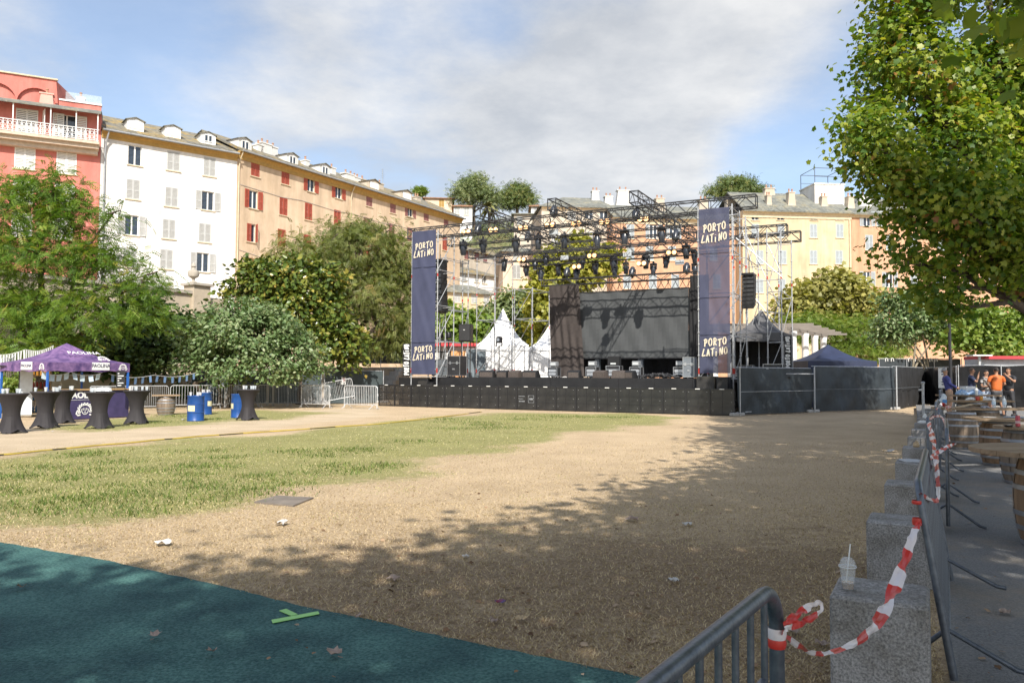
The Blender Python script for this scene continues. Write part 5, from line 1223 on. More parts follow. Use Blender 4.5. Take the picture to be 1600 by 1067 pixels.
zL0, zL1 = onb(663, 585, bb_)[1], onb(663, 361, bb_)[1]; zR0, zR1 = onb(1117, 583, bb_)[1], onb(1117, 326, bb_)[1]
banner('navy banner with cream brush lettering on the left stage tower', aL0, aL1, bb_ - 0.09, zL0, zL1, [(onb(663, 390, bb_)[1], 0.92), (onb(660, 551, bb_)[1], 0.86)], 3, [onb(663, 418, bb_)[1], onb(663, 535, bb_)[1]], M_NAVY)
banner('sheer navy banner with cream brush lettering on the right stage tower', aR0, aR1, bb_ - 0.09, zR0, zR1, [(onb(1117, 364, bb_)[1], 0.92), (onb(1117, 542, bb_)[1], 0.86)], 5, [onb(1117, 396, bb_)[1], onb(1117, 465, bb_)[1], onb(1117, 523, bb_)[1]], M_NAVYT)
def lv(z0, z1, n): return list(np.linspace(z0, z1, n))
scaffold('scaffold tower carrying the left navy banner', aL0 - 0.06, aL1 + 0.06, bb_, bb_ + 1.6, 0.0, 9.1, lv(1.5, 8.9, 5))
scaffold('scaffold tower carrying the sheer right navy banner', aR0 - 0.06, aR1 + 0.1, bb_, bb_ + 1.6, 0.0, 9.0, lv(1.5, 8.85, 5), 2)
aa = bpx(717, 500, 5.0)
scaffold('tall scaffold bay behind the left banner with the hung speaker column', bpx(687, 500, 3.6), aa, 3.6, 6.0, 0.0, 8.2, [1.6, 3.4, 5.2, 7.0, 8.0], 2)
scaffold('scaffold bay in front of the pointed white tent, left one', bpx(745, 470, 9.6), bpx(773, 470, 9.6), 9.6, 12.0, 0.0, 8.9, [1.6, 3.1, 5.0, 7.0, 8.8], 2)
scaffold('scaffold bay in front of the pointed white tent, right one beside the gauze curtain', bpx(804, 470, 9.6), bpx(832, 470, 9.6), 9.6, 12.0, 0.0, 6.9, [1.6, 3.1, 5.0, 6.8], 2)
scaffold('scaffold bay standing right of the right banner under the truss ends', bpx(1147, 470, 4.0), bpx(1166, 470, 4.0), 4.0, 7.2, 0.0, 8.9, [1.6, 3.4, 5.2, 7.0, 8.8], 2)
scaffold('outermost scaffold bay on the right in front of the yellow building', bpx(1199, 470, 6.0), bpx(1221, 470, 6.0), 6.0, 9.6, 0.0, 8.6, [1.6, 3.2, 5.6, 8.4], 2)
# raking tubes tying the right bays together
rt = thing('scaffold_bracing', 'raking scaffold tubes between the two right hand scaffold bays', 'scaffold', S(0, 0, 0), SROT)
for (pa, pb, b) in [((1150, 372), (1222, 433), 5.8), ((1168, 372), (1218, 480), 6.0), ((1160, 360), (1182, 440), 6.2), ((1180, 440), (1224, 436), 6.0), ((1180, 420), (1222, 426), 6.3), ((1186, 486), (1226, 490), 5.5), ((1180, 466), (1216, 510), 5.7), ((1196, 375), (1222, 430), 7.0)]:
    x0_, z0_ = onb(*pa, b); x1_, z1_ = onb(*pb, b); part('raking_tube', MB().tube((x0_, b, z0_), (x1_, b, z1_), 0.024, 6), M_GALV, rt)

# ---- lamps on the trusses
def mk_meshes():
    d = {}
    c = MB(); c.bb(-0.05, 0.05, -0.03, 0.03, -0.09, 0.03); c.tube((-0.12, 0, -0.09), (0.12, 0, -0.09), 0.02, 5); d['clamp'] = c.mesh('clamp', M_BLKST)
    b = MB(); b.bevbox((0, 0, -0.155), (0.36, 0.26, 0.12), 0.02); d['base'] = b.mesh('base', M_BLKST)
    y = MB()
    for s in (-1, 1): y.bb(s * 0.17 - 0.02, s * 0.17 + 0.02, -0.06, 0.06, -0.46, -0.22)
    d['yoke'] = y.mesh('yoke', M_BLKST)
    h = MB(); h.lathe([(0.05, 0.18), (0.12, 0.17), (0.145, 0.05), (0.15, -0.10), (0.13, -0.16), (0.13, -0.30), (0.115, -0.32)], 14); d['head'] = h.mesh('head', mat('lamp_plastic', (0.03, 0.035, 0.045), 0.3, var=0.2, spec=0.6), True)
    l = MB(); l.lathe([(0.11, -0.325), (0.10, -0.335)], 14); d['lens'] = l.mesh('lens', mat('lamp_lens', (0.25, 0.28, 0.32), 0.1, spec=0.8))
    return d
LM = mk_meshes(); rgl = random.Random(5)
def moving_head(label, px, py, b, group, tilt=None, size=1.0):
    """py: top of the lamp where it clamps on"""
    a, z = onb(px, py, b); rt = thing('moving_head_light', label, 'stage light', S(a, b, z), SROT + rgl.uniform(-.6, .6), group); rt.scale = (size,) * 3
    for k in ('clamp', 'base', 'yoke'): part(k, LM[k], None, rt)
    h = part('head', LM['head'], None, rt, loc=(0, 0, -0.42), rot=(rgl.uniform(-.25, .25) if tilt is None else tilt, 0, 0)); part('lens', LM['lens'], None, h)
    return rt
gA = 'moving heads on the second cross truss'
for i, (px, py) in enumerate([(724, 375), (755, 371), (806, 369), (841, 365), (882, 363), (933, 360), (976, 356), (1034, 353)]):
    moving_head('%s dark moving head from the left in the front row of hung lights' % ORD[i], px, py, 5.0, gA, size=1.16)
gB_ = 'moving heads in the rear rows'
rear = [(788, 402), (836, 403), (853, 396), (822, 413), (845, 415), (872, 411), (901, 414), (910, 400), (930, 409), (959, 399), (960, 413), (978, 408), (1009, 396), (1021, 409), (1041, 399), (1085, 390), (1086, 409), (1072, 380)]
for i, (px, py) in enumerate(sorted(rear)):
    lab = '%s small dark moving head from the left in the rear rows of hung lights' % ORD[i] if i < 9 else '%s small dark moving head from the right in the rear rows of hung lights' % ORD[len(rear) - 1 - i]
    moving_head(lab, px, py, 10.6, gB_, size=1.0 if i % 3 else 1.2)
gC = 'lights standing on top of the trusses'
for px, py, b, lab in [(747, 368, 3.2, 'moving head standing upright near the left end of the front truss'), (865, 340, 3.2, 'moving head on the front truss beside the middle depth truss'), (994, 345, 3.2, 'moving head on the front truss below the right depth truss'), (1056, 378, 6.5, 'moving head hung beside the right depth truss'), (988, 434, 9.0, 'moving head standing on the screen truss, its middle'), (886, 434, 9.0, 'moving head standing on the screen truss near its left end'), (1073, 428, 9.0, 'moving head standing on the screen truss near its right end'), (825, 378, 8.0, 'moving head between the front row and the rear rows, left of centre')]:
    a, z = onb(px, py, b); rt = thing('moving_head_light', lab, 'stage light', S(a, b, z), SROT, gC)
    for k in ('clamp', 'base', 'yoke'): part(k, LM[k], None, rt)
    h = part('head', LM['head'], None, rt, loc=(0, 0, -0.42), rot=(2.6, 0, 0)); part('lens', LM['lens'], None, h); rt.rotation_euler = (math.pi, 0, SROT)
bx_ = MB(); bx_.bevbox((0, 0, 0), (0.56, 0.2, 0.30), 0.02); bxm = bx_.mesh('housing', M_BLKST)
lp = MB(); lp.lathe([(0.125, 0.0), (0.12, -0.03), (0.09, -0.055), (0.0, -0.065)], 14, cap=False, axis='y'); lpm = lp.mesh('lamp', mat('lit_tungsten', (0.9, 0.6, 0.3), 0.4, emit=((1.0, 0.55, 0.22), 1.7)), True)
rmn = MB(); rmn.lathe([(0.15, 0.0), (0.15, -0.05), (0.128, -0.05), (0.128, 0)], 14, cap=False, axis='y'); rmm = rmn.mesh('reflector', mat('warm_reflector', (0.5, 0.33, 0.2), 0.3, metal=0.6))
def blinder(label, px, py, b, n=2):
    a, z = onb(px, py, b); rt = thing('blinder_light', label, 'stage light', S(a, b, z), SROT, 'lit two lamp blinders on the trusses')
    part('housing', bxm, None, rt)
    for k in range(n):
        x = (-0.155, 0.155)[k] if n == 2 else 0
        rf = part('reflector', rmm, None, rt, loc=(x, -0.105, 0)); part('lamp', lpm, None, rf, loc=(0, -0.004, 0))
    part('clamp', MB().bb(-0.03, 0.03, -0.02, 0.02, 0.17, 0.36), M_BLKST, rt)
for i, (px, py) in enumerate([(730, 363), (772.5, 360), (819, 357), (860, 352), (902, 350), (945.6, 347), (1006, 343)]):
    blinder('%s glowing two lamp blinder from the left along the second truss' % ORD[i], px, py, 4.7)
for i, (px, py) in enumerate(sorted([(816, 406), (926, 400), (1050, 395), (1003, 412), (902, 417)])):
    blinder('%s glowing two lamp blinder from the left among the rear lights' % ORD[i], px, py, 10.3)
for i, (px, py) in enumerate([(882, 403), (980, 398), (1062, 410), (865, 363)]):
    a, z = onb(px, py, 10.4 if py > 380 else 4.9); mb = MB(); mb.bevbox((0, 0, 0), (0.5, 0.12, 0.28), 0.02)
    single('strobe_panel', mb, mat('pale_grey_plastic', (0.42, 0.45, 0.47), 0.4), '%s pale grey flat strobe panel %s' % (['small', 'central', 'right hand', 'front'][i], ['left of the middle rear lights', 'in front of the orange building', 'near the right banner among the rear lights', 'under the middle depth truss'][i]), 'stage light', S(a, 10.4 if py > 380 else 4.9, z), SROT, 'pale strobe panels on the trusses')
# ---- line arrays
def line_array(label, px0, py0, py1, b, n, w, d, curve, group='hung line array speakers'):
    a, zt = onb(px0, py0, b); zb = onb(px0, py1, b)[1]; rt = thing('line_array', label, 'speaker', S(a, b, zt), SROT, group); h = (zt - zb) / n
    mb = MB(); mb.bb(-w * 0.5, w * 0.5, -d * 0.7, d * 0.7, 0.02, 0.12); mb.tube((0, 0, 0.12), (0, 0, 1.0), 0.02, 5); part('rigging_frame', mb, M_BLKST, rt)
    y = 0; z = 0
    for k in range(n):
        an = -curve * k
        cabm = MB(); cabm.prism([(-w / 2, -h * 0.47), (w / 2, -h * 0.47), (w / 2, h * 0.47), (-w / 2, h * 0.47)], -d / 2, d / 2)
        c = part('cabinet', cabm, M_BLK, rt, loc=(0, y, z - h / 2), rot=(an, 0, 0))
        g = MB(); g.bb(-w * 0.46, w * 0.46, -d / 2 - 0.015, -d / 2 - 0.002, -h * 0.36, h * 0.36); g.bb(-w * 0.12, w * 0.12, -d / 2 - 0.03, -d / 2 - 0.016, -h * 0.36, h * 0.36); part('grille', g, mat('array_grille', (0.045, 0.047, 0.05), 0.45, var=0.3), c)
        z -= h * math.cos(an); y += h * math.sin(-an) * 0.9
line_array('left hung column of black speaker boxes beside the left banner', 687.5, 410, 488, 3.2, 9, 0.55, 0.6, 0.015)
line_array('right hung column of black speaker boxes right of the right banner', 1170.5, 432, 481, 4.2, 8, 0.52, 0.6, -0.05)
# ---- things on the deck
def flight_case(label, px, pyb, b, w, d, h, m=None, rot=0.0, z=None, group='road cases on the stage', name='flight_case', sl=True):
    a = bpx(px, pyb, b); rt = thing(name, label, 'case', S(a, b, STZ + 0.003 if z is None else z), SROT + rot, group)
    mb = MB(); mb.bb(-w / 2 + .012, w / 2 - .012, -d / 2 + .012, d / 2 - .012, 0.08, h - .012); part('body', mb, m or M_CASE, rt)
    e = MB(); t = 0.022
    for x in (-w / 2, w / 2 - t):
        for y in (-d / 2, d / 2 - t): e.bb(x, x + t, y, y + t, 0.08, h)
    for z_ in (0.08, h - t):
        for y in (-d / 2, d / 2 - t): e.bb(-w / 2 + t, w / 2 - t, y, y + t, z_, z_ + t)
        for x in (-w / 2, w / 2 - t): e.bb(x, x + t, -d / 2 + t, d / 2 - t, z_, z_ + t)
    e.bb(-w / 2 + t, w / 2 - t, -d / 2 - 0.004, -d / 2 + 0.008, h * 0.66, h * 0.66 + 0.03)
    part('edge_trim', e, M_ALU, rt)
    if sl:
        l = MB()
        for x in (-w * 0.27, w * 0.27): l.bb(x - 0.05, x + 0.05, -d / 2 - 0.012, -d / 2 - 0.004, h * 0.60, h * 0.74)
        l.bb(-w * 0.1, w * 0.1, -d / 2 - 0.01, -d / 2 + 0.005, h * 0.35, h * 0.42); part('latch', l, M_ALU, rt)
    for x in (-w * 0.38, w * 0.38):
        for y in (-d * 0.36, d * 0.36): part('caster', MB().lathe([(0.04, -0.02), (0.04, 0.02)], 8, (x, y, 0.04), axis='x'), M_BLKST, rt)
    return rt
flight_case('tall blue grey flight case beside the left banner', 687, 585, 2.7, 0.62, 0.6, 0.95)
flight_case('second blue grey flight case, between the tall one and the black box', 699, 584, 2.8, 0.36, 0.6, 0.95)
flight_case('tall black equipment box on the left of the deck', 714, 584, 2.6, 0.78, 0.7, 1.12, M_CASEK)
flight_case('tall silver edged flight case standing at the right front of the deck', 1078, 597, 2.5, 0.52, 0.5, 0.98, mat('case_blue_grey', (0.17, 0.19, 0.21), 0.5))
for px, b, lab, hh in [(926, 4.0, 'two tier amplifier rack left of the screen centre', 0), (960, 4.3, 'two tier amplifier rack at the screen centre with a tall black amplifier', 1), (994.5, 4.0, 'two tier amplifier rack right of the screen centre', 0), (1063, 4.1, 'two tier amplifier rack near the tall silver edged case', 0), (866, 5.2, 'amplifier rack in front of the brown gauze curtain', 0)]:
    rt = flight_case(lab, px, 588, b, 0.55 if not hh else 0.72, 0.5, 0.55 if not hh else 0.62, M_CASEK, group='amplifier racks on the stage', name='amplifier_rack', sl=False)
    mb = MB(); mb.bb(-0.2, 0.2, -0.262, -0.252, 0.14, 0.26); mb.bb(-0.2, 0.2, -0.262, -0.252, 0.3, 0.44); part('front_plate', mb, mat('rack_silver', (0.5, 0.52, 0.55), 0.3, metal=0.5), rt)
    mb = MB(); mb.bevbox((0, 0, 0.72 if not hh else 0.86), (0.36 if not hh else 0.6, 0.34, 0.24 if not hh else 0.46), 0.02); part('top_unit', mb, mat('unit_grey', (0.22, 0.23, 0.24), 0.5) if not hh else M_BLK, rt)
    mb = MB(); mb.bb(-0.14, 0.14, -0.182, -0.172, 0.66 if not hh else 0.68, 0.78 if not hh else 0.76); part('top_display', mb, mat('unit_face', (0.5, 0.52, 0.52), 0.4), rt)
def wedge(label, px, pyb, b, w=0.62, m=None, rot=0.0):
    a = bpx(px, pyb, b); rt = thing('stage_monitor', label, 'speaker', S(a, b, STZ + 0.003), SROT + rot, 'floor monitor wedges on the stage')
    mb = MB(); mb.prism([(-0.25, 0.0), (0.25, 0.0), (0.25, 0.08), (0.02, 0.38), (-0.25, 0.30)], -w / 2, w / 2); mb.v = [(v[1], v[0], v[2]) for v in mb.v]; mb.f = [tuple(reversed(f)) for f in mb.f]
    part('cabinet', mb, m or M_BLK, rt)
    g = MB(); g.quad((-w * .44, -0.256, 0.03), (w * .44, -0.256, 0.03), (w * .44, -0.256, 0.28), (-w * .44, -0.256, 0.28)); part('grille', g, mat('wedge_grille', (0.075, 0.06, 0.052), 0.7, var=0.3, vs=25), rt)
for i, (px, b, lab) in enumerate([(762, 2.5, 'black floor monitor furthest left on the deck'), (787, 2.9, 'black floor monitor in front of the left tent'), (806, 2.6, 'brownish floor monitor in front of the white tents'), (830, 2.5, 'long black floor monitor left of the gauze curtain'), (898, 2.3, 'black floor monitor in front of the gauze curtain edge'), (939, 2.6, 'brownish floor monitor in front of the leftmost racks'), (967, 2.3, 'pale topped floor monitor at the middle front of the deck'), (984, 2.4, 'black floor monitor right of the middle front')]):
    wedge(lab, px, 588, b, [0.8, 0.6, 0.6, 0.8, 0.6, 0.62, 0.6, 0.6][i], mat('worn_brown_black', (0.075, 0.06, 0.052), 0.7) if i in (2, 5, 6) else None, rgl.uniform(-.2, .2))
# cable heap
mb = MB(); rg = random.Random(8)
for k in range(26):
    cx_, cy_, r_ = rg.uniform(-1.1, 1.1), rg.uniform(-0.3, 0.3), rg.uniform(0.12, 0.3)
    mb.path([(cx_ + r_ * math.cos(t_) * 1.2, cy_ + r_ * math.sin(t_), 0.03 + 0.05 * rg.random() + (0.22 - abs(cx_) * .12) * rg.random()) for t_ in np.linspace(0, 5.6, 12)], 0.022, 5)
single('cable_heap', mb, mat('cable_rubber', (0.03, 0.03, 0.032), 0.5), 'heap of coiled black cables at the right front of the deck', 'cables', S(bpx(1030, 592, 2.9), 2.9, STZ), SROT)
# speaker on a stand and pair of floor lamps, left wing
a, z = onb(728, 534, 4.2); rt = thing('side_fill_speaker', 'black tilted loudspeaker raised on the scaffold left of the deck', 'speaker', S(a, 4.2, z), SROT + 0.25)
mb = MB(); mb.bevbox((0, 0, 0.48), (0.66, 0.6, 0.95), 0.03); o = part('cabinet', mb, M_BLK, rt); mb = MB(); mb.bb(-0.29, 0.29, -0.318, -0.303, 0.06, 0.9); part('grille', mb, mat('speaker_grille2', (0.022, 0.022, 0.023), 0.6, bump=0.3, bs=90), o); mb = MB(); mb.bb(-0.06, 0.03, -0.33, -0.32, 0.62, 0.65); part('badge', mb, M_TRIM, o)
for sg in (-1, 1): part('stand_leg', MB().tube((sg * 0.25, 0, 0), (sg * 0.25, 0, STZ - z + 0.0), 0.03, 6), M_BLKST, rt)
for i, px in enumerate((688, 701)):
    a, z = onb(px, 533, 4.4); rt = thing('floor_lamp', '%s black beam lamp of the pair behind the left banner' % ('left' if i == 0 else 'right'), 'stage light', S(a, 4.4, z), SROT, 'pair of beam lamps behind the left banner')
    mb = MB(); mb.bevbox((0, 0, 0.05), (0.3, 0.3, 0.1), 0.02); part('base', mb, M_BLKST, rt); mb = MB(); mb.lathe([(0.06, 0.16), (0.14, 0.2), (0.15, 0.45), (0.12, 0.5)], 12); part('head', mb, M_BLKST, rt, True); part('yoke', MB().bb(-0.18, -0.155, -.04, .04, 0.1, 0.4).bb(0.155, 0.18, -.04, .04, 0.1, 0.4), M_BLKST, rt)
    part('stand', MB().tube((0, 0, 0), (0, 0, STZ - z), 0.04, 6), M_BLKST, rt)
# follow lamp on the scaffold in front of the tent
a, z = onb(780, 536, 8.8); rt = thing('floor_lamp', 'black lamp clamped to the scaffold in front of the white tent', 'stage light', S(a, 8.8, z), SROT); mb = MB(); mb.bevbox((0, 0, 0.2), (0.3, 0.3, 0.4), 0.04); part('head', mb, M_BLKST, rt); part('yoke', MB().bb(-0.2, -0.17, -.05, .05, -.2, 0.3).bb(0.17, 0.2, -.05, .05, -.2, 0.3), M_BLKST, rt)
part('lens', MB().lathe([(0.1, 0), (0.1, -0.02)], 12, (0, -0.15, 0.2), axis='y'), mat('lamp_lens', (0.25, 0.28, 0.32), 0.1), rt); part('stand', MB().tube((0, 0, -.2), (0, 0, STZ - z), 0.03, 6), M_BLKST, rt)
# narrow lettered black side banners
def side_banner(label, px0, px1, py0, py1, b):
    a0, z1 = onb(px0, py0, b); a1, z0 = onb(px1, py1, b); rt = thing('side_banner', label, 'banner', S(a0, b, z0), SROT, 'narrow black lettered banners at the stage sides'); w, h = a1 - a0, z1 - z0
    part('cloth', cloth_panel(w, h, 0, 0.01, 9, 8, 30), M_CLOTH, rt, True)
    tx = stroke_text([('PORTO', h * 0.03, -w * 0.36, h * 0.45, w * 0.66), ('LATINO', h * 0.51, -w * 0.36, h * 0.98, w * 0.66)], 1, 0.035, 4, 0.05)
    tx.v = [(w / 2 - v[2], v[1] - 0.02, v[0]) for v in tx.v]; part('lettering', tx, M_TRIM, rt)
    fr = MB().tube((0, 0.03, -z0 if z0 < 1.2 else -z0), (0, 0.03, h), 0.02, 5); fr.tube((w, 0.03, -z0), (w, 0.03, h), 0.02, 5); part('frame', fr, M_BLKST, rt)
side_banner('narrow black banner with white upright lettering left of the left tower', 629.5, 641, 537, 588, 1.7)
side_banner('narrow black banner with white upright lettering beside the white columns', 1225.5, 1236, 525, 577, 4.5)
# ------------------------------------------------------------------ walls, fences and tents around the lawn
M_STONE = mat('old_plaster', (0.54, 0.46, 0.35), 0.95, vs=0.8, bump=0.5, bs=5, col2=(0.36, 0.30, 0.22), contrast=(0.3, 0.7))
M_COPE = mat('stone_coping', (0.38, 0.34, 0.28), 0.9, bump=0.4, bs=8)
TW = atY(322, 600, 48.5); FLu = Vector((0.517, 0.856, 0)).normalized(); rotL = math.atan2(FLu.y, FLu.x)
rt = thing('terrace_wall', 'tall old beige plaster wall behind the left trees with stone urn pier', 'wall', (TW.x, TW.y, 0), rotL)
zt = atY(275, 458, 47).z
mb = MB(); mb.bb(-30, -1.21, 0, 0.7, 0, zt); part('wall_face', mb, M_STONE, rt)
mb = MB(); mb.bb(-30, -1.21, -0.15, 0.85, zt + 0.003, zt + 0.2); part('coping', mb, M_COPE, rt)
mb = MB(); mb.bb(-1.2, 0.0, -0.25, 0.75, 0, zt + 0.55); part('pier', mb, M_STONE, rt); mb = MB(); mb.bb(-1.35, 0.15, -0.4, 0.9, zt + 0.553, zt + 0.7); part('pier_cap', mb, M_COPE, rt)
mb = MB(); mb.lathe([(0.22, 0), (0.22, .08), (0.08, .14), (0.1, .3), (0.3, .42), (0.36, .62), (0.3, .78), (0.14, .86), (0.1, 1.0), (0.16, 1.06), (0.06, 1.25), (0.0, 1.3)], 14, (-0.9, 0.25, zt + 0.705), cap=False); part('urn', mb, M_COPE, rt, True)
mb = MB(); mb.bb(0.01, 1.6, 0.1, 0.6, 0, zt - 0.1); part('return_wall', mb, M_STONE, rt)
w0 = atY(318, 600, 47.5); w1 = atY(640, 600, 54); dv = (w1 - w0); 
rt = thing('low_wall', 'long low beige garden wall under the trees left of the stage', 'wall', (w0.x, w0.y, 0), math.atan2(dv.y, dv.x))
ln = math.hypot(dv.x, dv.y)
mb = MB(); mb.bb(0, ln, 0, 0.5, 0, 1.95); part('wall_face', mb, M_STONE, rt); mb = MB(); mb.bb(0, ln, -0.08, 0.58, 1.953, 2.07); part('coping', mb, M_COPE, rt)
w0 = atY(-160, 600, 31); w1 = atY(330, 600, 43); dv = w1 - w0; ln = math.hypot(dv.x, dv.y)
rt = thing('low_wall', 'low sunlit beige wall behind the purple tent and wooden barrel', 'wall', (w0.x, w0.y, 0), math.atan2(dv.y, dv.x))
mb = MB(); mb.bb(0, ln, 0, 0.4, 0, 1.45); part('wall_face', mb, M_STONE, rt); mb = MB(); mb.bb(0, ln, -0.07, 0.47, 1.453, 1.56); part('coping', mb, M_COPE, rt)

def tarp_fence(name, label, p0, p1, h, z0=0.05, m=None, seed=1, post=M_GALV, amp=0.085, foot=True, group=None, cat='fence', hem=True, npan=1):
    """wind netting laced to a mobile site fence"""
    p0 = Vector(p0); p1 = Vector(p1); d = p1 - p0; ln = math.hypot(d.x, d.y); rt = thing(name, label, cat, (p0.x, p0.y, p0.z), math.atan2(d.y, d.x), group)
    rg = random.Random(seed); ph = [rg.uniform(0, 6) for _ in range(5)]; nx = max(6, int(ln / 0.16)); nz = 14; mb = MB()
    def cp(i, j):
        x = ln * i / nx; v = j / nz; y = amp * (math.sin(x * 1.7 + 3.1 * v + ph[0]) * 0.5 + math.sin(x * 3.9 - 4.3 * v + ph[1]) * .3 + math.sin(x * 8 + 9 * v + ph[2]) * 0.15 + 0.5 * abs(math.sin(x * 1.3 - 3.6 * v + ph[3])) - 0.45 * abs(math.sin(x * 2.1 + 4.2 * v + ph[4]))) * (1 - 0.5 * v)
        return (x, -0.05 + y, z0 + (h - z0) * v - 0.03 * (1 - abs(math.sin(x * 1.57))) * (j == nz))
    for i in range(nx):
        for j in range(nz): mb.quad(cp(i, j), cp(i + 1, j), cp(i + 1, j + 1), cp(i, j + 1))
    part('netting', mb, m or M_NET, rt, True)
    for k in range(npan + 1): part('post', MB().tube((ln * k / npan, -0.15, 0.02), (ln * k / npan, -0.15, h + 0.05), 0.022, 6), post, rt)
    for z in (h + 0.02, 0.15): part('rail', MB().tube((0, 0.03, z), (ln, 0.03, z), 0.022, 6), post, rt)
    if hem: part('hem', MB().bb(0.02, ln - 0.02, -0.075 - amp, -0.065 - amp, h * 0.5, h * 0.5 + 0.018), post if hem == 2 else M_CASE, rt)
    if foot:
        for k in range(npan + 1):
            mb = MB(); mb.bevbox((ln * k / npan, 0, 0.07), (0.75, 0.24, 0.14), 0.03); part('foot_block', mb, M_CONC, rt)
    return rt
M_CONC = mat('concrete', (0.42, 0.41, 0.39), 0.9, bump=0.4, bs=30, col2=(0.30, 0.29, 0.27))
M_TEAL = mat('slate_tarp', (0.05, 0.066, 0.07), 0.6, vs=1.3, bump=0.3, bs=3, var=0.2)
gF = 'netted site fences around the stage'
f0 = G(1152, 650); f1 = G(1268, 644.5); f2 = atY(1396, 600, 37.4); f2.z = 0
tarp_fence('netted_fence', 'dark netted fence panel next to the stage barriers, half sunlit', f0, (f1.x, f1.y, 0), 1.95, seed=2, group=gF, hem=2)
tarp_fence('netted_fence', 'dark netted fence panel in front of the navy tent', (f1.x + .05, f1.y + .03, 0), (f2.x, f2.y, 0), 2.05, seed=3, group=gF)
f3 = atY(1443, 600, 44.0)
tarp_fence('netted_fence', 'black shaded fence panel receding beside the navy tent', (f2.x + .05, f2.y + 0.1, 0), (f3.x, f3.y, 0), 2.1, m=M_CLOTH, seed=4, group=gF)
f4 = atY(1500, 600, 37.0); f5 = atY(1640, 600, 34.0)
tarp_fence('netted_fence', 'rumpled black fence sheet behind the posts right of the navy tent', (f3.x + .1, f3.y, 0), (f4.x, f4.y, 0.15), 2.1, m=mat('shiny_black_sheet', (0.013, 0.013, 0.014), 0.28, spec=0.7, bump=0.6, bs=5, stretch=(1, 1, 3.5)), seed=5, amp=0.12, group=gF, hem=False)
tarp_fence('netted_fence', 'black fence sheet forming the backdrop behind the standing people', (f4.x, f4.y, 0.16), (f5.x, f5.y, 0.16), 1.98, m=M_CLOTH, seed=6, group=gF, npan=2, hem=False)
t0 = atY(1372, 560, 47); t1 = atY(1500, 560, 47)
rt = tarp_fence('netted_fence', 'higher black fence strip tied with white ties behind the other fences', (t0.x, t0.y, 0), (t1.x, t1.y, 0), atY(1420, 561, 47).z, m=M_NET, seed=7, group=gF, npan=3, hem=False)
mb = MB(); hT = atY(1420, 561, 47).z
for px in (1384, 1393, 1420, 1427, 1453, 1461):
    x = (atY(px, 560, 47) - t0).x
    mb.path([(x - 0.07, -0.1, hT - 0.16), (x - 0.06, -0.1, hT + 0.02), (x, -0.1, hT + 0.05), (x + 0.06, -0.1, hT + 0.02), (x + 0.08, -0.1, hT - 0.14)], 0.028, 4)
o = part('tie', mb, M_TRIM, rt); o['kind'] = 'stuff'
# fences left of the stage
q0 = atY(505, 600, 41); q1 = atY(597, 600, 43.2)
tarp_fence('netted_fence', 'blue grey fence panel with a small white notice left of the stage', (q0.x, q0.y, 0), (q1.x, q1.y, 0), 1.78, m=M_TEAL, seed=8, group=gF)
a_ = atY(300, 600, 40.2); b_ = atY(503, 600, 41)
tarp_fence('netted_fence', 'long dark fence under the trees left of the blue grey panel', (a_.x, a_.y, 0), (b_.x, b_.y, 0), 1.75, m=M_TEAL, seed=9, group=gF, npan=3, foot=False)
a_ = atY(545, 600, 49); b_ = atY(641, 600, 50.5)
rt = tarp_fence('netted_fence', 'tall black netting high beside the tree left of the left tower', (a_.x, a_.y, 0), (b_.x, b_.y, 0), atY(590, 527, 49.5).z, z0=2.3, m=M_NET, seed=10, group=gF, npan=2, foot=False)
sg = atY(538, 595, 41.5); rt = thing('notice_sign', 'small white notice with a red no entry disc on the blue grey fence', 'sign', (sg.x, sg.y - 0.15, sg.z), math.atan2(q1.y - q0.y, q1.x - q0.x))
part('plate', MB().bb(-0.13, 0.13, -0.01, 0.005, -0.19, 0.19), M_TRIM, rt)
mb = MB(); mb.lathe([(0.085, -0.016), (0.085, -0.011)], 16, (0, 0, 0.07), axis='y'); part('red_disc', mb, M_REDTAPE, rt); part('white_bar', MB().bb(-0.055, 0.055, -0.021, -0.017, 0.055, 0.085), M_TRIM, rt); part('small_print', MB().bb(-0.08, 0.08, -0.016, -0.012, -0.12, -0.10).bb(-0.08, 0.05, -0.016, -0.012, -0.08, -0.06), M_CASE, rt)
p = atY(585, 575, 52); rt = thing('steps', 'short flight of pale steps between the fences left of the stage', 'stairs', (p.x, p.y, 0), -0.5)
for k in range(7): part('step', MB().bb(-0.9, 0.9, k * 0.3, k * 0.3 + 0.32, 0.0 if k == 0 else k * 0.3, k * 0.3 + 0.3), M_CONC, rt)

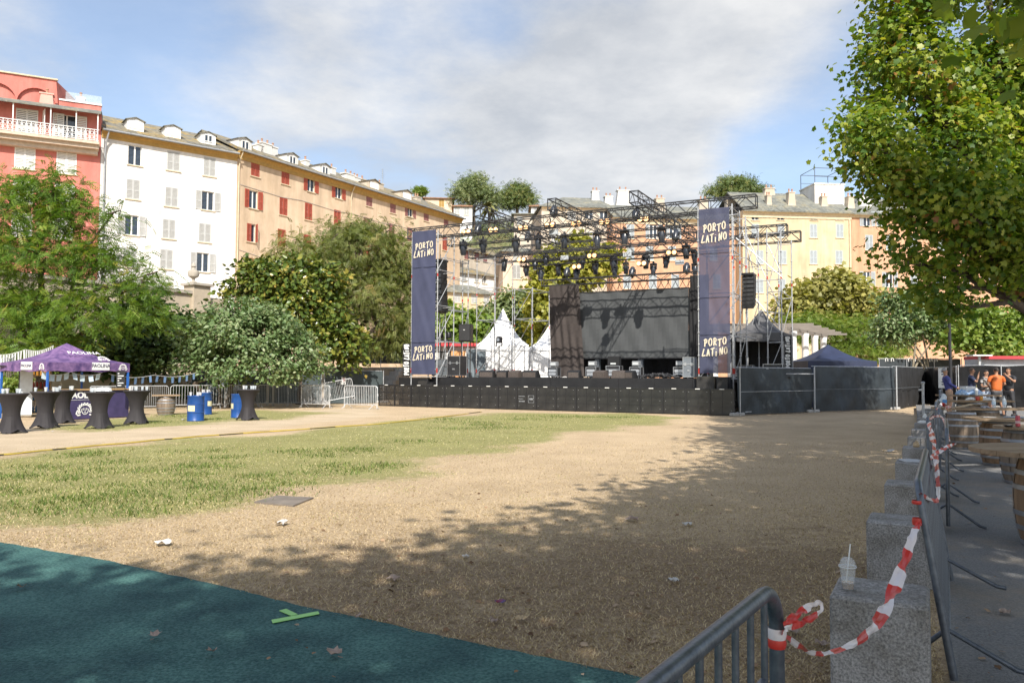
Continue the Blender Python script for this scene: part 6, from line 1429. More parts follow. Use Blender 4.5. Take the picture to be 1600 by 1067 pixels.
# crowd control barriers
def barrier_meshes(near):
    Lb, H = 2.3, 1.08; t = 0.021
    fr = MB(); r_ = 0.13; pts = []
    for (cx_, a0_, a1_, zc_) in ((-Lb / 2 + r_, 180, 90, H - r_), (Lb / 2 - r_, 90, 0, H - r_)):
        for k in range(7): an = R(a0_ + (a1_ - a0_) * k / 6); pts.append((cx_ + r_ * math.cos(an), 0, zc_ + r_ * math.sin(an)))
    pts = [(-Lb / 2, 0, 0.04)] + pts + [(Lb / 2, 0, 0.04)]
    fr.path(pts, t, 14 if near else 7); fr.tube((-Lb / 2, 0, 0.2), (Lb / 2, 0, 0.2), 0.015, 10 if near else 6)
    n = 18; bars = []
    for k in range(n): bars.append(-Lb / 2 + Lb * (k + 1) / (n + 1))
    bar = MB().tube((0, 0, 0.21), (0, 0, H - 0.015), 0.0095 if near else 0.011, 10 if near else 5)
    allb = MB()
    for x in bars: allb.tube((x, 0, 0.21), (x, 0, H - 0.015), 0.011, 5)
    ft = MB(); ft.path([(0, -0.36, 0.02), (0, -0.30, 0.035), (0, 0, 0.25), (0, 0.30, 0.035), (0, 0.36, 0.02)], 0.016, 10 if near else 6)
    hk = MB(); hk.tube((Lb / 2, 0, 0.7), (Lb / 2 + 0.06, 0, 0.7), 0.012, 6); hk.tube((Lb / 2 + 0.055, 0, 0.7), (Lb / 2 + 0.055, 0, 0.62), 0.012, 6)
    return fr, bar, allb, ft, bars, hk
_b = {}
def crowd_barrier(label, loc, rot, near, group, m, tilt=0.0, scale=1.0):
    if (near, m.name) not in _b:
        fr, bar, allb, ft, bars, hk = barrier_meshes(near)
        _b[(near, m.name)] = (fr.mesh('frame', m, True), bar.mesh('bar', m, True), allb.mesh('bars', m), ft.mesh('foot', m, True), bars, hk.mesh('hook', m))
    fr, bar, allb, ft, bars, hk = _b[(near, m.name)]
    rt = thing('crowd_barrier', label, 'barrier', loc, rot, group); rt.rotation_euler = (tilt, 0, rot); rt.scale = (scale, 1, 1)
    part('frame', fr, None, rt)
    if near:
        for x in bars: part('bar', bar, None, rt, loc=(x, 0, 0))
    else: part('bars', allb, None, rt, kind='stuff')
    for x in (-0.95, 0.95): part('foot', ft, None, rt, loc=(x, 0, 0))
    part('hook', hk, None, rt); return rt
gCB = 'crowd control barriers on the left of the lawn'
M_GALVL = mat('bright_galvanised', (0.60, 0.61, 0.62), 0.45, metal=0.35, var=0.15)
for (xa, ya, xb, yb, lab, tl, m_) in [(140, 31.5, 200, 32.6, 'dull steel barrier behind the cocktail tables beside the purple tent', 0, M_GALV), (200, 32.8, 264, 33.6, 'dull steel barrier behind the grey wooden barrel', 0, M_GALV), (266, 34.6, 352, 35.6, 'steel barrier directly behind the two blue drums', 0, M_GALV), (353, 36.0, 404, 37.6, 'steel barrier under the leaning stems, partly behind the last table', 0, M_GALV), (403, 37.2, 450, 38, 'shaded steel barrier in front of the long dark fence', 0, M_GALV), (451, 38.0, 500, 38.6, 'shaded steel barrier ending at the bright barriers', 0, M_GALV),
                                 (471, 37.0, 516, 36.2, 'bright steel barrier, left one of the three near the stage', 0, M_GALVL), (506, 37.4, 556, 38.0, 'bright steel barrier tilted up, middle one of the three near the stage', 0.0, M_GALVL), (538, 36.6, 590, 35.4, 'bright steel barrier, right one of the three beside the stage barriers', 0, M_GALVL)]:
    A0, A1 = atY(xa, 600, ya), atY(xb, 600, yb); c_ = (A0 + A1) / 2; c_.z = 0; d = A1 - A0; ln = math.hypot(d.x, d.y)
    o = crowd_barrier(lab, c_, math.atan2(d.y, d.x), False, gCB, m_, 0, ln / 2.34)
    if 'tilted' in lab: o.rotation_euler = (0, -0.18, math.atan2(d.y, d.x)); o.location.z = 0.22
for px, lab in ((418.5, 'left pale wooden post of the pair behind the barriers'), (427, 'right pale wooden post of the pair behind the barriers')):
    p = atY(px, 600, 39.2); single('wooden_post', MB().bb(-0.06, 0.06, -0.06, 0.06, 0, atY(px, 592, 39.2).z), M_COPE, lab, 'post', (p.x, p.y, 0), 0.3, 'pale wooden posts')

# ---- tents
def popup_tent(name, label, N, e1, e2, w1, w2, ze, zv, zp, m, legm, cat='tent', base=0.0, walls=None, curve=0.25, group=None):
    """square tent: N near corner, edges e1,e2; valance from ze down to zv, peak zp. Local frame: x=e1, y=e2"""
    rt = thing(name, label, cat, (N.x, N.y, base), math.atan2(e1.y, e1.x), group)
    n = 10; mb = MB(); cx_, cy_ = w1 / 2, w2 / 2
    def rp(s, t, k):     # border param -> point rising to the peak, slightly concave
        x, y = s; f = k / n; z = ze + (zp - ze) * (f - curve * math.sin(math.pi * f) * 0.9 * (1 - 0.3 * f)); return (x + (cx_ - x) * f, y + (cy_ - y) * f, z)
    bor = [(w1 * k / 8, 0) for k in range(8)] + [(w1, w2 * k / 8) for k in range(8)] + [(w1 - w1 * k / 8, w2) for k in range(8)] + [(0, w2 - w2 * k / 8) for k in range(8)]
    for i in range(32):
        a, b = bor[i], bor[(i + 1) % 32]
        for k in range(n):
            mb.quad(rp(a, 0, k), rp(b, 0, k), rp(b, 0, k + 1), rp(a, 0, k + 1))
    part('canopy', mb, m, rt, True)
    v = MB()
    for i in range(32):
        a, b = bor[i], bor[(i + 1) % 32]; j0 = 0.03 * math.sin(i * 2.3); j1 = 0.03 * math.sin((i + 1) * 2.3)
        v.quad((a[0], a[1], zv + j0), (b[0], b[1], zv + j1), (b[0], b[1], ze), (a[0], a[1], ze))
    part('valance', v, m, rt)
    for (x, y) in ((0.04, 0.04), (w1 - 0.04, 0.04), (w1 - 0.04, w2 - 0.04), (0.04, w2 - 0.04)): part('leg', MB().bb(x - 0.03, x + 0.03, y - 0.03, y + 0.03, 0, ze - 0.02), legm, rt)
    if walls:
        for side in walls:
            q = MB(); pts = {'f': ((0, 0), (w1, 0)), 'r': ((w1, 0), (w1, w2)), 'b': ((w1, w2), (0, w2)), 'l': ((0, w2), (0, 0))}[side]; a, b = Vector((*pts[0], 0)), Vector((*pts[1], 0)); L_ = (b - a).length; nn = int(L_ / 0.18); nv = Vector(((b - a).y, -(b - a).x, 0)).normalized()
            for k in range(nn):
                p0 = a.lerp(b, k / nn) + nv * (0.035 * math.sin(k * 1.9) - 0.03); p1 = a.lerp(b, (k + 1) / nn) + nv * (0.035 * math.sin((k + 1) * 1.9) - 0.03)
                q.quad((p0.x, p0.y, 0.02), (p1.x, p1.y, 0.02), (p1.x, p1.y, zv + 0.06), (p0.x, p0.y, zv + 0.06))
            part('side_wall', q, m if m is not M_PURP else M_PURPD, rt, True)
    return rt
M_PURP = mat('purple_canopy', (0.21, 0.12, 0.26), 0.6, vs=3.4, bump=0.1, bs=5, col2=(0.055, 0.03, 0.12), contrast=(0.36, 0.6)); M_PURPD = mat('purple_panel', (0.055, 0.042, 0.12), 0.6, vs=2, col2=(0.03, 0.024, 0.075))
M_BLUEP = mat('blue_paint', (0.02, 0.11, 0.40), 0.4, var=0.12)
Nn = atY(73, 600, 26.0); Nn.z = 0; e1 = Vector((0.5, 0.866, 0)); e2 = Vector((-0.866, 0.5, 0))
TN = popup_tent('bar_tent', 'purple patterned pop up bar tent with white lettering under the left tree', Nn, e1, e2, 3.0, 3.0, atY(73, 566, 26).z, atY(73, 580, 26).z, atY(104, 536, 28).z, M_PURP, M_BLUEP, curve=0.22)
zv0 = atY(73, 580, 26).z; zv1 = atY(73, 566, 26).z
part('sign_patch', MB().bb(1.55, 2.2, -0.02, -0.008, zv0 + 0.05, zv1 + 0.02), M_TRIM, TN)
part('lettering', text_mesh('PAOLINA', 0.13, 0.008, M_PURPD, sx=0.9), None, TN, loc=(1.875, -0.028, (zv0 + zv1) / 2 + 0.05))
part('lettering', text_mesh('PAOLINA', 0.17, 0.008, M_TRIM, sx=1.2), None, TN, loc=(1.62, 0.62, (zv1 + 0.36)), rot=(-0.95, 0, 0))
part('sign_patch', MB().bb(-0.02, -0.008, 0.9, 1.6, zv0 + 0.05, zv1 + 0.02), M_TRIM, TN)
part('lettering', text_mesh('PAOLINA', 0.11, 0.008, M_PURPD), None, TN, loc=(-0.028, 1.25, (zv0 + zv1) / 2 + 0.04), rot=R(-90))
def emblem(s, m):
    """curly haired face emblem drawn in white"""
    mb = MB(); rg = random.Random(2)
    for k in range(11):                                # ring of curls
        a = R(-25 + 230 * k / 10); x, z = 0.36 * math.cos(a), 0.30 * math.sin(a) + 0.02
        mb.path([(x + 0.085 * (1 - j / 11) * math.cos(a + j * 0.75), 0, z + 0.085 * (1 - j / 11) * math.sin(a + j * 0.75)) for j in range(10)], 0.03, 5)
    mb.path([(0.19 * math.cos(t_), 0, 0.22 * math.sin(t_) - 0.02) for t_ in np.linspace(2.7, 6.72, 14)], 0.022, 5)
    for sg in (-1, 1):
        mb.path([(sg * 0.13, 0, 0.06), (sg * 0.08, 0, 0.09), (sg * 0.03, 0, 0.06)], 0.02, 5); mb.path([(sg * 0.11, 0, 0.01), (sg * 0.05, 0, 0.01)], 0.022, 5)
        mb.path([(sg * 0.44, 0, -0.05), (sg * 0.5, 0, -0.2), (sg * 0.40, 0, -0.3), (sg * 0.26, 0, -0.27)], 0.045, 5)
    mb.path([(0, 0, 0.02), (0.02, 0, -0.06), (-0.02, 0, -0.07)], 0.014, 5); mb.path([(-0.06, 0, -0.13), (0, 0, -0.15), (0.06, 0, -0.13)], 0.02, 5)
    mb.v = [(v[0] * s, v[1] * 0.15, v[2] * s) for v in mb.v]
    return mb.mesh('emblem', m)
part('emblem', emblem(0.32, M_TRIM), None, TN, loc=(2.72, -0.02, (zv0 + zv1) / 2))
part('emblem', emblem(0.30, M_TRIM), None, TN, loc=(-0.02, 0.3, (zv0 + zv1) / 2), rot=R(-90))
part('emblem', emblem(0.42, M_TRIM), None, TN, loc=(2.1, 0.22, zv1 + 0.16), rot=(-1.0, 0, 0))
# bar counter under the tent
rt = thing('bar_counter', 'purple bar counter with white lettering and a curly haired face emblem', 'counter', Nn + e1 * 0.55 - e2 * 0.05, math.atan2(e1.y, e1.x))
part('front_panel', MB().bb(0, 2.35, -0.03, 0.02, 0.03, 1.02), M_PURPD, rt); part('side_panel', MB().bb(2.353, 2.40, -0.03, 0.7, 0.03, 1.0), M_PURPD, rt); part('counter_top', MB().bb(-0.03, 2.45, -0.1, 0.72, 1.023, 1.07), mat('counter_wood', (0.38, 0.25, 0.12), 0.6, bump=0.2), rt)
part('lettering', text_mesh('PAOLINA', 0.21, 0.01, M_TRIM, bold=0.012), None, rt, loc=(0.72, -0.04, 0.85)); part('underline', MB().bb(0.2, 1.3, -0.042, -0.034, 0.69, 0.70), M_TRIM, rt)
part('emblem', emblem(0.62, M_TRIM), None, rt, loc=(0.74, -0.045, 0.34))
for k in range(14):
    x = 0.1 + 2.2 * random.random(); mb = MB(); hgt = random.choice([0.09, 0.12, 0.26, 0.24]); r0_ = 0.035
    mb.lathe([(r0_, 0), (r0_, hgt * 0.6), (0.014, hgt * 0.8), (0.014, hgt)], 8)
    single('bottle', mb, [mat('green_glass', (0.02, 0.06, 0.03), 0.1), mat('clear_glass', (0.5, 0.55, 0.55), 0.08, alpha=0.5), mat('red_label', (0.35, 0.04, 0.03), 0.4), mat('blue_label', (0.05, 0.16, 0.35), 0.4)][k % 4], '%s drink bottle or glass on the purple bar counter' % ['green', 'clear', 'red', 'blue'][k % 4], 'bottle', rt.matrix_world @ Vector((0, 0, 0)) + Nn + e1 * (0.55 + x) + e2 * (0.1 + 0.5 * random.random()) + Vector((0, 0, 1.074)), 0, 'drinks on the bar counter %s' % ['green', 'clear', 'red', 'blue'][k % 4])
bpy.context.view_layer.update()
# fridge, shelf, board, parasol by the tent
p = atY(41, 600, 28.4); mb = MB(); mb.bevbox((0, 0, 0.95), (0.42, 0.62, 1.86), 0.04)
rt = thing('fridge', 'tall white narrow fridge seen edge on beside the bar shelves', 'fridge', (p.x, p.y, 0), 0.55); part('cabinet', mb, M_TRIM, rt); part('door', MB().bb(-0.2, 0.2, -0.36, -0.312, 0.1, 1.84), mat('pale_blue_white', (0.62, 0.68, 0.72), 0.3), rt); part('side_shelf', MB().bb(0.212, 0.6, -0.25, 0.25, 0.93, 0.97), mat('counter_wood', (0.38, 0.25, 0.12), 0.6), rt)
p = atY(58, 600, 29.2); rt = thing('drinks_shelf', 'wooden shelf with cans and bottles behind the bar', 'shelf', (p.x, p.y, 0), 0.55)
for z in (0.1, 0.55, 1.0, 1.5): part('shelf_board', MB().bb(-0.42, 0.42, -0.2, 0.2, z, z + 0.03), mat('counter_wood', (0.38, 0.25, 0.12), 0.6), rt)
for x in (-0.44, 0.44): part('side_board', MB().bb(x - 0.02, x + 0.02, -0.2, 0.2, 0, 1.75), mat('counter_wood', (0.38, 0.25, 0.12), 0.6), rt)
for z in (0.13, 0.58, 1.03, 1.53):
    mb = MB()
    for k in range(7): mb.lathe([(0.045, 0), (0.045, 0.2), (0.02, 0.26)], 7, (-0.36 + k * 0.12, -0.05, z))
    o = part('bottle_row', mb, [mat('blue_label', (0.05, 0.16, 0.35), 0.4), mat('blue_label', (0.05, 0.16, 0.35), 0.4), mat('red_label', (0.35, 0.04, 0.03), 0.4), mat('amber_glass', (0.35, 0.17, 0.03), 0.2)][int(z * 2)], rt); o['kind'] = 'stuff'
p = atY(30, 600, 28.0); rt = thing('parasol', 'folded black wide umbrella lamp above the white fridge', 'parasol', (p.x, p.y, 0)); part('canopy', MB().lathe([(0.75, 1.86), (0.4, 1.98), (0.06, 2.1), (0.0, 2.12)], 12, cap=False), M_CLOTH, rt, True); part('pole', MB().tube((0, 0, 0), (0, 0, 2.0), 0.025, 6), M_BLKST, rt)
p = atY(188.5, 600, 27.6); rt = thing('menu_board', 'black chalk menu board on the right leg of the purple tent', 'sign', (p.x, p.y, 1.1), 0.5)
part('board', MB().bb(-0.14, 0.14, -0.015, 0.015, 0, 0.62), M_BLK, rt); mb = MB()
for k in range(6): mb.bb(-0.10, 0.02 + 0.08 * math.sin(k * 2.1), -0.022, -0.017, 0.08 + k * 0.085, 0.11 + k * 0.085)
part('chalk_writing', mb, M_TRIM, rt)
# bunting
def bunting(label, pts, n, mats_, sz, group=None):
    rt = thing('bunting', label, 'bunting', pts[0], 0, group); P0 = Vector(pts[0])
    pp = [Vector(p) for p in pts]
    def at(t_):
        k = min(int(t_ * (len(pp) - 1)), len(pp) - 2); f = t_ * (len(pp) - 1) - k; q = pp[k].lerp(pp[k + 1], f); q.z -= 0.12 * math.sin(math.pi * f); return q - P0
    part('string', MB().path([at(t_) for t_ in np.linspace(0, 1, 25)], 0.008, 4), M_TRIM, rt)
    for i in range(n):
        q = at((i + 0.5) / n); d = (at(min(1, (i + 0.7) / n)) - q).normalized(); wv = d * sz[0] / 2; sw = random.uniform(-.06, .06)
        f = MB(); y_ = Vector((sw, -sw * .5, 0)); f.quad(q - wv, q + wv, q + wv * 0.95 + y_ * .5 - Vector((0, 0, sz[1] * .5)), q - wv * 0.95 + y_ * .5 - Vector((0, 0, sz[1] * .5))); f.quad(q - wv * .95 + y_ * .5 - Vector((0, 0, sz[1] * .5)), q + wv * .95 + y_ * .5 - Vector((0, 0, sz[1] * .5)), q + wv * 0.9 + y_ - Vector((0, 0, sz[1])), q - wv * 0.9 + y_ - Vector((0, 0, sz[1])))
        part('flag', f, mats_[i % len(mats_)], rt)
M_BFLAG = mat('blue_flag', (0.22, 0.36, 0.62), 0.7, var=0.2); M_WFLAG = mat('pale_flag', (0.45, 0.55, 0.62), 0.7, var=0.15)
bunting('string of small blue flags between the purple tent and the rounded tree', [atY(170, 584, 28.2), atY(240, 586, 31), atY(308, 582, 34)], 12, [M_BFLAG], (0.17, 0.26))
bunting('row of pale flags hanging from the front edge of the purple tent', [atY(64, 580, 26.2), atY(110, 581, 26.9), atY(160, 582, 27.8)], 8, [M_WFLAG], (0.17, 0.22))
bunting('fringe of white streamers strung at the left edge above the tent', [atY(-20, 552, 29), atY(40, 546, 30), atY(84, 540, 31)], 26, [M_TRIM], (0.06, 0.55))
bunting('lower fringe of white streamers left of the purple tent', [atY(-20, 560, 28), atY(8, 557, 28), atY(24, 553, 28.5)], 9, [M_TRIM], (0.07, 0.7))
# white pointed marquees and awning behind the stage
M_WT = mat('white_marquee', (0.78, 0.78, 0.77), 0.6, var=0.03)
def zpx(py, Y, px=800): return atY(px, py, Y).z
for (pxl, pxr, pyp, pye, Y, lab) in [(744, 826, 482, 541, 50, 'white pointed marquee behind the left scaffold bays'), (826, 900, 503, 545, 53, 'second white pointed marquee partly hidden by the gauze curtain')]:
    A0 = atY(pxl, 600, Y); A1 = atY(pxr, 600, Y); w = (A1 - A0).x; N_ = Vector((A0.x, A0.y, 0)); ze = zpx(pye - 2, Y); 
    rt = popup_tent('marquee', lab, N_, Vector((1, 0, 0)), Vector((0, 1, 0)), w, w, ze, ze - 0.32, zpx(pyp, Y + w / 2), M_WT, M_GALV, walls=('f', 'l', 'r'), curve=0.2, group='white pointed marquees')
p0 = atY(680, 600, 52); p1 = atY(752, 600, 52); w = (p1 - p0).x
rt = thing('market_stall', 'white stall with a red striped roof edge behind the left scaffold', 'stall', (p0.x, p0.y, 0), 0); zt = zpx(537, 52)
part('wall', MB().bb(0, w, 0, 2, 0, zt - 0.2), M_TRIM, rt); part('roof_edge', MB().bb(-0.1, w + 0.1, -0.5, 2.1, zt - 0.195, zt + 0.02), mat('red_awning', (0.45, 0.04, 0.05), 0.6), rt)
for x0_, x1_ in ((0.2, 0.75), (0.95, 1.5)): part('dark_opening', MB().bb(x0_, x1_, -0.02, -0.005, 1.2, zt - 0.55), M_DARK, rt)
p = atY(716, 549, 49); single('orange_board', MB().bb(-0.46, 0.46, -0.02, 0.02, -0.28, 0.02).bb(-0.46, 0.46, -0.02, 0.02, -2.6, -0.285), mat('orange_board', (0.62, 0.30, 0.12), 0.6), 'pale orange board above the tall black box on the deck', 'board', p, 0)
q0 = atY(728, 600, 49.5); q1 = atY(758, 600, 49.8); tarp_fence('netted_fence', 'blue grey covered fence panels beside the white marquee', (q0.x, q0.y, 0), (q1.x, q1.y, 0), zpx(546, 49.6), m=mat('bluegrey_tarp', (0.12, 0.15, 0.17), 0.6, var=0.15), seed=12, group=gF, npan=2, hem=False, foot=False)
# grey tent, navy tent and pergola on the right
M_GREYT = mat('grey_canopy', (0.10, 0.10, 0.105), 0.7, var=0.15, vs=1.5, bump=0.2, bs=4); M_NAVYC = mat('navy_canopy', (0.018, 0.026, 0.062), 0.6, var=0.2, vs=1.5, bump=0.2, bs=4)
N_ = S(bpx(1140, 560, 6.4), 6.4, 0); 
popup_tent('popup_tent', 'grey pop up tent with dark inside behind the right scaffold', N_, Wd, Ud, 2.55, 2.8, zpx(517, 35.4, 1180), zpx(531, 35.4, 1180), zpx(478, 36.5, 1180), M_GREYT, M_GALV, walls=('l', 'b', 'r'), curve=0.3)
A0 = atY(1263, 600, 39); A1 = atY(1371, 600, 39); w = (A1 - A0).x
popup_tent('popup_tent', 'navy pop up tent rising behind the dark netted fence', Vector((A0.x, A0.y, 0)), Vector((1, 0, 0)), Vector((0, 1, 0)), w, w, zpx(564, 39, 1320), zpx(575, 39, 1320), zpx(538, 40.5, 1320), M_NAVYC, M_GALV, walls=('f', 'l', 'r'), curve=0.26)
sp_ = S(bpx(1150, 590, 3.2), 3.2, 0)
rt = thing('side_platform', 'low scaffold platform behind the netted fence right of the stage', 'platform', sp_, SROT); part('platform_board', MB().bb(0, 2.3, 0, 3, 1.52, 1.6), M_BLK, rt)
for (x, y) in ((0.1, .1), (2.2, .1), (2.2, 2.9), (0.1, 2.9)): part('leg', MB().tube((x, y, 0), (x, y, 1.52), 0.025, 5), M_GALV, rt)
for z in (1.72,): part('guard_rail', MB().tube((0, -0.05, z), (3.3, -0.05, z), 0.025, 6), M_GALV, rt)
flight_case('wide black road case with a white label on the right platform', 1209, 578, 4.0, 0.86, 0.5, 0.55, M_CASEK, z=1.604, sl=True)
flight_case('low black road case under the grey tent', 1166, 578, 4.4, 0.7, 0.5, 0.5, M_CASEK, z=1.604)
pg0 = atY(1240, 600, 47); pg = thing('pergola', 'white columned pergola with weathered slatted roof right of the stage', 'pergola', (pg0.x, pg0.y, 0), 0)
M_WOODG = mat('weathered_slat', (0.20, 0.175, 0.15), 0.9, bump=0.4, bs=12, stretch=(0.3, 3, 3)); ztp = zpx(517, 47, 1240)
cols = [(1240, 516, 47), (1259, 520, 49.5), (1274, 524, 52), (1287.5, 527, 54.5)]
for px, pyt, Y in cols:
    q = atY(px, 600, Y) - pg0; mb = MB(); mb.lathe([(0.28, 0), (0.28, 0.2), (0.23, 0.25), (0.21, ztp - 0.3), (0.24, ztp - 0.2), (0.24, ztp - 0.02)], 14, (q.x, q.y, 0)); part('column', mb, M_TRIM, pg, True)
    mb = MB(); mb.lathe([(0.21, 0), (0.21, ztp - 0.05)], 12, (q.x - 4.6, q.y + 0.8, 0)); part('column', mb, M_TRIM, pg, True)
dq = (atY(1287.5, 600, 54.5) - pg0); dn = dq.normalized()
for off in (0.0, -4.6):
    a_ = Vector((off, 0.17 * -off, ztp)) - dn * 1.2; b_ = a_ + dn * (dq.length + 2.6); part('beam', MB().box(((a_ + b_) / 2 + Vector((0, 0, 0.13))), ((b_ - a_).length, 0.12, 0.2), math.atan2(dn.y, dn.x)), M_WOODG, pg)
for k in range(6):
    c_ = Vector((0, 0, ztp + 0.335)) - dn * 0.9 + dn * (dq.length + 2.0) * k / 5 + Vector((-2.0, 0.3, 0)); part('slat', MB().box(c_, (6.8, 0.09, 0.14), -0.17), M_WOODG, pg)
p0 = atY(1531, 560, 38); rt = thing('food_stall', 'white stall with a dark red roof edge behind the black fence', 'stall', (p0.x, p0.y, 0), -0.1); zt = zpx(558, 38, 1560)
part('wall', MB().bb(0.2, 5, 0.3, 2, 0, zt - 0.1), mat('grey_white_panel', (0.45, 0.47, 0.48), 0.6), rt); part('roof_edge', MB().bb(0.25, 5.2, 0.0, 2.2, zt - 0.095, zt + 0.06), mat('red_awning', (0.45, 0.04, 0.05), 0.6), rt); part('canopy_flap', MB().box((0.0, 0.1, zt + 0.08), (0.9, 0.8, 0.06), 0), M_TRIM, rt); part('corner_post', MB().bb(-0.05, 0.05, 0, 0.1, 0, zt + 0.04), M_GALV, rt)
p = atY(1485, 560, 33); rt = thing('lamp_post', 'slim dark lamp post rising into the big plane tree', 'lamp post', (p.x, p.y, 0)); part('pole', MB().path([(0, 0, 0), (0, 0, 1.0), (-0.03, 0, 6.2)], [0.09, 0.07, 0.055], 10), M_BLKST, rt, True); part('base', MB().lathe([(0.14, 0), (0.14, 0.5), (0.09, 0.6)], 10), M_BLKST, rt, True); part('lantern', MB().lathe([(0.08, 6.2), (0.22, 6.5), (0.2, 6.55), (0.0, 6.7)], 10, cap=False), M_BLKST, rt, True)

# ---- cocktail tables, drums, barrel on the left
def spandex():
    mb = MB(); n = 24; prof = [(0.0, 0), (0.06, 0.05), (0.25, 0.3), (0.5, 0.55), (0.75, 0.82), (0.9, 0.965), (0.97, 1.0)]; rows = []
    for (u, v) in [(k / 14, 0) for k in range(15)]:
        z = 1.06 * u; row = []
        for j in range(n):
            a = 2 * math.pi * j / n; foot = abs(math.cos(2 * a)) ** 1.5
            rw = 0.215 + 0.30 * abs(u - 0.45) ** 1.7 * (1.0 if u > 0.45 else 1.35)
            if u > 0.45: rw = 0.21 + 0.20 * ((u - 0.45) / 0.55) ** 2.4
            else: rw = 0.21 + (0.10 + 0.10 * foot) * ((0.45 - u) / 0.45) ** 1.5
            zz = z + (0.10 * (1 - foot) * max(0, 1 - u * 9))
            row.append((rw * math.cos(a), rw * math.sin(a), zz))
        rows.append(row)
    for r0, r1 in zip(rows[:-1], rows[1:]):
        for j in range(n): j2 = (j + 1) % n; mb.quad(r0[j], r0[j2], r1[j2], r1[j])
    return mb.mesh('stretch_cover', mat('stretch_cover', (0.021, 0.018, 0.020), 0.75, var=0.15, vs=2), True)
SPX = spandex(); mb = MB(); mb.lathe([(0.40, 1.045), (0.412, 1.055), (0.412, 1.075), (0.40, 1.083)], 24); TOPM = mb.mesh('table_top', mat('table_top_cloth', (0.032, 0.028, 0.030), 0.7), True)
mb = MB()
for k in range(4): a = k * math.pi / 2; mb.lathe([(0.03, 0), (0.03, 0.04)], 8, (0.38 * math.cos(a), 0.38 * math.sin(a), 0))
FEETM = mb.mesh('rubber_foot', M_BLKST)
c = MB(); c.lathe([(0.034, 0), (0.046, 0.12), (0.044, 0.12), (0.032, 0.005)], 10, cap=False); c.lathe([(0.0, 0.003), (0.034, 0.003)], 10, cap=False); CUPM = c.mesh('plastic_cup', mat('clear_plastic', (0.62, 0.67, 0.70), 0.15, alpha=0.42, spec=0.6), True)
c = MB(); c.lathe([(0.036, 0.0), (0.05, 0.13), (0.047, 0.13)], 10); CUPW = c.mesh('paper_cup', mat('paper_white', (0.52, 0.52, 0.51), 0.7), True)
rc = random.Random(12)
for i, (px, py, nc, lab, place, rz) in enumerate([(17, 676.5, 5, 'black stretch covered cocktail table cut by the left edge', 'the leftmost cocktail table', 0.3), (70, 668.5, 8, 'black stretch covered cocktail table left of the purple counter', 'the cocktail table left of the purple counter', 0.8), (97, 661, 3, 'black stretch covered cocktail table half hidden behind its neighbour', 'the half hidden cocktail table', 0.2), (155, 669, 9, 'black stretch covered cocktail table in front of the purple counter', 'the cocktail table in front of the counter', 0.6), (213, 662, 7, 'black stretch covered cocktail table just right of the purple tent', 'the cocktail table right of the purple tent', 0.9), (387, 656, 6, 'black stretch covered cocktail table standing alone beside a blue drum', 'the lone cocktail table by the blue drum', 0.1)]):
    p = G(px, py); rt = thing('cocktail_table', lab, 'table', p, rz, 'black stretch covered cocktail tables'); part('stretch_cover', SPX, None, rt); part('table_top', TOPM, None, rt); part('rubber_foot', FEETM, None, rt)['kind'] = 'stuff'
    for k in range(nc):
        a = rc.uniform(0, 6.28); r_ = 0.33 * math.sqrt(rc.random()); cw = k % 5 == 1
        tag(link('paper_cup' if cw else 'plastic_cup', CUPW if cw else CUPM, None, (p.x + r_ * math.cos(a), p.y + r_ * math.sin(a), 1.084)), ('white paper cup on %s' if cw else 'clear plastic cup on %s') % place, 'cup', ('paper' if cw else 'plastic') + ' cups on ' + place)
p = G(155, 669); mb = MB(); rg = random.Random(3)
for k in range(9): mb.lathe([(0.0, 0.0), (0.1 + 0.06 * rg.random(), 0.02), (0.08, 0.09 + 0.05 * rg.random()), (0.0, 0.13)], 7, (rg.uniform(-.25, .25), rg.uniform(-.2, .2), 0), cap=False)
single('plastic_bag', mb, mat('clear_bag', (0.6, 0.62, 0.62), 0.3, alpha=0.7), 'crumpled clear bag lying on the table in front of the counter', 'bag', (p.x, p.y, 1.085))
dr = MB(); dr.lathe([(0.27, 0), (0.285, 0.015), (0.285, 0.03), (0.275, 0.045), (0.275, 0.28), (0.288, 0.295), (0.275, 0.31), (0.275, 0.57), (0.288, 0.585), (0.275, 0.60), (0.275, 0.83), (0.287, 0.845), (0.287, 0.87), (0.275, 0.875), (0.27, 0.86), (0.0, 0.858)], 28); M_DRUM = mat('blue_drum', (0.012, 0.062, 0.23), 0.35, var=0.15, vs=3, bump=0.05); DRM = dr.mesh('drum_body', M_DRUM, True)
lb_ = MB()
for k in range(5):
    a0_ = -2.0 + k * 0.2; lb_.quad((0.279 * math.cos(a0_), 0.279 * math.sin(a0_), 0.34), (0.279 * math.cos(a0_ + .2), 0.279 * math.sin(a0_ + .2), 0.34), (0.279 * math.cos(a0_ + .2), 0.279 * math.sin(a0_ + .2), 0.54), (0.279 * math.cos(a0_), 0.279 * math.sin(a0_), 0.54))
LBM = lb_.mesh('drum_label', mat('cream_label', (0.62, 0.56, 0.36), 0.6, vs=9, var=0.25)); bg_ = MB(); bg_.lathe([(0.035, 0.86), (0.035, 0.885)], 10, (0.17, 0, 0)); BNG = bg_.mesh('bung', M_BLKST)
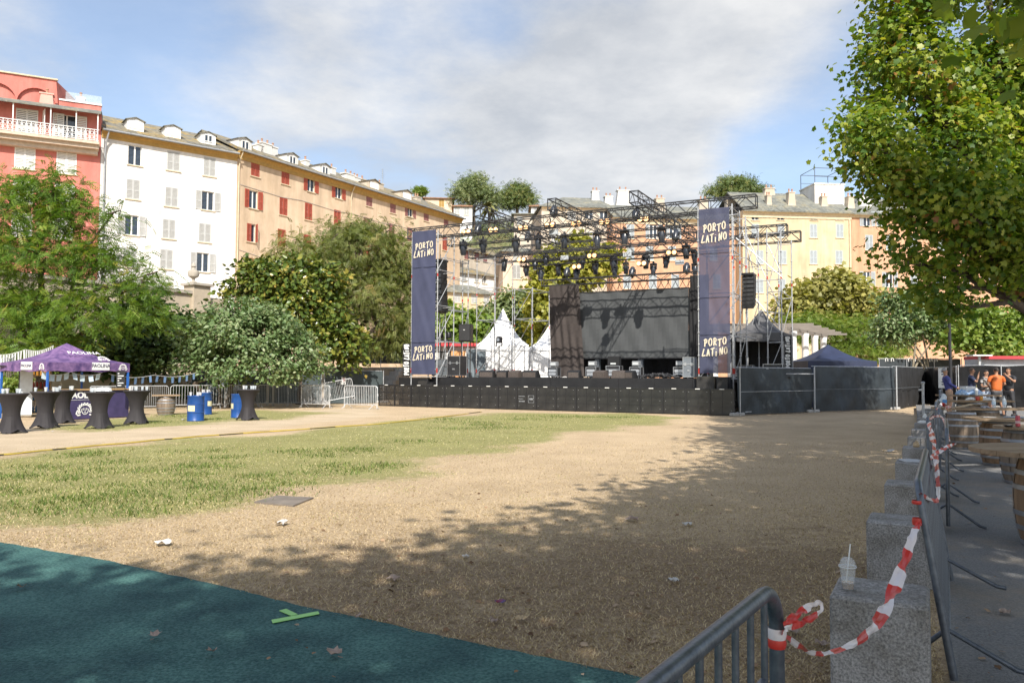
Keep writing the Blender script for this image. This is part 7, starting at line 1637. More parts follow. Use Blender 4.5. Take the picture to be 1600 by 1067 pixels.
for px, py, lab, rz in [(305.5, 657.5, 'blue steel drum with a cream label, front one of the pair', -0.3), (319.5, 647.5, 'blue steel drum standing behind the front labelled one', 1.2), (373, 652.5, 'blue steel drum half hidden by the lone cocktail table', -1.0)]:
    p = G(px, py); rt = thing('oil_drum', lab, 'drum', p, rz, 'blue steel drums'); part('drum_body', DRM, None, rt); part('drum_label', LBM, None, rt); part('bung', BNG, None, rt)
    if px < 330:
        for k in range(4):
            a = rc.uniform(0, 6.28); r_ = 0.2 * math.sqrt(rc.random()); tag(link('paper_cup', CUPW, None, (p.x + r_ * math.cos(a), p.y + r_ * math.sin(a), 0.86)), 'white cup on the %s blue drum' % ('front' if px < 310 else 'rear'), 'cup', 'cups on the %s blue drum' % ('front' if px < 310 else 'rear'))
# wine barrels
M_STAVE = mat('grey_stave', (0.26, 0.20, 0.145), 0.85, vs=4, bump=0.4, bs=14, col2=(0.14, 0.105, 0.075), stretch=(2.5, 2.5, 0.4), contrast=(0.3, 0.7)); M_STAVEB = mat('brown_stave', (0.30, 0.19, 0.105), 0.75, vs=4, bump=0.35, bs=14, col2=(0.15, 0.088, 0.048), stretch=(2.5, 2.5, 0.4), contrast=(0.3, 0.7))
M_HOOP = mat('barrel_hoop', (0.30, 0.31, 0.33), 0.5, metal=0.6, var=0.2); M_TOPW = mat('table_wood', (0.36, 0.26, 0.165), 0.75, vs=3, bump=0.35, bs=16, col2=(0.22, 0.15, 0.09), stretch=(0.4, 4, 4), contrast=(0.3, 0.7))
def barrel_r(u, rm, re): return re + (rm - re) * math.sin(math.pi * u) ** 0.9
def barrel(label, loc, rot, h=0.86, rm=0.34, re=0.27, m=None, group='old wine barrels used as tables', top=None, n=22, topshape='round', cat='barrel', name='barrel', bung=False):
    rt = thing(name, label, cat, loc, rot, group)
    for k in range(n):
        a0_, a1_ = 2 * math.pi * (k + 0.02) / n, 2 * math.pi * (k + 0.98) / n; mb = MB(); pr = 0.004 * ((k * 7) % 3); rows = []
        for j in range(9):
            u = j / 8; r_ = barrel_r(u, rm, re) + pr; rows.append([(r_ * math.cos(a), r_ * math.sin(a), h * u) for a in (a0_, (a0_ + a1_) / 2, a1_)])
        for r0, r1 in zip(rows[:-1], rows[1:]):
            for q in range(2): mb.quad(r0[q], r0[q + 1], r1[q + 1], r1[q])
        part('stave', mb, m or M_STAVE, rt)
    part('head', MB().lathe([(re - 0.02, 0.01), (re - 0.02, h - 0.03)], 20), m or M_STAVE, rt)
    for u in (0.035, 0.20, 0.36, 0.64, 0.80, 0.965):
        mb = MB(); r0_, r1_ = barrel_r(max(u - 0.025, 0), rm, re) + 0.012, barrel_r(min(u + 0.025, 1), rm, re) + 0.012; mb.lathe([(r0_ - 0.006, h * (u - 0.027)), (r0_, h * (u - 0.025)), (r1_, h * (u + 0.025)), (r1_ - 0.006, h * (u + 0.027))], 26, cap=False); part('hoop', mb, M_HOOP, rt, True)
    if bung: mb = MB(); mb.lathe([(0.03, 0), (0.03, 0.012)], 10, (0, -(barrel_r(.5, rm, re) + 0.012), h * 0.5), axis='y'); part('bung', mb, M_DARK, rt)
    if top:
        z0 = h + 0.004; th = 0.045; npl = 7 if topshape == 'round' else 5
        tp = None
        for k in range(npl):
            if topshape == 'round':
                ya, yb = -top + 2 * top * (k + 0.012) / npl, -top + 2 * top * (k + 0.988) / npl; pts = []
                for j in range(9): y = ya + (yb - ya) * j / 8; pts.append((math.sqrt(max(top * top - y * y, 0.0004)), y))
                outl = pts + [(-x, y) for x, y in pts[::-1]]
            else:
                L2, W2 = top; ya, yb = -W2 + 2 * W2 * (k + 0.015) / npl, -W2 + 2 * W2 * (k + 0.985) / npl; outl = [(L2, ya), (L2, yb), (-L2, yb), (-L2, ya)]
            mb = MB(); zz = z0 + 0.003 * (k % 2); mb.poly([(x, y, zz + th) for x, y in outl]); mb.poly([(x, y, zz) for x, y in outl[::-1]])
            for p, q in zip(outl, outl[1:] + outl[:1]): mb.quad((*p, zz), (*q, zz), (*q, zz + th), (*p, zz + th))
            part('top_plank', mb, M_TOPW, rt)
    return rt
p = G(259, 648); barrel('grey weathered barrel with a flat plank top left of the blue drums', p, 0.4, 0.74, 0.34, 0.27, top=(0.5, 0.34), topshape='rect')
# ------------------------------------------------------------------ granite blocks, barriers, barrel tables and people on the right
M_GRAN = mat('grey_granite', (0.40, 0.395, 0.39), 0.75, vs=75, bump=0.12, bs=60, col2=(0.11, 0.112, 0.118), contrast=(0.34, 0.62))
gp = [(1295.5, 928.5), (1354, 815), (1380, 755), (1399, 720.6), (1410.7, 699), (1417.6, 683)]
c0 = G(*gp[0], z=0.5); c1 = G(*gp[5], z=0.5); stp = (c1 - c0) / 5; bdir = stp.normalized(); wv = Vector((bdir.y, -bdir.x, 0)); brot = math.atan2(wv.y, wv.x)
mb = MB(); mb.bevbox((0.235, 0.235, 0.25), (0.47, 0.47, 0.5), 0.016); GRM = mb.mesh('granite_block', M_GRAN)
BLK = []
for i in range(12):
    p = c0 + stp * i; loc = (p.x, p.y, 0.0)
    lab = {0: 'nearest grey granite seat block with a drink cup on it', 1: 'second grey granite seat block from the camera, pinkish top', 2: 'third grey granite seat block from the camera'}.get(i, '%s grey granite seat block along the row of barriers' % ORD[i])
    o = single('granite_block', GRM, None, lab, 'stone block', loc, brot, 'granite seat blocks beside the path'); BLK.append(p)
_t = M_GRAN.node_tree; _p = _t.nodes['Principled BSDF']; _s = _p.inputs['Base Color'].links[0].from_socket; _n = _t.nodes.new('ShaderNodeTexNoise'); _n.inputs['Scale'].default_value = 4.0; _n.inputs['Detail'].default_value = 8; _n.inputs['Roughness'].default_value = 0.75; _g = _t.nodes.new('ShaderNodeNewGeometry'); _t.links.new(_g.outputs['Position'], _n.inputs['Vector'])
_r = _t.nodes.new('ShaderNodeValToRGB'); _t.links.new(_n.outputs[0], _r.inputs[0]); _r.color_ramp.elements[0].position = 0.36; _r.color_ramp.elements[1].position = 0.58; _r.color_ramp.elements[0].color = (0.58, 0.54, 0.48, 1); _r.color_ramp.elements[1].color = (1.05, 1.03, 1.0, 1)
_m = _t.nodes.new('ShaderNodeMixRGB'); _m.blend_type = 'MULTIPLY'; _m.inputs[0].default_value = 1; _t.links.new(_s, _m.inputs[1]); _t.links.new(_r.outputs[0], _m.inputs[2]); _t.links.new(_m.outputs[0], _p.inputs['Base Color'])
# drinks cup
q = G(1325, 920, 0.5); rt = thing('drink_cup', 'clear plastic cup with domed lid, straw and leftover brown drink on the nearest block', 'cup', (q.x, q.y, 0.501))
M_CLR = mat('cup_plastic', (0.80, 0.83, 0.84), 0.08, alpha=0.30, spec=0.8, var=0.02)
part('body', MB().lathe([(0.029, 0.0), (0.029, 0.003), (0.042, 0.118), (0.045, 0.12), (0.045, 0.126), (0.041, 0.124)], 24, cap=False), M_CLR, rt, True)
part('lid', MB().lathe([(0.047, 0.122), (0.047, 0.130), (0.041, 0.134), (0.037, 0.155), (0.022, 0.172), (0.010, 0.176)], 24, cap=False), M_CLR, rt, True)
part('drink', MB().lathe([(0.0, 0.004), (0.028, 0.004), (0.032, 0.036), (0.0, 0.037)], 20, cap=False), mat('brown_drink', (0.20, 0.11, 0.04), 0.15), rt, True)
part('straw', MB().tube((-0.012, 0.0, 0.012), (0.014, -0.005, 0.245), 0.0042, 8), mat('straw_white', (0.75, 0.75, 0.72), 0.4), rt, True)
part('rim', MB().lathe([(0.046, 0.119), (0.0475, 0.122), (0.046, 0.125)], 24, cap=False), M_TRIM, rt, True)

gN = 'crowd control barriers along the path'
# barrier under the camera
farp = G(1213, 918, 1.07); farp.z = 0; dirn = Vector((0.50, 0.866, 0)); q = G(1030, 1069, 1.07); dirn = (farp - Vector((q.x, q.y, 0))).normalized()
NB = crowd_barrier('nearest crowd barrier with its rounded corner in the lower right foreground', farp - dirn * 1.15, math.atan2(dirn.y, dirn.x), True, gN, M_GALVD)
part('name_plate', MB().bb(0.93, 1.02, -0.008, 0.008, 0.50, 0.86), M_GALVD, NB); part('blue_sticker', MB().bb(0.94, 1.01, 0.009, 0.011, 0.58, 0.66).bb(0.94, 1.01, -0.011, -0.009, 0.58, 0.66), mat('blue_sticker', (0.03, 0.06, 0.25), 0.5), NB)
def corner_top(px, py): p = G(px, py, 1.07); return Vector((p.x, p.y, 0))
def barrier_from(px, py, d, label, scale=1.0):
    p = corner_top(px, py); d = Vector((*d, 0)).normalized(); c_ = p + d * 1.15 * scale; zb = path_z(c_.y)
    return p, crowd_barrier(label, (c_.x, c_.y, zb), math.atan2(d.y, d.x), True, gN, M_GALVD, 0, scale)
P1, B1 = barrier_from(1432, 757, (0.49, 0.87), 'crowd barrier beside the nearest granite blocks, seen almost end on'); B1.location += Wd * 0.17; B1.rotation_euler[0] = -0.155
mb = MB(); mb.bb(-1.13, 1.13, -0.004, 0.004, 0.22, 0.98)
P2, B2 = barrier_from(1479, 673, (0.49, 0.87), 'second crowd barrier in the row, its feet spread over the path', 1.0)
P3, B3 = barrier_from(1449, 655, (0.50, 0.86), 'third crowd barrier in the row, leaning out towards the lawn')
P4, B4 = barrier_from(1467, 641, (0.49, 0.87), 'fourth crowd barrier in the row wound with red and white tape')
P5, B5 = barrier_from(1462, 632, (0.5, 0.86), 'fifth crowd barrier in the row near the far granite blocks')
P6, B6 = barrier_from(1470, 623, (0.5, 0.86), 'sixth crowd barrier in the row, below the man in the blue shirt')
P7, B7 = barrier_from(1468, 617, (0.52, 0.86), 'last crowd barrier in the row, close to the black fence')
# tapes
M_TR = mat('tape_red', (0.55, 0.035, 0.025), 0.35, var=0.08); M_TWH = mat('tape_white', (0.72, 0.66, 0.66), 0.35, var=0.05)
def smooth_pts(pts, n):
    """Catmull-Rom through pts (tuples), n per span"""
    out = []; P = [np.array(p, float) for p in pts]; P = [2 * P[0] - P[1]] + P + [2 * P[-1] - P[-2]]
    for i in range(1, len(P) - 2):
        for k in range(n):
            t_ = k / n; a, b, c_, d = P[i - 1], P[i], P[i + 1], P[i + 2]
            out.append(0.5 * ((2 * b) + (c_ - a) * t_ + (2 * a - 5 * b + 4 * c_ - d) * t_ * t_ + (3 * b - a - 3 * c_ + d) * t_ ** 3))
    out.append(P[-2]); return out
def tape(label, pxs, wrap=None, period=0.10, group='red and white barrier tapes', twist=0.5, phase=0.0):
    """pxs: (px, py, Y, half width px)"""
    sp = smooth_pts(pxs, 14); pts = [atY(s[0], s[1], s[2]) for s in sp]; ws = [s[3] * mpp(s[2]) for s in sp]; o0 = pts[0]
    rt = thing('barrier_tape', label, 'tape', o0, 0, group); mb = MB(); n = len(pts); acc = phase; sides = []
    for k in range(n):
        d = (pts[min(k + 1, n - 1)] - pts[max(k - 1, 0)]).normalized(); view = (pts[k] - CAM).normalized(); s = d.cross(view).normalized(); dep = d.cross(s).normalized()
        a = twist * 1.5 * math.sin(k * 0.17 + len(pxs)) + 0.35 * math.sin(k * 0.61); sides.append(s * math.cos(a) + dep * math.sin(a))
    for k in range(n - 1):
        mb.m = int(acc / period) % 2; i0 = len(mb.v)
        rows = []
        for q in (k, k + 1):
            c_ = pts[q] - o0; s = sides[q] * ws[q]; cr = (pts[min(q + 1, n - 1)] - pts[max(q - 1, 0)]).normalized().cross(sides[q]) * ws[q] * 0.16
            rows.append((c_ - s, c_ - s * .35 + cr, c_ + s * .35 - cr * .4, c_ + s))
        for j in range(3): mb.quad(rows[0][j], rows[0][j + 1], rows[1][j + 1], rows[1][j])
        acc += (pts[k + 1] - pts[k]).length
    part('ribbon', mb, [M_TR, M_TWH], rt, True)
    if wrap:
        for (p, r_, z0, z1, mm) in wrap:
            part('wrap', MB().lathe([(r_, z0), (r_ + 0.003, (z0 + z1) / 2), (r_, z1)], 18, (p.x - o0.x, p.y - o0.y, -o0.z), cap=False), mm, rt, True)
    return rt
fp = farp
tape('sagging red and white tape from the nearest barrier past the drink cup', [(1222, 987, 2.16, 4), (1240, 1003, 2.35, 5), (1268, 1019, 2.62, 4), (1300, 1018, 2.95, 4), (1342, 1000, 3.2, 6), (1374, 967, 3.5, 9), (1396, 922, 3.8, 10), (1415, 872, 4.0, 8), (1428, 832, 4.12, 6), (1437, 816, 4.18, 4)],
     wrap=[(fp, 0.0235, 0.905, 0.93, M_TR), (fp, 0.0240, 0.93, 0.96, M_TWH), (P1, 0.0235, 0.85, 0.89, M_TR)], period=0.16)
tape('loose folded end of red and white tape on the nearest barrier', [(1224, 976, 2.15, 5), (1243, 961, 2.2, 6), (1262, 949, 2.25, 6), (1280, 941, 2.28, 4), (1283, 953, 2.27, 3), (1262, 968, 2.2, 6), (1242, 976, 2.18, 6), (1226, 983, 2.15, 4)], period=0.13, twist=0.5)
tape('red and white tape rising from the second barrier to the third', [(1437, 770, 4.2, 3), (1450, 778, 4.6, 3), (1464, 782, 5.0, 3), (1466, 768, 5.2, 3), (1464, 735, 6.0, 4), (1461, 705, 7.2, 4), (1456, 680, 8.6, 4), (1451, 660, 10.2, 3)], wrap=[(P1, 0.0236, 0.965, 0.985, M_TR)], period=0.35)
tape('tangled red and white tape across the middle barriers', [(1448, 722, 6.3, 2.5), (1460, 710, 6.8, 3), (1470, 704, 7.0, 3.5), (1480, 698, 7.2, 3), (1494, 693, 7.6, 2)], period=0.12, phase=0.05)
tape('red and white tape strung between the farther barriers', [(1452, 655, 10.8, 1.5), (1462, 650, 12.0, 2), (1472, 652, 13.0, 2), (1478, 664, 11.0, 2), (1481, 678, 9.6, 1.8), (1484, 690, 8.6, 1.5)], period=0.22)
tape('red and white tape fluttering near the far end of the barriers', [(1464, 640, 15, 2), (1472, 632, 16, 3), (1478, 636, 16, 3), (1486, 636, 15, 2)], period=0.2)
# bag hanging on a barrier
p = atY(1474, 622, 16.5); rt = thing('carrier_bag', 'pale blue white carrier bag hung on a far barrier post', 'bag', p); mb = MB(); mb.lathe([(0.0, -0.13), (0.06, -0.125), (0.075, -0.05), (0.06, 0.03), (0.03, 0.08), (0.01, 0.1)], 12, cap=False); mb.v = [(v[0] + .02 * math.sin(v[2] * 30), v[1] * 0.6, v[2]) for v in mb.v]
part('sack', mb, mat('bag_white', (0.52, 0.58, 0.62), 0.5), rt, True); part('blue_print', MB().bb(-0.045, 0.045, -0.052, -0.046, -0.1, -0.03), mat('bag_blue', (0.05, 0.2, 0.45), 0.5), rt)
p = atY(1442, 600, 24); rt = thing('metal_post', 'short galvanised post with a cap at the far end of the granite blocks', 'post', (p.x, p.y, 0)); part('pole', MB().tube((0, 0, 0), (0, 0, atY(1442, 600, 24).z), 0.04, 8), M_GALV, rt, True); part('cap', MB().lathe([(0.05, 0), (0.06, 0.05), (0.03, 0.08)], 10, (0, 0, atY(1442, 600, 24).z)), M_GALV, rt, True); part('bracket', MB().bb(-0.14, 0.0, -0.02, 0.02, 1.2, 1.26), M_GALV, rt)

# barrel tables
gT = 'wine barrel tables beside the path'
def bt(label, px, Y, z0=None, **kw):
    p = atY(px, 600, Y); return Vector((p.x, p.y, path_z(Y))), barrel(label, (p.x, p.y, path_z(Y)), kw.pop('rot', 0.5), group=gT, cat='table', name='barrel_table', **kw)
T1, _ = bt('nearest barrel table with a wide round plank top cut by the right edge', 1643, 7.6, h=0.90, top=0.72, m=M_STAVEB, rot=0.15)
T2, _ = bt('barrel with a small round plank top carrying the red can', 1600, 12.0, h=0.84, top=0.43, rot=0.9)
T3, _ = bt('barrel table with a bung hole and round top, behind the one with the red can', 1561, 14.4, h=0.84, top=0.62, rot=-0.2, m=M_STAVEB, bung=True)
T4, _ = bt('barrel table with a long plank top carrying two water bottles', 1538, 18.0, h=0.84, top=(1.05, 0.36), topshape='rect', rot=-0.1)
p_ = atY(1501, 600, 17.4); barrel('slim grey barrel holding up the left end of the long plank top', (p_.x, p_.y, path_z(17.4)), 0.3, 0.83, group=gT, cat='table', name='barrel_table')
T5, _ = bt('barrel table with a long plank top behind the two water bottles', 1522, 22.0, h=0.84, top=(0.95, 0.32), topshape='rect', rot=0.0)
T6, _ = bt('farthest barrel table heaped with white bags and boxes', 1512, 25.5, h=0.86, top=(0.9, 0.34), topshape='rect', rot=0.0)
# things on them
def on(T, px, Y, h): p = atY(px, 600, Y); return Vector((p.x, p.y, T.z + h))
c_ = on(T2, 1589, 11.75, 0.895); rt = thing('drink_can', 'tall red and white drinks can on the small round barrel top', 'can', c_); part('can_body', MB().lathe([(0.026, 0), (0.033, 0.008), (0.033, 0.155), (0.027, 0.168)], 18), mat('can_red', (0.42, 0.06, 0.075), 0.3, metal=0.3), rt, True); part('can_band', MB().lathe([(0.0335, 0.05), (0.0335, 0.09)], 18, cap=False), mat('can_pink', (0.62, 0.40, 0.40), 0.3), rt, True); part('can_lid', MB().lathe([(0.027, 0.168), (0.0, 0.166)], 14, cap=False), M_ALU, rt)
c_ = on(T2, 1574, 11.8, 0.893); rt = thing('ashtray', 'black round ashtray beside the red can', 'ashtray', c_); part('bowl', MB().lathe([(0.05, 0), (0.07, 0.025), (0.06, 0.025), (0.05, 0.008), (0, 0.008)], 16), M_BLKST, rt, True); part('cigarette', MB().tube((-0.02, 0, 0.02), (0.05, 0.01, 0.03), 0.004, 5), M_TRIM, rt)
for px, lab in ((1552, 'left clear water bottle on the long plank top'), (1568.5, 'right clear water bottle on the long plank top')):
    c_ = on(T4, px, 17.9, 0.895); rt = thing('water_bottle', lab, 'bottle', c_, 0, 'water bottles on the long plank top'); part('bottle_body', MB().lathe([(0.04, 0), (0.042, 0.02), (0.04, 0.1), (0.042, 0.16), (0.035, 0.2), (0.014, 0.23), (0.014, 0.25)], 12), mat('bottle_plastic', (0.62, 0.68, 0.72), 0.1, alpha=0.6), rt, True); part('bottle_label', MB().lathe([(0.0435, 0.07), (0.0435, 0.14)], 12, cap=False), mat('pale_blue_label', (0.45, 0.58, 0.68), 0.4), rt); part('bottle_cap', MB().lathe([(0.016, 0.25), (0.016, 0.27)], 8), M_TRIM, rt)
def lump(label, name, cat, c_, sx, sy, sz, m, seed, grp=None):
    rg = random.Random(seed); mb = MB(); mb.lathe([(0.0, 0.0), (0.9, 0.02), (1.0, 0.3), (0.8, 0.62), (0.45, 0.9), (0.0, 1.0)], 11, cap=False)
    mb.v = [(v[0] * sx * (1 + rg.uniform(-.22, .22)), v[1] * sy * (1 + rg.uniform(-.22, .22)), max(0.0, v[2] * sz * (1 + rg.uniform(-.2, .2)))) for v in mb.v]
    return single(name, mb, m, label, cat, c_, rg.uniform(0, 3), grp)
M_BAGB = mat('blue_white_bag', (0.50, 0.60, 0.72), 0.5, vs=9, col2=(0.10, 0.28, 0.55)); M_KRAFT = mat('kraft_paper', (0.46, 0.34, 0.20), 0.8, bump=0.2)
lump('blue and white crumpled bag at the left of the farthest barrel table', 'plastic_bag', 'bag', on(T6, 1503, 25.2, 0.912), 0.26, 0.2, 0.17, M_BAGB, 1); lump('blue and white crumpled bag at the right of the farthest barrel table', 'plastic_bag', 'bag', on(T6, 1523, 25.2, 0.912), 0.3, 0.2, 0.18, M_BAGB, 2)
c_ = on(T6, 1512, 25.5, 0.912); single('white_box', MB().bevbox((0, 0, 0.14), (0.36, 0.3, 0.27), 0.01), M_TRIM, 'white cardboard box between the blue bags on the farthest barrel table', 'box', c_, 0.2)
rt = thing('spray_bottle', 'white pointed squeeze bottle on the farthest barrel table', 'bottle', on(T6, 1525.5, 25.0, 0.912)); part('bottle_body', MB().lathe([(0.05, 0), (0.055, 0.16), (0.02, 0.24)], 10), M_TRIM, rt, True); part('nozzle', MB().lathe([(0.018, 0.24), (0.006, 0.34)], 8), mat('nozzle_yellow', (0.6, 0.5, 0.2), .5), rt)
lump('crumpled white paper on the plank top behind the water bottles', 'paper', 'paper', on(T5, 1516, 21.9, 0.892), 0.14, 0.12, 0.08, M_TRIM, 4)
for px, m_, lab in ((1527, mat('can_red2', (0.5, 0.06, 0.03), 0.35), 'small red pot on the plank top behind the water bottles'), (1532, mat('pot_orange', (0.62, 0.28, 0.03), 0.35), 'small orange pot on the plank top behind the water bottles')):
    single('sauce_pot', MB().lathe([(0.045, 0), (0.06, 0.1), (0.055, 0.11)], 12), m_, lab, 'pot', on(T5, px, 21.8, 0.892), smooth=True)
lump('heap of white napkins on the plank top behind the water bottles', 'napkins', 'napkins', on(T5, 1542, 21.9, 0.892), 0.2, 0.15, 0.07, M_TRIM, 6)
mb = MB(); 
for k in range(6):
    for j in range(3):
        f = lambda u, v: (-.35 + .7 * u / 6, -.12 + .24 * v / 3, 0.012 + 0.09 * math.exp(-((u - 3) / 1.6) ** 2) * (1 - 0.2 * abs(v - 1.5)))
        mb.quad(f(k, j), f(k + 1, j), f(k + 1, j + 1), f(k, j + 1))
single('wrapping_paper', mb, M_KRAFT, 'peaked sheet of brown wrapping paper on the long plank top', 'paper', on(T4, 1516, 17.9, 0.893), 0.1)
lump('dark and white rag on the long plank top left of the water bottles', 'rag', 'rag', on(T4, 1538, 17.85, 0.893), 0.2, 0.1, 0.05, mat('rag', (0.55, 0.56, 0.6), 0.8, vs=12, col2=(0.08, 0.08, 0.1)), 8)
single('plate', MB().lathe([(0.05, 0), (0.11, 0.012), (0.105, 0.014), (0.05, 0.004)], 18), M_TRIM, 'white paper plate on the round top with the bung hole barrel', 'plate', on(T3, 1545, 14.2, 0.894))
lump('grey tray of leftovers at the right of the round top behind the red can', 'tray', 'tray', on(T3, 1588, 14.2, 0.894), 0.22, 0.12, 0.03, mat('tray_grey', (0.42, 0.45, 0.47), 0.5), 10)
for i, (k, dz) in enumerate([(7, 0), (8, 0), (3, 0), (4, 0)]):
    pb = BLK[k] + wv * 0.2 + bdir * 0.2; lump(['crumpled pale wrapper lying on the eighth granite block', 'white paper cup fallen on the ninth granite block', 'folded newspaper on the fourth granite block', 'small tan cup on the fifth granite block'][i], ['wrapper', 'paper_cup', 'newspaper', 'paper_cup'][i], ['wrapper', 'cup', 'paper', 'cup'][i], (pb.x, pb.y, 0.502), [0.14, 0.07, 0.2, 0.05][i], [0.1, 0.06, 0.14, 0.05][i], [0.07, 0.12, 0.03, 0.1][i], [M_TRIM, M_TRIM, mat('newsprint', (0.48, 0.49, 0.5), 0.9), M_KRAFT][i], 20 + i)

# ------------------------------------------------------------------ people
def skin_mesh(name, verts, edges, radii, m, sub=2, root=0):
    me = bpy.data.meshes.new(name); me.from_pydata([tuple(v) for v in verts], edges, [])
    o = bpy.data.objects.new(name, me); COL.objects.link(o)
    md = o.modifiers.new('s', 'SKIN'); md.use_smooth_shade = True
    for i, r_ in enumerate(radii):
        sv = me.skin_vertices[0].data[i]; sv.radius = r_ if isinstance(r_, tuple) else (r_, r_); sv.use_root = (i == root)
    sb = o.modifiers.new('b', 'SUBSURF'); sb.levels = sub; sb.render_levels = sub
    dg = bpy.context.evaluated_depsgraph_get(); ev = o.evaluated_get(dg); out = bpy.data.meshes.new_from_object(ev); out.name = name
    bpy.data.objects.remove(o); bpy.data.meshes.remove(me)
    out.materials.clear(); out.materials.append(m)
    for p in out.polygons: p.use_smooth = True
    return out
def bodymat(n_, c): return mat(n_, c, 0.6, var=0.06, vs=8)
M_SKIN = bodymat('skin', (0.42, 0.235, 0.15)); M_SKIN2 = bodymat('tanned_skin', (0.34, 0.18, 0.11))
def person(label, loc, rot, H=1.78, arms=None, lean=0.0, shirt=None, trous=None, hair=None, long_sleeve=False, long_leg=False, shoes=None, skin=M_SKIN, bald=0.0, build=1.0, head_turn=0.0, head_nod=0.0, stance=0.11):
    """facing local -y; arms: ((elbow, wrist) right(+x), left)"""
    k = H / 1.78; rt = thing('person', label, 'person', loc, rot, 'people chatting at the barrel tables')
    A = arms or (((0.25, 0.03, 1.15), (0.27, -0.06, 0.90)), ((-0.25, 0.03, 1.15), (-0.27, -0.06, 0.90)))
    def ln_(p): # forward lean of the upper body (pivot at hips)
        p = Vector(p)
        if p.z > 0.93: d = p.z - 0.93; p = Vector((p.x, p.y - d * math.sin(lean), 0.93 + d * math.cos(lean)))
        return p * k
    V = []; E = []; Rr = []
    def add(p, r_, par=None, raw=False):
        V.append((Vector(p) * k) if raw else ln_(p)); Rr.append(tuple(x * k for x in r_) if isinstance(r_, tuple) else r_ * k)
        if par is not None: E.append((par, len(V) - 1))
        return len(V) - 1
    b = build
    pel = add((0, 0, 0.96), (0.15 * b, 0.115 * b)); wai = add((0, 0.0, 1.10), (0.135 * b, 0.10 * b), pel); che = add((0, 0.0, 1.30), (0.16 * b, 0.115 * b), wai); upc = add((0, 0.015, 1.43), (0.10, 0.075), che); nk = add((0, 0.0, 1.52), 0.052, upc)
    h0 = add((0, -0.015, 1.60), (0.066, 0.076), nk); h1 = add((0, -0.01, 1.68), (0.076, 0.094), h0); h2 = add((0, 0.0, 1.74), (0.058, 0.07), h1)
    hands = []
    for s, (el, wr) in zip((1, -1), A):
        sh = add((0.185 * s * b, 0.01, 1.42), 0.058, upc); e = add(el, 0.043, sh); w_ = add(wr, 0.028, e)
        d = (Vector(wr) - Vector(el)).normalized(); pm = add(Vector(wr) + d * 0.06, (0.036, 0.020), w_)
        sd = d.cross(Vector((0, 1, 0.3))).normalized()
        for f in range(4):
            f0 = Vector(wr) + d * (0.10) + sd * (0.030 - 0.020 * f); l = (0.045, 0.052, 0.048, 0.036)[f]; cur = Vector((0, 0.3, -0.3))
            q1 = add(f0, 0.0095, pm); q2 = add(f0 + d * l * 0.6 , 0.009, q1); add(f0 + d * l * 0.95 + cur * 0.05, 0.008, q2)
        t1 = add(Vector(wr) + d * 0.045 + sd * 0.042, 0.011, pm); add(Vector(wr) + d * 0.085 + sd * 0.055, 0.009, t1)
    legs = []
    for s in (1, -1):
        hp = add((0.095 * s, 0, 0.90), 0.085 * b, pel); kn = add(((0.10 + stance * .3) * s, -0.015, 0.50), 0.056, hp); cf = add(((0.10 + stance * .5) * s, 0.02, 0.34), 0.054, kn); an = add(((0.10 + stance * 0.7) * s, 0.02, 0.09), 0.036, cf); add(((0.12 + stance * .7) * s, -0.12, 0.045), (0.038, 0.03), an); legs.append((hp, kn))
    bm_ = skin_mesh('body', V, E, Rr, skin); body = part('body', bm_, None, rt)
    # clothes: their own skins a little larger
    v = []; e = []; r_ = []
    def ad(p, rr, par=None):
        v.append(ln_(p)); r_.append(tuple(x * k for x in rr) if isinstance(rr, tuple) else rr * k)
        if par is not None: e.append((par, len(v) - 1))
        return len(v) - 1
    a0 = ad((0, 0, 0.90), (0.178 * b, 0.142 * b)); a1 = ad((0, 0, 1.08), (0.165 * b, 0.128 * b), a0); a2 = ad((0, 0, 1.30), (0.188 * b, 0.14 * b), a1); a3 = ad((0, 0.012, 1.44), (0.125, 0.098), a2); ad((0, 0.0, 1.50), 0.066, a3)
    for s, (el, wr) in zip((1, -1), A):
        sh = ad((0.19 * s * b, 0.01, 1.415), 0.078, a3); el = Vector(el); S_ = Vector((0.19 * s * b, 0.01, 1.415))
        if long_sleeve: q = ad(el, 0.056, sh); ad(Vector(wr) - (Vector(wr) - el) * 0.05, 0.042, q)
        else: ad(S_.lerp(el, 0.72), 0.068, sh)
    part('shirt', skin_mesh('shirt', v, e, r_, shirt), None, rt)
    v = []; e = []; r_ = []
    a0 = ad((0, 0, 1.0), (0.162 * b, 0.128 * b)); a1 = ad((0, 0, 0.90), (0.165 * b, 0.13 * b), a0)
    for s in (1, -1):
        hp = ad((0.10 * s, 0, 0.82), 0.098 * b, a1); kn = ad(((0.10 + stance * .28) * s, -0.01, 0.53), 0.086, hp)
        if long_leg: c2 = ad(((0.10 + stance * .55) * s, 0.015, 0.3), 0.072, kn); ad(((0.10 + stance * 0.7) * s, 0.015, 0.08), 0.062, c2)
    part('trousers' if long_leg else 'shorts', skin_mesh('shorts', v, e, r_, trous), None, rt)
    for s in (1, -1):
        mb = MB(); mb.bevbox(((0.115 + stance * .7) * s * k, -0.05 * k, 0.05 * k), (0.105 * k, 0.29 * k, 0.10 * k), 0.025); part('shoe', mb, shoes or M_BLKST, rt)
    # head details sit on the skull
    hc = ln_((0, -0.01, 1.665)); Rm = Matrix.Rotation(head_turn, 3, 'Z')
    def hp_(x, y, z): q = Rm @ Vector((x, y, z)); return (hc + q * k)
    mb = MB(); rr = 0.105; n = 14; rows = []
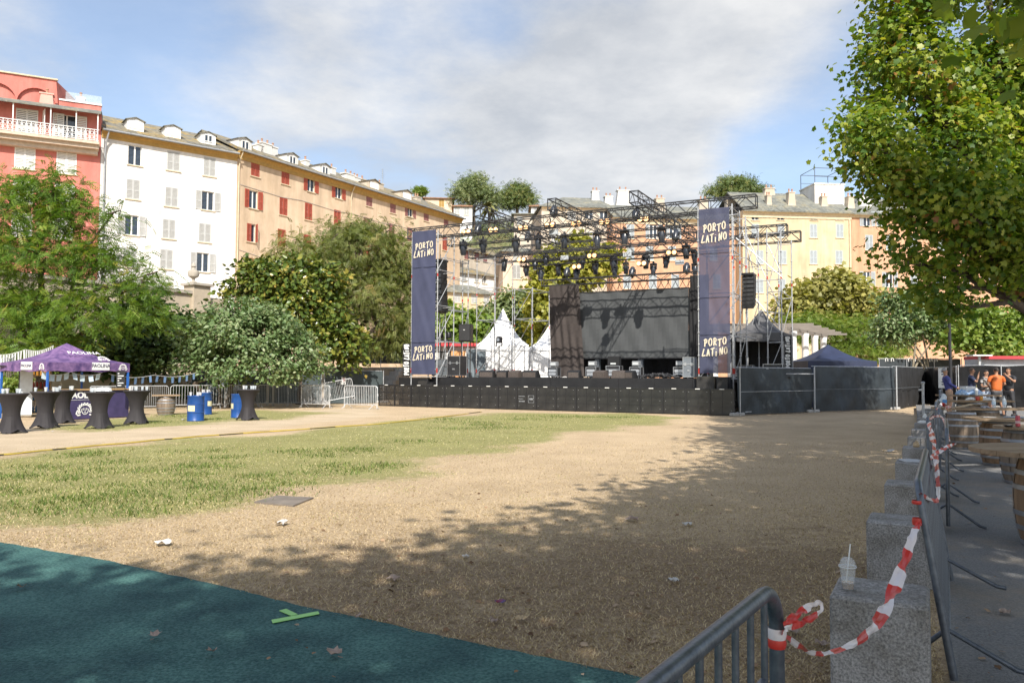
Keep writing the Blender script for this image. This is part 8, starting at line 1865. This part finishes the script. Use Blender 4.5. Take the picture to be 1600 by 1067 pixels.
    for i in range(7):
        th = math.pi * 0.52 * i / 6; row = []
        for j in range(n):
            ph = 2 * math.pi * j / n; x = math.sin(th) * math.cos(ph) * 0.088; y = math.sin(th) * math.sin(ph) * 0.108; z = math.cos(th) * 0.115
            if y < -0.04 and z < 0.055 + bald * 0.03: z = 0.055 + bald * 0.03; y *= 0.9
            row.append(hp_(x, y + 0.012, z + 0.008))
        rows.append(row)
    for r0, r1 in zip(rows[:-1], rows[1:]):
        for j in range(n): j2 = (j + 1) % n; mb.quad(r0[j], r1[j], r1[j2], r0[j2])
    part('hair', mb, hair, rt, True)
    mb = MB(); mb.poly([hp_(-0.013, -0.092, -0.03), hp_(0.013, -0.092, -0.03), hp_(0, -0.092, 0.03)]); mb.poly([hp_(-0.015, -0.09, -0.03), hp_(0, -0.118, -0.028), hp_(0, -0.09, 0.03)]); mb.poly([hp_(0, -0.118, -0.028), hp_(0.015, -0.09, -0.03), hp_(0, -0.09, 0.03)]); mb.poly([hp_(-0.015, -0.09, -0.03), hp_(0.015, -0.09, -0.03), hp_(0, -0.118, -0.028)])
    part('nose', mb, skin, rt)
    for s in (1, -1):
        mb = MB(); c_ = hp_(s * 0.032, -0.088, 0.022); mb.lathe([(0.0, -0.010), (0.010, 0), (0.0, 0.010)], 8, c_, cap=False); part('eye', mb, M_DARK, rt)
        mb = MB(); c_ = hp_(s * 0.080, 0.005, 0.0); mb.lathe([(0.0, -0.03), (0.013, -0.012), (0.015, 0.012), (0.0, 0.03)], 8, c_, cap=False); part('ear', mb, skin, rt, True)
    c_ = hp_(0, -0.088, -0.06); mb = MB(); mb.bb(c_.x - 0.022, c_.x + 0.022, c_.y - 0.004, c_.y + 0.004, c_.z - 0.005, c_.z + 0.004); part('mouth', mb, mat('lips', (0.28, 0.09, 0.07), 0.5), rt)
    return rt
def pl(px, Y): p = atY(px, 600, Y); return (p.x, p.y, path_z(Y))
M_HAIRG = bodymat('grey_hair', (0.30, 0.29, 0.28)); M_HAIRD = bodymat('dark_hair', (0.025, 0.018, 0.014)); M_HAIRB = bodymat('brown_hair', (0.07, 0.045, 0.03))
M_BSH = bodymat('blue_shirt', (0.055, 0.065, 0.24)); M_NVT = bodymat('navy_tee', (0.02, 0.028, 0.07)); M_ORT = bodymat('orange_tee', (0.52, 0.12, 0.02)); M_DKT = bodymat('dark_tee', (0.022, 0.022, 0.026)); M_BGS = bodymat('beige_shorts', (0.42, 0.27, 0.18)); M_LBS = bodymat('pale_blue_shorts', (0.32, 0.38, 0.48)); M_DKS = bodymat('charcoal_shorts', (0.05, 0.05, 0.055))
YP = 29.0
person('grey haired man in a blue long sleeved shirt and beige shorts leaning back', pl(1483, YP), R(75), 1.80, (((0.23, -0.02, 1.18), (0.10, -0.24, 1.06)), ((-0.23, -0.02, 1.18), (-0.10, -0.26, 1.04))), -0.20, M_BSH, M_BGS, M_HAIRG, True, False, head_turn=0.1)
person('man in a navy tee shirt with one hand raised to his face', pl(1518, YP), R(60), 1.80, (((0.26, 0.02, 1.16), (0.27, -0.05, 0.90)), ((-0.27, -0.16, 1.24), (-0.08, -0.22, 1.52))), 0.02, M_NVT, M_DKT, M_HAIRB, False, True, skin=M_SKIN2, bald=1.0, head_turn=0.2)
person('person in a black and white top and pale blue shorts holding a phone', pl(1540, YP + 0.6), R(10), 1.72, (((0.24, -0.05, 1.14), (0.02, -0.24, 1.12)), ((-0.24, -0.06, 1.12), (-0.05, -0.30, 1.16))), 0.05, mat('black_white_top', (0.40, 0.38, 0.36), 0.7, vs=7, col2=(0.02, 0.02, 0.022), contrast=(0.48, 0.52)), M_LBS, M_HAIRD, False, False, head_turn=-0.2)
person('man in an orange tee shirt and charcoal shorts seen from behind', pl(1557, YP - 1.0), R(172), 1.80, (((0.29, -0.02, 1.18), (0.16, -0.22, 1.10)), ((-0.29, -0.02, 1.18), (-0.18, -0.20, 1.08))), 0.0, M_ORT, M_DKS, M_HAIRD, False, False, build=1.12, skin=M_SKIN2, stance=0.16)
person('man in dark clothes with his hand at his chin, rightmost of the group', pl(1576, YP - 0.4), R(-60), 1.82, (((0.28, -0.14, 1.24), (0.07, -0.24, 1.47)), ((-0.26, -0.06, 1.16), (-0.04, -0.24, 1.18))), 0.0, M_DKT, M_DKT, M_HAIRD, False, True, skin=M_SKIN2)
p = Vector(pl(1540, YP + 0.6)); single('phone', MB().bevbox((0, 0, 0), (0.075, 0.012, 0.15), 0.004), M_TRIM, 'white phone held up by the person in the black and white top', 'phone', p + Vector((-0.03, -0.42, 1.16)), 0.1)
for dz, lab in ((1.78, 'upper white printed sheet taped to the black fence by the grey haired man'), (1.38, 'lower white printed sheet on the black fence by the grey haired man')):
    p = atY(1473, 600, 30.6); rt = thing('paper_notice', lab, 'notice', (p.x, p.y, dz), -0.6, 'white sheets on the black fence'); part('sheet', MB().bb(-0.15, 0.15, -0.004, 0.004, -0.2, 0.2), M_TRIM, rt); part('print', MB().bb(-0.04, 0.06, -0.009, -0.006, 0.02, 0.07).bb(-0.04, 0.06, -0.009, -0.006, -0.08, -0.03), M_NAVY, rt)
# ------------------------------------------------------------------ grass, litter, cable, floor tape
def vis_ground(rg, n, pxr, pyr):
    """random ground points spread evenly over a patch of the lawn seen from the path"""
    px = rg.uniform(*pxr, n); py = rg.uniform(*pyr, n); d = np.array([_F[i] * FPX for i in range(3)])[None] + np.array(_Rv)[None] * (px - 800)[:, None] + np.array(_Uv)[None] * (533.5 - py)[:, None]
    t_ = -CAMZ / d[:, 2]; return d[:, 0] * t_, d[:, 1] * t_
EDGEW = [(p.x, p.y) for p in pe] + [(1.0, -4.0), (-14, -4.0)]
def blades(name, X, Y, h, lean, m, wid, seed, curl=0.5):
    rg = np.random.RandomState(seed); n = len(X); a = rg.uniform(0, 2 * np.pi, n); dx, dy = np.cos(a), np.sin(a); hh = h * rg.uniform(0.5, 1.5, n); l = hh * lean * rg.uniform(0.5, 1.5, n); w = wid * rg.uniform(0.7, 1.3, n)
    z0 = np.full(n, -0.004); V = np.stack([np.stack([X - dy * w, Y + dx * w, z0], 1), np.stack([X + dy * w, Y - dx * w, z0], 1), np.stack([X + dx * l + dy * w * .15, Y + dy * l - dx * w * .15, hh], 1)], 1).reshape(-1, 3)
    return np_mesh(name, V, np.arange(3 * n).reshape(n, 3), m, np.repeat(rg.rand(n), 3))
G_STRAW = leaf_mat('straw_blade', [(0.0, (0.24, 0.165, 0.09)), (0.5, (0.48, 0.36, 0.215)), (1, (0.68, 0.55, 0.36))], 0.7, 0.2, 0.2)
G_TURF = leaf_mat('turf_blade', [(0.0, (0.15, 0.18, 0.05)), (0.25, (0.30, 0.305, 0.11)), (0.55, (0.48, 0.43, 0.21)), (1, (0.70, 0.59, 0.38))], 0.6, 0.3, 0.2)
G_TUFT = leaf_mat('tuft_blade', [(0.0, (0.05, 0.09, 0.018)), (0.6, (0.12, 0.18, 0.04)), (1, (0.24, 0.28, 0.08))], 0.5, 0.3, 0.2)
rg = np.random.RandomState(21)
def off_rubber(X, Y): return poly_dist(X, Y, EDGEW) > 0.03 * (np.sin(X * 37.0 + Y * 23.0) - 0.2)
# dry straw near the camera
X1, Y1 = vis_ground(rg, 150000, (-40, 1500), (690, 1067)); X2, Y2 = rg.uniform(-6, 5.2, 50000), rg.uniform(1.2, 10, 50000); X = np.concatenate([X1, X2]); Y = np.concatenate([Y1, Y2])
g_, s_, d_ = ground_mask(X, Y); lim = (X < (PB.x + (Y - PB.y) * math.tan(TH) + 0.1)) ; keep = off_rubber(X, Y) & lim & (rg.rand(len(X)) > g_ * 0.9) & (rg.rand(len(X)) > d_ * 0.5) & (rg.rand(len(X)) > s_ * 0.85)
X, Y = X[keep], Y[keep]; sz = np.clip(0.022 + 0.0006 * Y, 0.02, 0.034)
struct('dry_grass', blades('dry_grass', X, Y, sz * 0.55, 2.2, G_STRAW, 0.0026 + 0.00022 * Y, 3), None, kind='stuff')
X, Y = vis_ground(rg, 170000, (-260, 1150), (640, 850)); g_, s_, d_ = ground_mask(X, Y); wob = np.sin(X * 2.1 + Y) * np.sin(Y * 1.7 - X) * 0.25
keep = off_rubber(X, Y) & (rg.rand(len(X)) < np.clip(g_ * 0.9 - 0.22 + wob * 1.4, 0, 1)); X, Y = X[keep], Y[keep]
struct('short_grass', blades('short_grass', X, Y, np.clip(0.012 + 0.0003 * Y, 0.010, 0.02), 2.4, G_TURF, 0.003 + 0.0003 * Y, 4), None, kind='stuff')
# taller green tufts in clumps
tp = [(40, 745), (110, 748), (200, 770), (250, 775), (170, 760), (320, 760), (20, 790), (100, 780), (190, 790), (270, 755), (300, 742), (345, 730), (240, 735), (150, 735), (380, 765), (420, 770), (300, 728), (350, 715), (310, 705), (500, 712), (540, 705), (560, 702), (520, 728), (460, 705), (130, 712), (140, 708), (180, 722), (60, 730), (720, 670), (760, 664), (790, 668), (820, 655), (860, 650), (900, 652), (960, 652), (640, 690), (560, 735), (600, 728), (480, 740), (240, 660), (330, 655), (280, 650), (90, 800), (30, 770), (150, 780), (220, 800), (700, 655), (735, 660), (0, 745), (-20, 765), (400, 745), (340, 780), (440, 755)]
cx_, cy_ = [], []
for i, (a, b) in enumerate(tp):
    p = G(a, b); n = 230; sxx = 0.16 + 0.018 * p.y * 0.6; r1 = np.random.RandomState(i); k = r1.normal(size=(n, 2)); cx_.append(p.x + k[:, 0] * sxx * (0.6 + r1.rand())); cy_.append(p.y + k[:, 1] * sxx * 0.9)
X, Y = np.concatenate(cx_), np.concatenate(cy_)
keep = off_rubber(X, Y); X, Y = X[keep], Y[keep]
struct('grass_tufts', blades('grass_tufts', X, Y, 0.045, 0.9, G_TUFT, 0.005 + 0.0002 * Y, 5), None, kind='stuff')
# fallen leaves
T_, F_ = tmpl('palmate')
G_LITTER = leaf_mat('dead_leaf', [(0.0, (0.10, 0.055, 0.03)), (0.5, (0.26, 0.16, 0.09)), (0.8, (0.36, 0.25, 0.16)), (1, (0.50, 0.40, 0.30))], 0.8, 0.05, 0.2)
X1, Y1 = vis_ground(rg, 620, (420, 1420), (770, 1067)); X2, Y2 = vis_ground(rg, 36, (1470, 1600), (720, 1067)); X3, Y3 = vis_ground(rg, 4, (0, 900), (880, 1067)); X = np.concatenate([X1, X2, X3]); Y = np.concatenate([Y1, Y2, Y3]); kk = off_rubber(X, Y) | (rg.rand(len(X)) < 0.08); X = X[kk]; Y = Y[kk]; N = len(X)
zz = np.where(off_rubber(X, Y), 0.018, 0.026)
me = leaves_mesh('leaf_litter', np.stack([X, Y, zz], 1), np.array([0, 0, 1.0]) + rg.normal(size=(N, 3)) * 0.22, rg.normal(size=(N, 3)), 0.012 + 0.038 * rg.rand(N) ** 2, 'palmate', G_LITTER, rg.rand(N) * 0.9)
struct('leaf_litter', me, None, kind='stuff')
def fallen_leaf(label, px, py, s, seed, m):
    r_ = random.Random(seed); p = G(px, py); mb = MB(); i0 = len(mb.v)
    mb.v = [(t_[0] * s, t_[1] * s, 0.012 + abs(t_[1]) * s * 0.5 + 0.02 * r_.random() + s * 0.25 * t_[0] ** 2) for t_ in T_]; mb.f = [tuple(f) for f in F_.tolist()] if hasattr(F_, 'tolist') else [tuple(f) for f in F_]; mb.mi = [0] * len(mb.f)
    mb.m = 0; mb.tube((0, 0, 0.015), (-s * 0.5, 0.1 * s, 0.02), 0.0025, 4)
    return single('fallen_leaf', mb, m, label, 'leaf', (p.x, p.y, 0.012), r_.uniform(0, 6), 'dead plane leaves lying on the green surface')
M_DL = mat('dead_leaf_grey', (0.40, 0.31, 0.25), 0.8, vs=20, col2=(0.24, 0.17, 0.13)); M_DL2 = mat('dead_leaf_brown', (0.24, 0.15, 0.08), 0.8, vs=20, col2=(0.13, 0.08, 0.04))
for i, (px, py, s, lab, m_) in enumerate([(240, 1004, 0.10, 'pale dead leaf on the green surface below the tape mark, left', M_DL), (333, 1024, 0.08, 'small pale dead leaf near the bottom edge of the green surface', M_DL), (528, 1032, 0.12, 'curled dead leaf at the bottom of the green surface right of the others', M_DL), (35, 922, 0.09, 'brown dead leaf on the green surface at the left edge', M_DL2), (558, 970, 0.05, 'tiny pale leaf scrap right of the green tape mark', M_DL)]): fallen_leaf(lab, px, py, s * 0.75, i, m_)
# scraps of paper
M_PAPER = mat('grubby_paper', (0.52, 0.50, 0.47), 0.85, vs=9, var=0.2)
def scrap(label, px, py, s, seed, m, cat='paper', name='paper_scrap'):
    r_ = random.Random(seed); p = G(px, py); n = 5; mb = MB(); hz = [[0.006 + r_.random() * s * 0.35 for _ in range(n)] for _ in range(n)]
    def q(i, j): return ((i / (n - 1) - 0.5) * s * (1 + 0.2 * math.sin(j * 2 + seed)), (j / (n - 1) - 0.5) * s * 0.8 * (1 + 0.2 * math.sin(i * 3 + seed)), hz[i][j])
    for i in range(n - 1):
        for j in range(n - 1): mb.quad(q(i, j), q(i + 1, j), q(i + 1, j + 1), q(i, j + 1))
    return single(name, mb, m, label, cat, (p.x, p.y, 0.012), r_.uniform(0, 3), 'scraps of litter on the lawn')
for i, (px, py, s, lab, m_) in enumerate([(254, 853, 0.2, 'white paper scrap at the shade edge beside the green surface', M_PAPER), (441, 821, 0.2, 'white paper scrap on the sunny straw below the hatch', M_PAPER), (988, 815, 0.2, 'grey white paper scrap in the shade at the centre right', M_DL), (1074, 822, 0.14, 'small white scrap in the shade left of the granite blocks', M_PAPER), (1392, 707, 0.26, 'white crumpled paper beside the fourth granite block', M_PAPER), (727, 873, 0.09, 'tiny white scrap in the shade at the picture centre', M_PAPER), (615, 908, 0.14, 'pale scrap near the curved edge of the green surface', M_DL), (782, 944, 0.09, 'dark blue and red wrapper scrap in the brown dirt', mat('blue_wrapper', (0.03, 0.06, 0.2), 0.4, vs=20, col2=(0.3, 0.03, 0.03))), (773, 974, 0.1, 'grey leaf like scrap near the edge of the green surface, lower one', M_DL), (813, 971, 0.1, 'tan paper scrap right of the lower grey scrap', M_KRAFT), (1052, 911, 0.12, 'white scrap in the dirt left of the nearest block', M_PAPER), (153, 669, 0.12, 'white napkin on the sand below the cocktail table', M_PAPER), (82, 675, 0.1, 'white napkin on the sand near the leftmost tables', M_PAPER), (286, 657, 0.2, 'white rag on the grass beside the front blue drum', M_PAPER), (1240, 992, 0.1, 'pale torn leaf by the nearest barrier post', M_DL), (1285, 1010, 0.1, 'pale leaf at the foot of the nearest granite block', M_DL), (1570, 961, 0.12, 'grey paper scrap on the asphalt path', M_DL)]): scrap(lab, px, py, s * 0.7, i, m_)
# yellow cable protector across the lawn
cp_ = [G(*q) for q in [(-260, 722), (-60, 716), (0, 712), (110, 701), (230, 690), (320, 682), (450, 673), (600, 662), (690, 652), (752, 644)]]
sp = smooth_pts([(p.x, p.y, 0.02) for p in cp_], 8); rt = thing('cable_run', 'yellow and black striped cable run snaking across the lawn to the stage', 'cable', (0, 0, 0.0))
for off, m_, nm in ((-0.05, mat('yellow_cable', (0.50, 0.37, 0.05), 0.5), 'yellow_cable'), (0.0, M_BLKST, 'black_cable'), (0.05, mat('yellow_cable', (0.6, 0.45, 0.03), 0.5), 'yellow_cable')):
    rr_ = random.Random(int(off * 100)); part(nm, MB().path([(q[0] + 0.02 * math.sin(i * 0.9 + off * 40), q[1] + off * 1.3 + 0.035 * math.sin(i * 0.7 + off * 60), 0.022 + 0.004 * math.sin(i)) for i, q in enumerate(sp)], 0.014, 6), m_, rt, True)
# green tape mark on the rubber
def flat_strip(pts): 
    mb = MB(); w = [G(*p) for p in pts]; mb.poly([(p.x, p.y, 0.0165) for p in w])
    for a, b in zip(w, w[1:] + w[:1]): mb.quad((a.x, a.y, 0.013), (b.x, b.y, 0.013), (b.x, b.y, 0.0165), (a.x, a.y, 0.0165))
    return mb
rt = thing('floor_tape_mark', 'light green tape mark like a letter on the dark green surface', 'tape', (0, 0, 0)); M_GT = mat('green_tape', (0.28, 0.60, 0.17), 0.5, var=0.05)
part('long_strip', flat_strip([(424, 971.5), (426, 976.5), (499, 962), (497, 958)]), M_GT, rt); part('short_strip', flat_strip([(436, 957), (447, 954), (465, 962.6), (455, 965)]), M_GT, rt)
